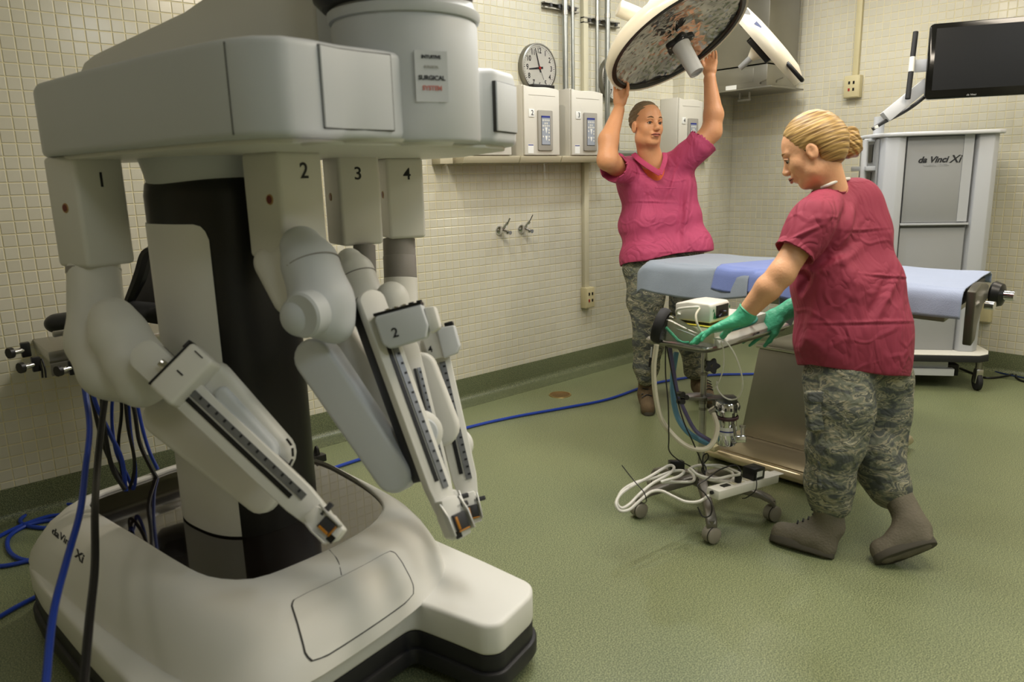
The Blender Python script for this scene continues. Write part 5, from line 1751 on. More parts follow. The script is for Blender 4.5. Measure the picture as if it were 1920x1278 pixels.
def folds(seed, amp, freq=9., dirs=None, sharp=True, crease=()):
    """displacement: a few warped ridges running roughly along the given directions, plus set crease lines"""
    r_ = np.random.default_rng(seed)
    if dirs is None: dirs = [(0, 0, 1), (.5, .5, .6), (.6, -.5, .5)]
    W = []
    for i in range(5):
        d = np.array(dirs[i % len(dirs)], float); d /= np.linalg.norm(d)
        a = np.cross(d, r_.normal(size=3)); a /= np.linalg.norm(a)
        W.append((a * freq * r_.uniform(.6, 1.6), r_.uniform(0, 6.28), d * freq * .35, r_.uniform(0, 6.28), r_.uniform(.5, 1)))

    def f(V_, N):
        s_ = np.zeros(len(V_))
        for a, p, d, q, w_ in W:
            x = V_ @ a * 2 + 1.4 * np.sin(V_ @ d * 2 + q) + p
            s_ += w_ * ((1 - 2 * np.sqrt(np.sin(x / 2) ** 2 + .02)) if sharp else np.sin(x))
        D = amp * s_ / 2.2
        for (o, nrm, wd, am, c0, rad) in crease:
            o, nrm = _n(o), _n(Vector(nrm).normalized())
            dd = (V_ - o) @ nrm
            w_ = 1.
            if rad: w_ = np.exp(-np.sum((V_ - _n(c0)) ** 2, 1) / rad ** 2)
            D += am * np.exp(-(dd / wd) ** 2) * w_ - am * .8 * np.exp(-((dd + wd * 1.6) / wd) ** 2) * w_
        return V_ + N * D[:, None]
    return f


def head_prims(s, c, ax, k=1., ears=True):
    """adds a head to SDF s; c centre (eye level), ax (right, forward, up)"""
    X, Y, Z = ax; c = Vector(c)
    P = lambda a, b, d: c + X * (a * k) + Y * (b * k) + Z * (d * k)
    E = lambda a, b, d, r, kk=.012, sub=False: s.ell(P(a, b, d), tuple(q * k for q in r), ax, kk * k, sub)
    E(0, -.018, .038, (.073, .093, .082))
    E(0, .022, .030, (.062, .066, .070), .03)
    E(0, .022, -.028, (.060, .066, .080), .03)
    s.cap(P(-.034, .012, -.075), P(.034, .012, -.075), .034 * k, k=.03 * k)
    s.cap(P(-.012, .056, -.098), P(.012, .056, -.098), .020 * k, k=.022 * k)
    for q in (-1, 1):
        E(q * .038, .052, -.030, (.023, .020, .024), .025)
        s.cap(P(q * .012, .081, .020), P(q * .044, .070, .020), .0085 * k, .007 * k, k=.014 * k)
        E(q * .0315, .0865, -.001, (.0165, .013, .0095), .012, True)
        E(q * .011, .096, -.040, (.0085, .010, .0075), .007)
        if ears:
            E(q * .077, -.008, -.012, (.0085, .020, .031), .006)
            E(q * .086, -.004, -.012, (.006, .010, .018), .006, True)
    s.cap(P(0, .080, .008), P(0, .104, -.033), .0085 * k, .0115 * k, k=.012 * k)
    s.cap(P(-.018, .083, -.060), P(.018, .083, -.060), .0085 * k, k=.012 * k)
    s.cap(P(-.015, .081, -.074), P(.015, .081, -.074), .0085 * k, k=.012 * k)
    pass


def face_parts(parent, c, ax, k=1., gaze=(0, 0), sides=(-1, 1), brow=BROW, lidmat=None):
    X, Y, Z = ax; c = Vector(c)
    P = lambda a, b, d: c + X * (a * k) + Y * (b * k) + Z * (d * k)
    for q in sides:
        e = MB().sphere(P(q * .0315, .0735, -.001), .0112 * k, 10).build('eye', EYEW, parent)
        g = P(q * .0315 + gaze[0] * .006, .0735 + .0105, -.001 + gaze[1] * .006)
        MB().sphere(g, .0062 * k, 8, (1, .45, 1), ax).build('iris', IRIS, e)
        MB().tube([P(q * .018, .0835, -.001), P(q * .026, .0885, .0055), P(q * .038, .0865, .0055), P(q * .047, .076, -.001)], [.0022 * k, .0034 * k, .0034 * k, .002 * k], n=6).build('eyelid', lidmat, e)
        MB().tube([P(q * .012, .0905, .020), P(q * .030, .0885, .027), P(q * .050, .074, .022)], [.0028 * k, .0034 * k, .0014 * k], n=6).build('eyebrow', brow, parent)
    m_ = MB()
    m_.tube([P(-.028, .0850, -.0660), P(-.012, .0975, -.0615), P(0, .0985, -.0630), P(.012, .0975, -.0615), P(.028, .0850, -.0660)], [.0010 * k, .0042 * k, .0040 * k, .0042 * k, .0010 * k], n=8)
    m_.tube([P(-.026, .0845, -.0680), P(0, .0965, -.0730), P(.026, .0845, -.0680)], [.0012 * k, .0060 * k, .0012 * k], n=8)
    m_.build('lips', LIP, parent)
    MB().tube([P(-.029, .0870, -.0664), P(0, .1020, -.0672), P(.029, .0870, -.0664)], [.0008 * k, .0013 * k, .0008 * k], n=6).build('mouth_line', mat('mouth_dark', (84, 40, 34)), parent)


def hand_prims(s, wrist, d, n, th, k=1., curl=(.4, .45, .5, .55), spread=.10, thumb=.5, tcurl=.3, palm=True):
    """palm, four fingers of different lengths and a thumb; d finger direction, n palm normal, th thumb side"""
    d, n, th = Vector(d).normalized(), Vector(n), Vector(th)
    n = (n - d * n.dot(d)).normalized(); t2 = d.cross(n); th = t2 if t2.dot(th) > 0 else -t2
    w_ = Vector(wrist)
    s.cap(w_ - d * .02 * k, w_ + d * .02 * k, .027 * k, .029 * k, .02 * k, flat=n, ratio=.75)
    s.cap(w_ + d * .03 * k + th * .014 * k, w_ + d * .085 * k + th * .024 * k, .022 * k, .0165 * k, .016 * k, flat=n, ratio=.75)
    s.cap(w_ + d * .03 * k, w_ + d * .088 * k, .022 * k, .0165 * k, .016 * k, flat=n, ratio=.75)
    s.cap(w_ + d * .03 * k - th * .014 * k, w_ + d * .078 * k - th * .024 * k, .021 * k, .0155 * k, .016 * k, flat=n, ratio=.75)
    Ls = (.072, .080, .074, .058); bs = (.088, .092, .088, .078); off = (.030, .010, -.010, -.029)
    for i in range(4):
        a = spread * (1.5 - i)
        f = (d * cos(a) + th * sin(a)).normalized()
        p = w_ + (d * bs[i] + th * off[i]) * k; ang = 0; r_ = .0088 if i < 3 else .0076
        for j, (fr, rr) in enumerate(((.44, r_), (.31, r_ * .93), (.25, r_ * .84))):
            ang += curl[i] * (.8, 1., .7)[j]
            q = p + (f * cos(ang) + n * sin(ang)) * Ls[i] * fr * k
            s.cap(p, q, rr * k, rr * .94 * k, .004 * k); p = q
    p = w_ + (d * .022 + th * .022) * k; ang = thumb
    for j, (l_, r_) in enumerate(((.046, .0145), (.034, .0112), (.027, .0098))):
        dr = (d * cos(ang) + th * sin(ang) + n * (.25 + tcurl * j)).normalized()
        q = p + dr * l_ * k; s.cap(p, q, r_ * k, r_ * .88 * k, .008 * k if j else .014 * k); p = q; ang -= .22


def hair_disp(ax, amp, seed, fr=170):
    X, Y, Z = [_n(v) for v in ax]; r_ = np.random.default_rng(seed)

    def f(V_, N):
        a = V_ @ X; b = V_ @ Y; z = V_ @ Z
        s_ = np.sin(z * fr + 3 * np.sin(b * 22 + 1) + a * 25) + .7 * np.sin(z * fr * 1.9 + 4 * np.sin(b * 15) + 2)
        return V_ + N * (amp * s_)[:, None]
    return f


# ---------------------------------------------------------------- the man
MD = 4.80
man = thing('person', onZ(1245, 775, 0), 'man in a magenta scrub top and camouflage trousers reaching up to the big lamp', 'person')
hf = (-FW * .90 + RT * .36 - UP * .06).normalized()
hu = (UP * .99 + RT * -.06 + hf * .08); hu = (hu - hf * hu.dot(hf)).normalized()
hx_ = hf.cross(hu).normalized()
hax = (hx_, hf, hu); HC = at(1213, 235, 4.66); HK = 1.15
s = SDF(.0045)
head_prims(s, HC, hax, HK)
s.cap(HC - hu * .07 * HK - hf * .015, at(1222, 306, 4.76), .058 * HK, .068 * HK, k=.035)
s.cap(at(1222, 306, 4.76), at(1230, 350, 4.86), .07, .07, k=.03)
s.cap(at(1230, 360, 4.87), at(1240, 480, 4.88), .10, .10, k=.04)
# his right arm (picture left)
sh1, el1, wr1 = at(1172, 322, 4.76), at(1139, 300, 4.54), at(1160, 207, 4.60)
s.cap(at(1200, 335, 4.84), sh1, .06, .068, k=.02)
s.cap(sh1, el1, .068, .062, k=.02)
s.cap(el1, at(1141, 262, 4.56), .060, .062, k=.025); s.cap(at(1141, 262, 4.56), wr1, .060, .036, k=.02)
hand_prims(s, at(1161, 199, 4.62), UP + RT * .05, -FW + UP * .1, RT, 1.08, curl=(.18, .15, .15, .2), thumb=.35, tcurl=.0)
# his left arm (picture right)
sh2, el2, wr2 = at(1284, 300, 4.76), at(1334, 247, 4.72), at(1331, 150, 4.72)
s.cap(at(1262, 330, 4.84), sh2, .06, .068, k=.02)
s.cap(sh2, el2, .070, .064, k=.02)
s.cap(el2, at(1338, 215, 4.71), .060, .061, k=.025); s.cap(at(1338, 215, 4.71), wr2, .061, .037, k=.02)
hand_prims(s, at(1331, 142, 4.72), UP + RT * .10 + FW * .1, -FW * .8 - RT * .5, -RT, 1.12, curl=(.12, .18, .25, .3), spread=.03, thumb=.45, tcurl=.1)
body = s.build('body', SKM, man, smooth=1)
face_parts(man, HC, hax, HK, gaze=(.3, -.3), lidmat=SKM)
s = SDF(.005)
P = lambda a, b, d: HC + hax[0] * (a * HK) + hax[1] * (b * HK) + hax[2] * (d * HK)
s.ell(P(0, -.024, .042), tuple(q * HK for q in (.080, .102, .092)), hax, .01)
s.ell(P(0, .088, -.006), tuple(q * HK for q in (.070, .052, .074)), hax, .012, True)
s.box(P(0, .03, -.11), tuple(q * HK for q in (.2, .058, .10)), hax, sub=True)
s.ell(P(0, .01, -.07), tuple(q * HK for q in (.1, .055, .06)), hax, .01, True)
s.build('hair', mat('hair_short_brown', (122, 104, 78), rough=.7, var=.35, scale=40, bump=.5, bscale=220), man, disp=hair_disp(hax, .0014, 2))

# orange tee in the V neck
s = SDF(.006)
s.cap(at(1222, 312, 4.775), at(1230, 360, 4.83), .085, .09, k=.03)
s.build('undershirt', TEE, man)
# scrub top: one loose shell
s = SDF(.0065)
s.cap(at(1180, 320, 4.83), at(1272, 312, 4.83), .098, .098, k=.05)
s.cap(at(1195, 352, 4.84), at(1270, 352, 4.84), .135, .13, k=.08)
s.cap(at(1206, 420, 4.87), at(1270, 410, 4.87), .165, .155, k=.09)
s.cap(at(1211, 486, 4.87), at(1288, 468, 4.87), .182, .172, k=.06)
s.cap(at(1180, 322, 4.80), at(1153, 316, 4.62), .098, .094, k=.03)
s.cap(at(1272, 308, 4.79), at(1312, 274, 4.69), .100, .100, k=.03)
# sleeve mouths and neck opening
s.plane(at(1232, 485, 4.70), -UP + RT * .17)
s.cap(at(1221, 268, 4.66), at(1224, 296, 4.66), .082, .070, k=.006, sub=True)
s.cap(at(1224, 292, 4.64), at(1238, 326, 4.60), .066, .016, k=.006, sub=True)
a_ = (el1 - sh1).normalized(); s.cap(at(1150, 312, 4.585), at(1150, 312, 4.585) + a_ * .2, .080, .082, k=.004, sub=True)
b_ = (el2 - sh2).normalized(); s.cap(at(1311, 272, 4.69), at(1311, 272, 4.69) + b_ * .2, .082, .086, k=.004, sub=True)
s.box(at(1128, 316, 4.50), (.10, .10, .13), (RT, FW, UP), sub=True)
cr_ = [(at(1230, 376, 4.7), UP * 1 + RT * .02, .006, .005, at(1222, 376, 4.7), .13), (at(1225, 324, 4.7), UP, .005, .004, at(1200, 324, 4.68), .07), (at(1250, 385, 4.7), RT - UP * .3, .012, .010, at(1245, 345, 4.7), .12), (at(1290, 385, 4.7), RT - UP * .1, .018, .016, at(1290, 385, 4.7), .2)]
top = s.build('scrub_top', SCM, man, disp=folds(5, .011, 8, dirs=[(RT.x, RT.y, 1.6), (-.3, .5, 1), (.1, .1, 1)], crease=cr_), smooth=3)
def strip(name, pts, wid, nrm, material, parent, th=.006):
    P = spline([Vector(p) for p in pts], 6); rg = []
    for i, p in enumerate(P):
        t = (P[min(i + 1, len(P) - 1)] - P[max(i - 1, 0)]).normalized(); n_ = Vector(nrm).normalized(); x = t.cross(n_).normalized()
        rg.append([p + x * wid / 2, p + x * wid / 2 + n_ * th, p - x * wid / 2 + n_ * th, p - x * wid / 2])
    return MB().loft(rg).build(name, material, parent, bevel=.002)


SBD = cloth_mat('scrub_band', (170, 52, 92), crease=.2)
strip('neck_band', [at(1187, 288, 4.735), at(1198, 299, 4.69), at(1214, 311, 4.665), at(1238, 326, 4.655)], .034, -FW, SBD, man)
strip('neck_band', [at(1246, 286, 4.72), at(1247, 298, 4.68), at(1243, 312, 4.665), at(1237, 327, 4.655)], .030, -FW, SBD, man)
MB().box(at(1248, 352, 4.655), (.13, .01, .005), (RT, FW, UP)).build('pocket_hem', SCM, man)
# trousers
s = SDF(.0075)
s.cap(at(1212, 492, 4.88), at(1280, 486, 4.90), .150, .15, k=.05)
s.chain([at(1214, 510, 4.87), at(1210, 560, 4.84), at(1216, 640, 4.80), at(1212, 690, 4.82)], [.148, .120, .096, .088], k=.04)
s.cap(at(1212, 690, 4.82), at(1212, 704, 4.82), .092, .07, k=.02)
s.chain([at(1286, 510, 4.92), at(1292, 570, 4.97), at(1298, 640, 5.0), at(1306, 690, 5.05)], [.14, .125, .100, .088], k=.04)
s.build('trousers', CAMO, man, disp=folds(9, .009, 13, dirs=[(1, .2, .2), (.2, 1, .1), (.5, .5, .6)]), smooth=2)


def boot(parent, ankle, heel, toe, top, material, k=1., tilt=None, laces=True, name='boot'):
    """a lace-up boot: ankle shaft, vamp, rounded toe, thick sole; heel and toe are points on the sole's underside"""
    heel, toe, ankle, top = Vector(heel), Vector(toe), Vector(ankle), Vector(top)
    d = (toe - heel).normalized(); Lb_ = (toe - heel).length
    u = (ankle - heel) - d * (ankle - heel).dot(d); u = u.normalized(); x = d.cross(u)
    s = SDF(.005)
    s.cap(heel + d * .044 * k + u * .050 * k, heel + d * (Lb_ * .45) + u * .050 * k, .041 * k, .042 * k, k=.02)
    s.cap(heel + d * (Lb_ * .40) + u * .050 * k, toe - d * .046 * k + u * .041 * k, .043 * k, .041 * k, k=.03)
    s.cap(heel + d * .040 * k + u * .03 * k, toe - d * .044 * k + u * .028 * k, .036 * k, .036 * k, k=.01)
    s.cap(heel + d * .07 * k + u * .07 * k, ankle, .045 * k, .046 * k, k=.03)
    s.cap(ankle, top, .047 * k, .052 * k, k=.03)
    s.cap(ankle + d * .02 * k, heel + d * (Lb_ * .5) + u * .07 * k, .038 * k, .030 * k, k=.03)
    ob = s.build(name, material, parent, disp=folds(3, .0022, 34))
    pts = []
    for i in range(28):
        t = 2 * pi * i / 28; c_, s_ = cos(t), sin(t)
        w_ = .037 + .009 * max(0, min(1, (c_ + .3) / .8))
        pts.append((Lb_ / 2 + (Lb_ / 2 - .006) * abs(c_) ** .8 * (1 if c_ > 0 else -1), w_ * k * (abs(s_) ** .8) * (1 if s_ > 0 else -1)))
    MB().prism(pts, heel - u * .0, d, x, u * .027 * k).build('sole', SOLE, ob, bevel=.005)
    if laces:
        for i in range(5):
            p = ankle.lerp(top, -.1 + .2 * i) + d * (.050 + .002 * i) * k
            MB().tube([p - x * .024 * k - d * .008 - u * .004, p + d * .004, p + x * .024 * k - d * .008 + u * .006], .0032 * k, n=6).build('lace', INK, ob)
        for i in range(4):
            p = heel + d * (Lb_ * (.42 + .07 * i)) + u * (.130 - .012 * i) * k
            MB().tube([p - x * .030 * k - d * .01 - u * .008, p + u * .004 * k, p + x * .030 * k + d * .012 - u * .008], .0032 * k, n=6).build('lace', INK, ob)
    return ob


boot(man, at(1212, 735, 4.88), onZ(1213, 752, 0) + Vector((.0, .0, 0)), onZ(1216, 781, 0), at(1212, 700, 4.86), BOOTM, 1.1)
boot(man, at(1311, 722, 5.12), onZ(1309, 742, 0), onZ(1318, 757, 0) - Vector((.05, .10, 0)), at(1308, 690, 5.07), BOOTM, 1.1)

# ---------------------------------------------------------------- the woman
wom = thing('person', onZ(1600, 1050, 0), 'woman with a blonde bun, maroon scrub top and green gloves leaning over the steel stand', 'person')
wf = (-RT * .82 + FW * .47 - UP * .33).normalized()
wu = (UP * .92 - RT * .22 + FW * .02); wu = (wu - wf * wu.dot(wf)).normalized()
wx = wf.cross(wu).normalized()
wax = (wx, wf, wu); WC = at(1521, 284, 2.90); WK = 1.10
s = SDF(.0042)
head_prims(s, WC, wax, WK)
s.cap(WC - wu * .06 * WK - wf * .03, at(1560, 362, 2.92), .050 * WK, .056 * WK, k=.03)
s.cap(at(1560, 366, 2.93), at(1580, 420, 2.97), .05, .06, k=.02)
s.cap(at(1585, 440, 2.98), at(1598, 640, 3.0), .08, .10, k=.03)
sl, elw, wrw = at(1528, 412, 2.78), at(1466, 512, 2.77), at(1392, 594, 2.86)
s.cap(at(1575, 415, 2.95), sl, .045, .052, k=.02)
s.cap(sl, elw, .054, .048, k=.02)
s.cap(elw, at(1440, 540, 2.79), .047, .048, k=.02); s.cap(at(1440, 540, 2.79), wrw, .048, .031, k=.015)
# far arm, mostly hidden behind her body
sr, er_, wr_ = at(1560, 430, 3.12), at(1530, 540, 3.22), at(1470, 588, 3.24)
s.cap(sr, er_, .05, .044, k=.02); s.cap(er_, wr_, .044, .030, k=.015)
s.build('body', SKW, wom, smooth=1)
face_parts(wom, WC, wax, WK, gaze=(0, -.8), lidmat=SKW, brow=mat('brow_fair', (150, 112, 70), rough=.9))
# lashes on the near eye
Pw = lambda a, b, d: WC + wax[0] * (a * WK) + wax[1] * (b * WK) + wax[2] * (d * WK)
# hair swept back into a bun
HAIRB = bpy.data.materials.new('hair_blonde'); HAIRB.use_nodes = True
nt, b = nodes_of(HAIRB)
tc = nt.nodes.new('ShaderNodeTexCoord')
# strands run from the brow back to the bun: stretch the noise along that line
mp0 = nt.nodes.new('ShaderNodeVectorMath'); mp0.operation = 'DOT_PRODUCT'; mp0.inputs[1].default_value = wu
mp1 = nt.nodes.new('ShaderNodeVectorMath'); mp1.operation = 'DOT_PRODUCT'; mp1.inputs[1].default_value = wf
cb2 = nt.nodes.new('ShaderNodeCombineXYZ')
for n_ in (mp0, mp1): nt.links.new(tc.outputs['Object'], n_.inputs[0])
m1 = nt.nodes.new('ShaderNodeMath'); m1.operation = 'MULTIPLY'; m1.inputs[1].default_value = 150
m2 = nt.nodes.new('ShaderNodeMath'); m2.operation = 'MULTIPLY'; m2.inputs[1].default_value = 10
nt.links.new(mp0.outputs['Value'], m1.inputs[0]); nt.links.new(mp1.outputs['Value'], m2.inputs[0])
nt.links.new(m1.outputs[0], cb2.inputs[0]); nt.links.new(m2.outputs[0], cb2.inputs[1])
ns_ = nt.nodes.new('ShaderNodeTexNoise'); ns_.inputs['Scale'].default_value = 1.; ns_.inputs['Detail'].default_value = 3; ns_.inputs['Distortion'].default_value = .6
nt.links.new(cb2.outputs[0], ns_.inputs['Vector'])
cr = nt.nodes.new('ShaderNodeValToRGB'); cr.color_ramp.elements[0].position = .32; cr.color_ramp.elements[1].position = .68
cr.color_ramp.elements[0].color = lin((98, 68, 36)) + (1,); cr.color_ramp.elements[1].color = lin((208, 172, 106)) + (1,)
nt.links.new(ns_.outputs[0], cr.inputs[0]); nt.links.new(cr.outputs[0], b.inputs['Base Color'])
b.inputs['Roughness'].default_value = .42
bp = nt.nodes.new('ShaderNodeBump'); bp.inputs['Strength'].default_value = .5; bp.inputs['Distance'].default_value = .004
nt.links.new(ns_.outputs[0], bp.inputs['Height']); nt.links.new(bp.outputs[0], b.inputs['Normal'])
s = SDF(.0045)
s.ell(Pw(0, -.020, .046), tuple(q * WK for q in (.084, .102, .092)), wax, .01)
s.ell(Pw(0, -.050, .0), tuple(q * WK for q in (.076, .075, .085)), wax, .04)
s.cap(Pw(0, -.085, .02), at(1578, 274, 2.95), .042, .03, k=.03)
s.ell(Pw(0, .078, -.004), tuple(q * WK for q in (.090, .058, .092)), wax, .014, True)
s.box(Pw(0, .06, -.10), tuple(q * WK for q in (.2, .085, .075)), wax, sub=True)
s.ell(Pw(-.085, -.010, -.030), tuple(q * WK for q in (.02, .026, .040)), wax, .01, True)
s.ell(Pw(.085, -.010, -.030), tuple(q * WK for q in (.02, .026, .040)), wax, .01, True)
s.build('hair', HAIRB, wom, disp=hair_disp((wx, wf, wu), .0007, 4, 260))
s = SDF(.004); bc = at(1589, 266, 2.95)
s.ell(bc, (.049, .048, .056), (RT, FW, UP)); s.ell(bc + RT * .012 - UP * .022, (.044, .044, .042), (RT, FW, UP), .01)
bun = s.build('hair_bun', HAIRB, wom, disp=hair_disp((RT, FW, (UP + RT * .6).normalized()), .0022, 8, 260))
for k in range(4):
    a = .5 + k * .75; R_ = .046 - .003 * k
    MB().tube([bc - FW * .012 + (RT * cos(a + t) + UP * sin(a + t)) * (R_ + .002 * sin(3 * t)) - FW * .02 * sin(t * .8) for t in np.linspace(0, 2.6, 8)], [.003, .009, .010, .008, .003], n=8).build('hair_twist', HAIRB, bun)
MB().tube([at(1540, 352, 2.87), at(1552, 347, 2.847), at(1566, 341, 2.850), at(1581, 336, 2.875), at(1592, 335, 2.92)], .0062, n=8).build('undershirt_collar', PAPER, wom)
# scrub top
s = SDF(.006)
s.cap(at(1543, 392, 2.90), at(1612, 382, 3.0), .090, .085, k=.05)
s.cap(at(1548, 396, 2.87), sl, .086, .088, k=.03)
s.cap(at(1556, 372, 2.95), at(1600, 372, 2.98), .075, .08, k=.05)
s.cap(at(1556, 452, 2.93), at(1620, 440, 3.0), .125, .115, k=.08)
s.cap(at(1552, 540, 2.93), at(1622, 530, 2.99), .155, .150, k=.08)
s.cap(at(1562, 630, 2.94), at(1628, 620, 2.98), .165, .165, k=.08)
s.cap(at(1570, 690, 2.96), at(1628, 680, 2.98), .145, .165, k=.06)
s.cap(at(1545, 398, 2.86), sl.lerp(elw, .28), .088, .082, k=.03)
s.cap(sl.lerp(elw, .15), sl.lerp(elw, .62), .084, .080, k=.02)
s.cap(at(1610, 400, 3.05), sr.lerp(er_, .4), .085, .075, k=.03)
s.plane(at(1600, 698, 2.85), -UP * 1 + RT * -.10)
aw = (elw - sl).normalized()
s.cap(sl.lerp(elw, .60), sl.lerp(elw, 1.3), .070, .075, k=.004, sub=True)
s.box(sl.lerp(elw, .66) + aw * .09, (.12, .12, .09), frame(aw), sub=True)
s.cap(at(1548, 330, 2.9), at(1556, 348, 2.9), .062, .055, k=.006, sub=True)
cr_ = [(at(1600, 430, 2.8), UP + RT * -.12, .005, .005, at(1635, 422, 2.8), .10), (at(1600, 512, 2.8), UP + RT * .03, .005, .006, at(1660, 508, 2.85), .11),
       (at(1600, 604, 2.8), UP - RT * .02, .005, .005, at(1640, 604, 2.8), .2), (at(1500, 440, 2.7), UP + RT * -.45, .007, .008, at(1490, 440, 2.7), .09),
       (at(1585, 440, 2.8), RT + UP * -.45, .022, .022, at(1580, 425, 2.8), .12), (at(1560, 500, 2.8), RT * .6 - UP, .020, .018, at(1560, 480, 2.8), .12), (at(1520, 640, 2.8), RT - UP * .2, .02, .016, at(1520, 640, 2.8), .14), (at(1660, 570, 2.8), RT - UP * .7, .018, .014, at(1655, 560, 2.85), .10)]
s.build('scrub_top', SCW, wom, disp=folds(12, .012, 9, dirs=[(RT.x * -.4, RT.y * -.4, 1), (.2, .3, 1), (RT.x, RT.y, 1.0)], crease=cr_), smooth=3)
# trousers
s = SDF(.0065)
s.cap(at(1572, 700, 2.98), at(1640, 694, 3.02), .125, .135, k=.05)
s.chain([at(1572, 710, 2.94), at(1578, 760, 2.92), at(1566, 830, 2.92), at(1556, 900, 2.95), at(1556, 938, 2.96)], [.135, .128, .108, .096, .084], k=.04)
s.chain([at(1642, 706, 3.04), at(1652, 780, 3.06), at(1650, 830, 3.06), at(1652, 880, 3.02), at(1668, 920, 2.99)], [.130, .115, .098, .094, .076], k=.04)
s.cap(at(1640, 845, 3.0), at(1668, 905, 2.97), .09, .085, k=.03)
tr = s.build('trousers', CAMO, wom, disp=folds(21, .009, 15, dirs=[(1, .2, .3), (.2, 1, .2), (.6, .4, .6)]), smooth=2)
for px, py, w_, h_, a_ in ((1548, 770, .125, .155, .05), (1560, 888, .105, .125, .02)):
    rt_ = (RT * cos(a_) + UP * sin(a_)); ut = (UP * cos(a_) - RT * sin(a_))
    c_ = at(px, py, 2.845 if py < 800 else 2.868)
    pk = MB().prism(rrect(w_, h_, .012), c_, rt_, ut, FW * .05).build('cargo_pocket', CAMO, tr, bevel=.008, seg=3)
    MB().prism(rrect(w_ * 1.02, h_ * .28, .01), c_ + ut * h_ * .34 - FW * .006, rt_, ut, FW * .05).build('pocket_flap', CAMO, pk, bevel=.006, seg=3)
boot(wom, at(1556, 985, 2.965), onZ(1566, 1050, 0), onZ(1440, 1012, 0), at(1552, 940, 2.95), BOOT, 1.12)
t0 = onZ(1640, 1060, 0)
hl_ = at(1762, 1018, 2.80)
boot(wom, at(1712, 985, 2.88), hl_, t0, at(1680, 925, 2.96), BOOT, 1.12, laces=False)

# gloves: each glove with the hand in it
s = SDF(.0036)
gd = (at(1312, 622, 2.92) - wrw)
s.cap(wrw + (elw - wrw).normalized() * .025, wrw, .038, .034, k=.01)
hand_prims(s, wrw - (elw - wrw).normalized() * .015, gd, (-UP * .9 + FW * .1 - RT * .3), RT - UP * .6, 1.22, curl=(.20, .16, .20, .30), spread=.10, thumb=.95, tcurl=.15)
s.build('glove', GLOVE, wom, disp=folds(31, .0016, 60))
MB().lathe([(.0385, -.004), (.0405, 0), (.0385, .004)], wrw + (elw - wrw).normalized() * .032, (elw - wrw), 28).build('glove_cuff', GLOVE, wom)
s = SDF(.0040)
w2 = at(1470, 585, 3.24); g2 = at(1426, 612, 3.26) - w2
s.cap(w2 - g2.normalized() * .04, w2, .040, .034, k=.01)
hand_prims(s, w2 + g2.normalized() * .01, g2, (FW * .9 - UP * .5), (-RT * .2 - UP), 1.2, curl=(.14, .12, .14, .18), spread=.05, thumb=.55, tcurl=.2)
s.build('glove', GLOVE, wom, disp=folds(33, .0016, 60))

# ================================================================== ROLLING STEEL STAND (in front of the woman)
STZ = .81
sc_ = Vector((-3.49, -2.14, 0))
stand = thing('instrument_stand', sc_, 'rolling stand with a steel tray top and five grey legs, under the woman\'s gloves', 'stand')
LEGM = mat('cast_leg_grey', (120, 116, 108), rough=.4, metal=.6)
WHL = mat('wheel_grey', (146, 140, 128), rough=.55)
cast = [Vector((-3.758, -2.004, 0)), Vector((-3.732, -2.364, 0)), Vector((-3.373, -2.432, 0)), Vector((-3.20, -2.13, 0)), Vector((-3.46, -1.86, 0))]
for c_ in cast:
    d_ = (c_ - sc_); Lr = d_.length; d_.normalize(); x_ = EZ.cross(d_)
    rg = []
    for q_, z, hw, hh in ((.02, .150, .026, .018), (.12, .135, .022, .018), (Lr - .05, .112, .024, .012), (Lr - .01, .098, .026, .012), (Lr + .012, .075, .022, .012)):
        rg.append([sc_ + d_ * q_ + x_ * a + EZ * (z + b_) for a, b_ in ((-hw, -hh), (hw, -hh), (hw * .8, hh), (-hw * .8, hh))])
    MB().loft(rg).build('leg', LEGM, stand, bevel=.005, seg=2)
    wx_ = (x_ * .9 + d_ * .45).normalized() if c_ != cast[0] else x_
    side = (VW * .7 + RT * .4); side.z = 0; side.normalize()
    cc = Vector((c_.x, c_.y, .036))
    wh = MB().lathe([(0, -.027), (.026, -.027), (.034, -.022), (.035, -.004), (.035, .004), (.034, .022), (.026, .027), (0, .027)], cc, side, 32).build('castor_wheel', WHL, stand)
    MB().lathe([(.0352, -.0025), (.0362, 0), (.0352, .0025)], cc + side * .012, side, 32).build('tyre_groove', BLACK, wh)
    MB().cyl(cc + EZ * .02, cc + EZ * .062, .012, n=14).build('castor_stem', LEGM, stand)
MB().lathe([(0, 0), (.040, 0), (.044, .01), (.044, .045), (.03, .06), (0, .06)], sc_ + EZ * .118, EZ, 28).build('hub', LEGM, stand)
MB().cyl(sc_ + EZ * .15, sc_ + EZ * .50, .0165, n=24).build('outer_pole', STEEL, stand)
MB().cyl(sc_ + EZ * .50, sc_ + EZ * (STZ - .03), .0135, n=24).build('inner_pole', STEEL, stand)
for z in (.50, .63, .47): MB().cyl(sc_ + EZ * z, sc_ + EZ * (z + .012), .0185, n=20).build('pole_ring', STEELD, stand)
kp = at(1336, 686, 3.22)
MB().cyl(Vector((sc_.x, sc_.y, kp.z)), kp, .008, n=12).build('knob_stem', STEELD, stand)
m_ = [((.030 + .006 * cos(5 * t)) * cos(t), (.030 + .006 * cos(5 * t)) * sin(t)) for t in np.linspace(0, 2 * pi, 40, endpoint=False)]
MB().prism(m_, kp, RT, UP, FW * .018).build('clamp_knob', DARKG, stand, bevel=.004)
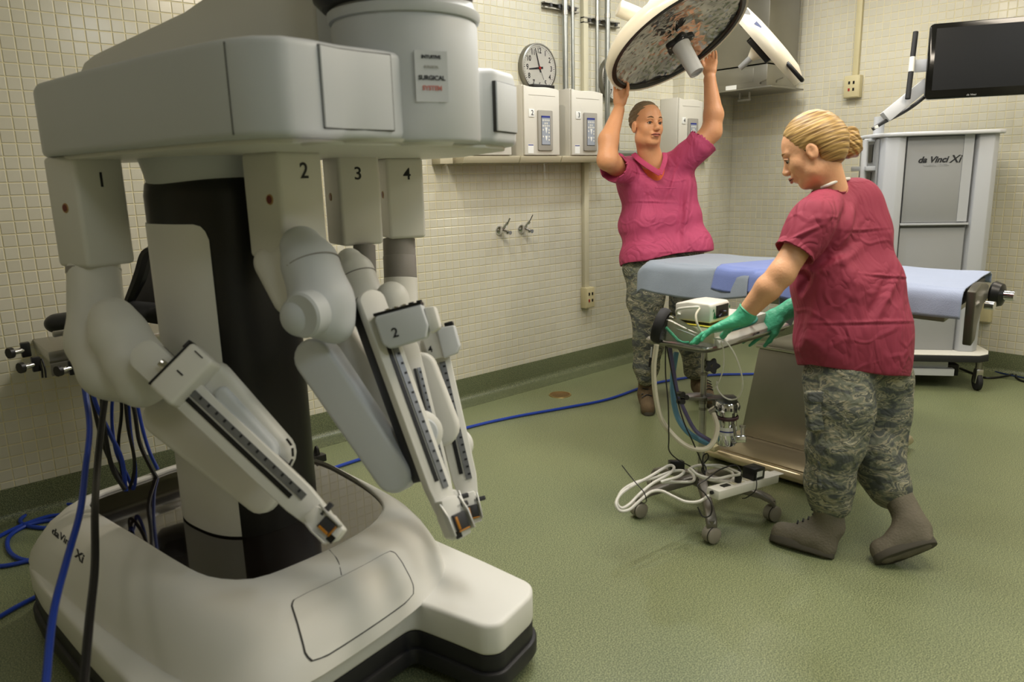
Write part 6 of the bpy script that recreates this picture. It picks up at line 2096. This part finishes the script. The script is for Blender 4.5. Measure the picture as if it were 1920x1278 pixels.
# tray: a rolled-rim steel dish
tA_, tB_ = Vector((-3.761, -2.016, STZ)), Vector((-3.748, -2.325, STZ))
te = Vector((1, .012, 0)).normalized(); tn = Vector((.012, -1, 0)).normalized()
TLn, TWd = .68, .315
tc0 = tA_ + te * TLn / 2 + tn * TWd / 2
outer = rrect(TLn, TWd, .05, 6)
rg = []
for off, z in ((.0, .0), (.004, .006), (.0, .012), (-.006, .006), (-.014, -.010), (-.03, -.014)):
    rg.append([tc0 + te * (a * (1 + off * 2 / TLn)) + tn * (b * (1 + off * 2 / TWd)) + EZ * z for a, b in outer])
MB().loft(rg, cap0=False).build('tray', STEEL, stand, angle=80)
rg2 = [[p - EZ * .003 for p in r_] for r_ in rg[-1:]] + [[p - EZ * .006 for p in rg[-1]]]
MB().loft([[tc0 + te * (a * (1 + o_ * 2 / TLn)) + tn * (b * (1 + o_ * 2 / TWd)) + EZ * z for a, b in outer] for o_, z in ((-.002, -.002), (-.014, -.014), (-.03, -.018))], cap0=False).build('tray_underside', STEELD, stand, angle=80)
MB().box(sc_ + EZ * (STZ - .030) + te * .05, (.34, .05, .022), (te, tn, EZ)).build('tray_carrier', STEELD, stand, bevel=.003)
MB().box(sc_ + EZ * (STZ - .034) - te * .10, (.03, .20, .016), (te, tn, EZ)).build('cross_bar', STEELD, stand, bevel=.003)
# mid bracket: oval plate and arm to the canister
bz = at(1312, 748, 3.28).z
MB().prism([(.065 * cos(t), .040 * sin(t)) for t in np.linspace(0, 2 * pi, 28, endpoint=False)], Vector((sc_.x, sc_.y, bz)) - RT * .02, Vector((RT.x, RT.y, 0)).normalized(), Vector((FW.x, FW.y, 0)).normalized(), EZ * .016).build('clamp_plate', STEELD, stand, bevel=.003)
r2_ = Vector((RT.x, RT.y, 0)).normalized(); f2_ = Vector((FW.x, FW.y, 0)).normalized()
MB().box(Vector((sc_.x, sc_.y, bz + .01)) + r2_ * .07 - f2_ * .03, (.13, .06, .010), (r2_, f2_, EZ)).build('bracket_arm', STEELD, stand, bevel=.002)
MB().box(Vector((sc_.x, sc_.y, bz - .03)) + r2_ * .04 - f2_ * .05, (.012, .05, .08), (r2_, f2_, EZ)).build('bracket_drop', STEELD, stand, bevel=.002)
MB().cyl(at(1332, 772, 3.20), at(1345, 764, 3.18), .016, n=18).build('bracket_knob', STEEL, stand)

# canister hanging on the bracket
cz1, cz0 = at(1364, 752, 3.14), at(1364, 838, 3.14)
can = thing('metal_canister', Vector((cz1.x, cz1.y, cz0.z)), 'polished metal canister with a blue-striped label hung on the steel stand', 'canister')
cb0 = Vector((cz1.x, cz1.y, cz0.z)); H_ = cz1.z - cz0.z
MB().lathe([(0, 0), (.038, 0), (.041, .006), (.041, H_ * .62), (.044, H_ * .63), (.044, H_ * .66), (.041, H_ * .67), (.041, H_ * .78), (.050, H_ * .80), (.050, H_ * .95), (.044, H_), (0, H_)], cb0, EZ, 40).build('body', CHROME, can)
MB().lathe([(.0445, 0), (.0490, .004), (.0490, .012), (.0445, .016)], cb0 + EZ * H_ * .60, EZ, 40).build('dark_band', mat('plum_band', (70, 46, 52), rough=.4), can)
for i in range(14):
    a = 2 * pi * i / 14
    MB().box(cb0 + EZ * H_ * .875 + Vector((cos(a), sin(a), 0)) * .0505, (.004, .008, H_ * .07), (Vector((cos(a), sin(a), 0)), Vector((-sin(a), cos(a), 0)), EZ)).build('rib', DARKG, can)
nl2 = (CAM - cb0); nl2.z = 0; nl2.normalize()
MB().cyl(cb0 + EZ * H_ * .26, cb0 + EZ * H_ * .44, .0415, n=40).build('label_wrap', PAPER, can)
MB().cyl(cb0 + EZ * H_ * .33, cb0 + EZ * H_ * .36, .0419, n=40).build('blue_stripe', BLUEINK, can)
vp = at(1388, 822, 3.08)
MB().box(vp, (.045, .03, .03), (RT, FW, UP)).build('valve_body', CHROME, can, bevel=.006)
MB().cyl(vp + UP * .012 + RT * .01, vp + UP * .045 + RT * .01, .008, n=14).build('valve_stem', CHROME, can)
MB().cyl(vp + UP * .045 + RT * .01, vp + UP * .055 + RT * .01, .013, n=16).build('valve_knob', STEEL, can)
MB().cyl(vp - RT * .02 + UP * .01, vp - RT * .028 + UP * .06, .006, n=12).build('filler', STEELD, can)
MB().cyl(cb0 + r2_ * .02, vp, .010, n=12).build('valve_pipe', CHROME, can)

# ------------------------------------------------------------------ things on the tray
# clear cone with a dark rubber ring
mk0, mk1 = at(1236, 609, 3.06), at(1316, 636, 2.99)
mk0.z = max(mk0.z, STZ + .072)
mask = thing('face_mask_cone', mk0, 'clear plastic cone with a thick dark rubber ring lying at the tray\'s left end', 'mask')
ma_ = (mk1 - mk0).normalized(); Lm = (mk1 - mk0).length
MB().lathe([(.054, 0), (.060, -.012), (.070, -.010), (.076, .004), (.074, .022), (.066, .030), (.056, .026), (.052, .012), (.054, 0)], mk0, ma_, 44).build('rubber_ring', BLACKM, mask)
pc_ = mat('clear_plastic', (236, 240, 240), rough=.03, trans=1., var=0, ior=1.12, coat=.6)
MB().lathe([(.056, .02), (.054, .05), (.046, Lm * .45), (.034, Lm * .8), (.022, Lm * .98), (.0, Lm), (.0, Lm - .003), (.020, Lm * .965), (.032, Lm * .79), (.044, Lm * .44), (.052, .05), (.054, .02)], mk0, ma_, 44).build('clear_cone', pc_, mask)
MB().tube([mk0 + ma_ * .03, mk0 + ma_ * .09 - EZ * .03, mk0 + ma_ * .13 - EZ * .025], .0055).build('inner_tube', GLOVE, mask)

# base unit (long low white box with a cream flank) and the monitor on it
bu0 = at(1338, 640, 2.96); bu0.z = STZ - .002
bu1 = onZ(1432, 622, STZ); bu2 = onZ(1268, 628, STZ)
e1 = (bu1 - bu0); e1.z = 0; w1_ = e1.length; e1.normalize()
e2 = Vector((-e1.y, e1.x, 0))
if e2.dot(FW) < 0: e2 = -e2
base = thing('base_unit', bu0 + e1 * .15 + e2 * .1, 'low white base unit with a yellow-edged top lying on the tray under the small monitor', 'device')
dep = .24
MB().prism([(0, .0), (0, .082), (dep, .082), (dep, 0)], bu0 + EZ * .003 - e1 * .0, e2, EZ, e1 * (w1_ * 1.05)).build('housing', WHITEP, base, bevel=.006)
MB().prism([(-.002, .02), (-.002, .080), (dep * .98, .080), (dep * .98, .02)], bu0 + EZ * .003 - e1 * .002, e2, EZ, e1 * .003).build('cream_flank', mat('cream_flank', (226, 220, 192), rough=.5), base, bevel=.001)
MB().prism([(-.003, .083), (-.003, .0865), (dep + .003, .0865), (dep + .003, .083)], bu0 + EZ * .003 - e1 * .003, e2, EZ, e1 * (w1_ * .62)).build('yellow_top', mat('yellow_edge', (210, 196, 70), rough=.5), base, bevel=.001)
MB().prism([(-.02, 0), (-.022, .022), (.0, .045), (.0, 0)], bu0 + EZ * .003 + e1 * .01, e2, EZ, e1 * (w1_ * 1.03)).build('sloped_front', WHITEP, base, bevel=.003)
text('LTV 1200', .014, bu0 + e1 * w1_ * .72 - e2 * .0245 + EZ * .016, e1, EZ, INK, base, 'lettering')
for k in range(3): MB().cyl(bu0 + e1 * (.02 + .03 * k) - e2 * .001 + EZ * .07, bu0 + e1 * (.02 + .03 * k) - e2 * .004 + EZ * .07, .003, n=10).build('indicator', REDP, base)
dz = STZ + .003 + .0875
mo = thing('pulse_monitor', bu0 + e1 * .07 + e2 * .1, 'small white patient monitor with a dark screen standing on the tray unit', 'monitor')
m0 = bu0 + e1 * .005 + e2 * .02; m0.z = dz + .008
mw_, md_, mh_ = .150, .165, .078
MB().box(m0 + e1 * mw_ / 2 + e2 * md_ / 2 - EZ * .004, (mw_ * .9, md_ * .9, .010), (e1, e2, EZ)).build('rubber_foot', BLACK, mo)
MB().prism([(0, 0), (0, mh_ * .88), (.012, mh_), (md_ * .65, mh_ * 1.02), (md_, mh_ * .86), (md_, 0)], m0, e2, EZ, e1 * mw_).build('case', WHITEP, mo, bevel=.008, seg=3)
MB().box(m0 + e1 * (mw_ * .58) - e2 * .001 + EZ * mh_ * .52, (mw_ * .62, .004, mh_ * .66), (e1, e2, EZ)).build('screen', mat('screen_black', (10, 10, 12), rough=.1), mo)
for (a, z, w2_) in ((.10, .60, .010), (.14, .40, .014), (.12, .22, .022), (.20, .18, .012)):
    MB().prism([(0, 0), (w2_, 0), (w2_ / 2, w2_)], m0 + e1 * mw_ * a - e2 * .0012 + EZ * mh_ * z, e1, EZ, -e2 * .001).build('green_mark', mat('green_print', (28, 110, 70), rough=.6), mo)
MB().prism([(0, 0), (.010, 0), (.006, .012)], m0 + e1 * mw_ * .93 - e2 * .0012 + EZ * mh_ * .6, e1, EZ, -e2 * .001).build('green_mark', mat('green_print', (28, 110, 70)), mo)
MB().tube([m0 - e1 * .004 + e2 * .05 + EZ * .062, m0 - e1 * .022 + e2 * .06 + EZ * .064, m0 - e1 * .024 + e2 * .13 + EZ * .05, m0 - e1 * .012 + e2 * .15 + EZ * .03, m0 - e1 * .0 + e2 * .14 + EZ * .022], .0055).build('carry_handle', WHITEP, mo)
# green hose with chrome fitting on the base unit
gh = thing('green_hose', at(1402, 605, 3.10), 'short green hose loop with a chrome fitting on the tray right of the near glove', 'hose')
MB().tube([at(1372, 618, 2.98), at(1392, 612, 3.0), at(1412, 605, 3.04), at(1418, 598, 3.10), at(1412, 592, 3.14), at(1400, 592, 3.14)], .0075, n=10).build('hose', mat('hose_green', (22, 120, 104), rough=.35), gh)
MB().cyl(at(1398, 603, 3.03), at(1408, 590, 3.06), .012, n=18).build('fitting', CHROME, gh)
MB().cyl(at(1405, 592, 3.05), at(1404, 588, 3.05), .016, n=18).build('fitting_collar', STEEL, gh)

# ------------------------------------------------------------------ hoses and leads around the stand


def hose(label, pts, r, m_, name='hose', cat='hose', n=8, sub=8):
    o = MB().tube(pts, r, n=n, sub=sub).build(name, m_); tag(o, label, cat); return o


WH = mat('hose_cream', (206, 200, 180), rough=.4)
hose('thick cream hose looping from the tray down past the canister', [at(1231, 646, 3.02), at(1226, 690, 3.05), at(1229, 740, 3.08), at(1240, 785, 3.1), at(1262, 815, 3.1), at(1290, 837, 3.08), at(1320, 842, 3.06), at(1338, 828, 3.06), at(1345, 800, 3.08), at(1338, 775, 3.12)], .0105, WH)
hose('thin cream tube curling down from the small monitor\'s flank', [at(1312, 578, 2.95), at(1305, 590, 2.93), at(1307, 606, 2.92), at(1315, 622, 2.93), at(1322, 632, 2.94)], .0045, WH, 'tube', 'tube')
hose('clear white tube looping from the tray to the top of the canister', [at(1338, 634, 2.93), at(1360, 640, 2.88), at(1378, 665, 2.9), at(1390, 700, 2.95), at(1392, 725, 3.0), at(1385, 744, 3.05), at(1372, 749, 3.1), at(1358, 744, 3.1), at(1346, 730, 3.12), at(1344, 715, 3.15)], .0032, mat('tube_white', (222, 220, 212), rough=.3), 'tube', 'tube')
hose('second thin white tube hanging beside the clear one', [at(1352, 640, 2.9), at(1357, 660, 2.95), at(1356, 690, 3.0), at(1348, 715, 3.05), at(1338, 730, 3.12)], .0028, mat('tube_white', (222, 220, 212)), 'tube', 'tube')
BLH = mat('hose_pale_blue', (104, 158, 190), rough=.35, trans=.3)
PUR = mat('hose_violet', (92, 86, 124), rough=.45)
hose('pale blue corrugated hose behind the stand pole', [at(1268, 660, 3.18), at(1262, 700, 3.2), at(1262, 740, 3.22), at(1270, 780, 3.22), at(1288, 808, 3.2), at(1312, 824, 3.2), at(1330, 832, 3.18)], .012, BLH)
hose('violet-grey hose running down beside the black leads', [at(1256, 650, 3.12), at(1262, 690, 3.13), at(1270, 735, 3.14), at(1286, 775, 3.14), at(1305, 808, 3.14), at(1332, 826, 3.12)], .0085, PUR)
hose('thin black lead hanging straight down left of the pole', [at(1248, 648, 3.06), at(1248, 700, 3.06), at(1253, 760, 3.06), at(1254, 820, 3.1), at(1255, 845, 3.15), at(1272, 862, 3.2), at(1300, 878, 3.25), at(1310, 900, 3.2)], .0028, BLACK, 'lead', 'cable')
hose('thin black lead crossing the violet hose', [at(1250, 648, 3.08), at(1258, 690, 3.08), at(1268, 740, 3.07), at(1282, 790, 3.06), at(1300, 830, 3.06), at(1316, 868, 3.1), at(1322, 890, 3.15)], .003, BLACK, 'lead', 'cable')
cl = thing('hose_clip', at(1276, 745, 3.08), 'black plastic clip where the violet hose meets the black lead', 'clip')
for px, py in ((1272, 738), (1279, 744), (1272, 752)): MB().cyl(at(px, py, 3.09), at(px + 9, py + 1, 3.05), .011, n=12).build('clip_block', BLACK, cl)
# small pen-like sensor hanging by the man's leg
pn_ = thing('sensor_probe', at(1222, 670, 3.1), 'slim black probe hanging by its lead at the tray\'s left end', 'probe')
MB().cyl(at(1222, 650, 3.1), at(1220, 672, 3.1), .003, n=8).build('lead', GREYP, pn_); MB().cyl(at(1220, 670, 3.1), at(1217, 688, 3.1), .0065, .004, n=10).build('tip', BLACK, pn_)

# power strip with plugs, lying on the stand's legs
ps0, ps1 = at(1336, 925, 2.98), at(1449, 893, 3.22)
pe = (ps1 - ps0).normalized(); pu = (EZ - pe * EZ.dot(pe)).normalized(); pw_ = pe.cross(pu)
ps = thing('power_strip', ps0, 'white power strip tied onto the stand\'s legs', 'power strip')
Lp = (ps1 - ps0).length
MB().box(ps0.lerp(ps1, .5), (Lp, .062, .038), (pe, pw_, pu)).build('housing', WHITEP, ps, bevel=.004)
sgn = 1 if pw_.dot(FW) > 0 else -1
pt = ps0 + pu * .0195
MB().box(pt + pe * .078 + pu * .001, (.045, .022, .003), (pe, pw_, pu)).build('rating_plate', BLACK, ps)
for k in range(4): MB().box(pt + pe * (.13 + .045 * k) + pu * .0008, (.026, .026, .0016), (pe, pw_, pu)).build('outlet', CREAMD, ps)
MB().cyl(ps0 - pe * .002 + pu * .006, ps0 - pe * .010 + pu * .006, .008, n=14).build('cord_gland', BLACK, ps)
MB().cyl(ps0 - pe * .002 - VW.cross(pu) * .02 - pu * .004, ps0 - pe * .008 - VW.cross(pu) * .02 - pu * .004, .006, n=12).build('breaker', BLACK, ps)
MB().box(ps1 + pe * .02 + pu * .012, (.05, .05, .004), (pe, pw_, pu)).build('end_tab', WHITEP, ps, bevel=.002)
pl2 = thing('mains_plug', pt + pe * .15, 'black moulded plug standing in the power strip', 'plug')
MB().lathe([(0, 0), (.014, 0), (.015, .02), (.010, .04), (.005, .055), (0, .055)], pt + pe * .16, pu, 18).build('body', BLACK, pl2)
adp = thing('power_adapter', pt + pe * .27, 'cubic black power adapter with a small label at the right end of the power strip', 'adapter')
MB().box(pt + pe * .262 + pu * .026, (.075, .060, .050), (pe, pw_, pu)).build('body', BLACK, adp, bevel=.004)
MB().box(pt + pe * .262 + pu * .026 + (-pw_ * sgn) * .0305, (.038, .001, .024), (pe, pw_, pu)).build('label', PAPER, adp)
ad2 = tag(MB().box(at(1268, 872, 3.34), (.065, .05, .045), (RT, FW, UP)).build('power_adapter', BLACK, bevel=.004), 'black power adapter resting on the rear leg of the stand', 'adapter')
# white flex coiled on the legs
FLX = mat('flex_white', (206, 204, 196), rough=.4)
hose('coiled white mains flex tied in loops over the stand\'s left legs', [at(1330, 928, 2.97), at(1310, 940, 2.97), at(1285, 940, 2.98), at(1262, 930, 2.99), at(1240, 920, 3.0), at(1220, 922, 2.98), at(1200, 938, 2.95), at(1180, 955, 2.93), at(1162, 957, 2.92), at(1155, 943, 2.93), at(1165, 925, 2.97),
     at(1190, 908, 3.02), at(1215, 895, 3.08), at(1240, 880, 3.14), at(1256, 872, 3.18), at(1264, 877, 3.17), at(1252, 890, 3.12), at(1225, 905, 3.05), at(1200, 925, 2.99), at(1180, 945, 2.95), at(1165, 952, 2.94), at(1157, 940, 2.95), at(1168, 918, 3.0), at(1195, 903, 3.05),
     at(1225, 896, 3.1), at(1262, 883, 3.16), at(1282, 883, 3.15), at(1272, 893, 3.1), at(1240, 903, 3.06), at(1262, 903, 3.1), at(1298, 902, 3.12), at(1300, 890, 3.15), at(1292, 880, 3.2), at(1310, 872, 3.25), at(1345, 875, 3.25), at(1372, 885, 3.2), at(1372, 900, 3.12), at(1345, 902, 3.1), at(1312, 893, 3.14), at(1298, 880, 3.2)], .0062, FLX, 'flex', 'cable', n=8, sub=5)
hose('second white flex loop lying around the stand\'s hub', [at(1294, 878, 3.1), at(1310, 890, 3.08), at(1340, 897, 3.06), at(1368, 892, 3.06), at(1388, 888, 3.04), at(1372, 880, 3.1), at(1350, 872, 3.2), at(1318, 872, 3.2)], .0055, FLX, 'flex', 'cable')
hose('thin black cable tie with a long free tail around the coiled flex', [at(1166, 872, 3.0), at(1180, 890, 2.99), at(1195, 908, 2.97), at(1207, 922, 2.93), at(1212, 938, 2.93), at(1206, 944, 2.98)], .0022, BLACK, 'cable_tie', 'tie')
hose('black lead looped over the stand\'s hub and the power strip', [at(1390, 890, 3.03), at(1388, 880, 3.06), at(1378, 872, 3.1), at(1350, 880, 3.06), at(1325, 898, 3.02), at(1308, 910, 3.0), at(1322, 925, 2.96), at(1334, 945, 2.93), at(1332, 965, 2.93), at(1318, 968, 2.95), at(1308, 950, 2.96)], .0028, BLACK, 'lead', 'cable')
hose('black lead coil hanging on the pole just above the hub', [at(1320, 868, 3.2), at(1328, 858, 3.18), at(1326, 850, 3.16), at(1319, 854, 3.15), at(1318, 866, 3.15), at(1324, 878, 3.14), at(1320, 888, 3.13), at(1316, 880, 3.13), at(1320, 870, 3.13)], .0032, BLACK, 'lead', 'cable')
hose('black tie round the power strip\'s right half', [at(1415, 885, 3.12), at(1418, 893, 3.08), at(1417, 918, 3.07), at(1400, 932, 3.08), at(1392, 934, 3.1)], .0022, BLACK, 'cable_tie', 'tie')

# ------------------------------------------------------------------ floor cables
BLC = mat('cable_blue', (30, 60, 156), rough=.35)


def fl(pts, r, label, m_=BLC, name='floor_cable'):
    P = [onZ(x, y, r + .001) for x, y in pts]
    return hose(label, P, r, m_, name, 'cable')


fl([(560, 905), (600, 887), (640, 872), (700, 853), (760, 838), (870, 803), (960, 782), (1060, 764), (1140, 748), (1215, 722), (1260, 712), (1330, 703), (1400, 701), (1450, 700)], .0095, 'long blue cable snaking across the floor from the robot to the operating table')
fl([(-60, 1045), (-10, 1010), (40, 985), (90, 968), (135, 962), (150, 950), (120, 945), (85, 950), (55, 962), (38, 975), (50, 985), (95, 990), (150, 988)], .009, 'blue cable coiled on the floor left of the robot base, farthest loop')
fl([(-40, 1062), (10, 1060), (60, 1050), (110, 1045), (150, 1038)], .009, 'blue cable ending under the robot base, nearest loop of the coil')
fl([(150, 975), (95, 975), (50, 985), (18, 1005), (16, 1030), (40, 1048), (90, 1050), (140, 1040)], .009, 'round middle loop of blue cable on the floor left of the robot')
fl([(-60, 1190), (0, 1155), (35, 1135), (80, 1112)], .009, 'blue cable reaching the robot base from the picture\'s left edge')
fl([(1800, 690), (1825, 700), (1850, 708), (1885, 705), (1905, 700), (1935, 698)], .008, 'black cable on the floor behind the vision cart\'s castor', BLACK)
fl([(1790, 678), (1840, 690), (1880, 700), (1940, 712)], .007, 'dark blue cable on the floor right of the vision cart', mat('cable_navy', (24, 40, 70), rough=.4))
fl([(1960, 690), (1915, 697), (1905, 703), (1912, 712), (1945, 722)], .007, 'black cable loop on the floor at the right picture edge', BLACK)
# hanging bundle behind and over the robot base
bun_ = [([(152, 640), (158, 720), (168, 800), (160, 880), (150, 960), (125, 1050), (100, 1150), (85, 1290)], [2.5, 2.5, 2.42, 2.3, 2.15, 2.0, 1.85, 1.7], .0095, BLC, 'blue cable hanging in front of the robot base, leftmost'),
        ([(205, 620), (200, 720), (190, 800), (182, 880), (178, 960), (178, 1060), (168, 1160), (156, 1290)], [2.5, 2.48, 2.4, 2.28, 2.1, 1.95, 1.8, 1.65], .0105, BLACK, 'thick black cable hanging in front of the robot base'),
        ([(160, 650), (172, 740), (190, 820), (210, 870), (232, 905), (240, 922)], [2.62] * 6, .007, BLACK, 'black cable, first strand of the bundle behind arm 1'),
        ([(170, 650), (175, 740), (205, 810), (228, 860), (236, 920)], [2.6] * 5, .0075, BLC, 'blue cable, first blue strand of the bundle behind arm 1'),
        ([(195, 660), (192, 760), (200, 830), (212, 880), (235, 918)], [2.58] * 5, .008, BLACK, 'black cable, second strand of the bundle behind arm 1'),
        ([(215, 660), (228, 760), (222, 830), (228, 880), (236, 920), (248, 900), (252, 860), (240, 800), (232, 720)], [2.64] * 9, .006, BLACK, 'black cable looping back up within the bundle'),
        ([(225, 660), (210, 760), (216, 840), (238, 890), (250, 916), (254, 880), (244, 800), (238, 700)], [2.66] * 8, .006, BLC, 'blue cable looping back up within the bundle'),
        ([(236, 700), (252, 770), (262, 830), (285, 880), (300, 905)], [2.9] * 5, .008, BLACK, 'black cable slanting down to the rear edge of the base'),
        ([(248, 700), (262, 780), (278, 840), (296, 880)], [2.95] * 4, .007, BLC, 'blue cable slanting down to the rear edge of the base')]
for pts, ds, r, m_, lb in bun_:
    hose(lb, [at(x, y, d) for (x, y), d in zip(pts, ds)], r, m_, 'hanging_cable', 'cable')
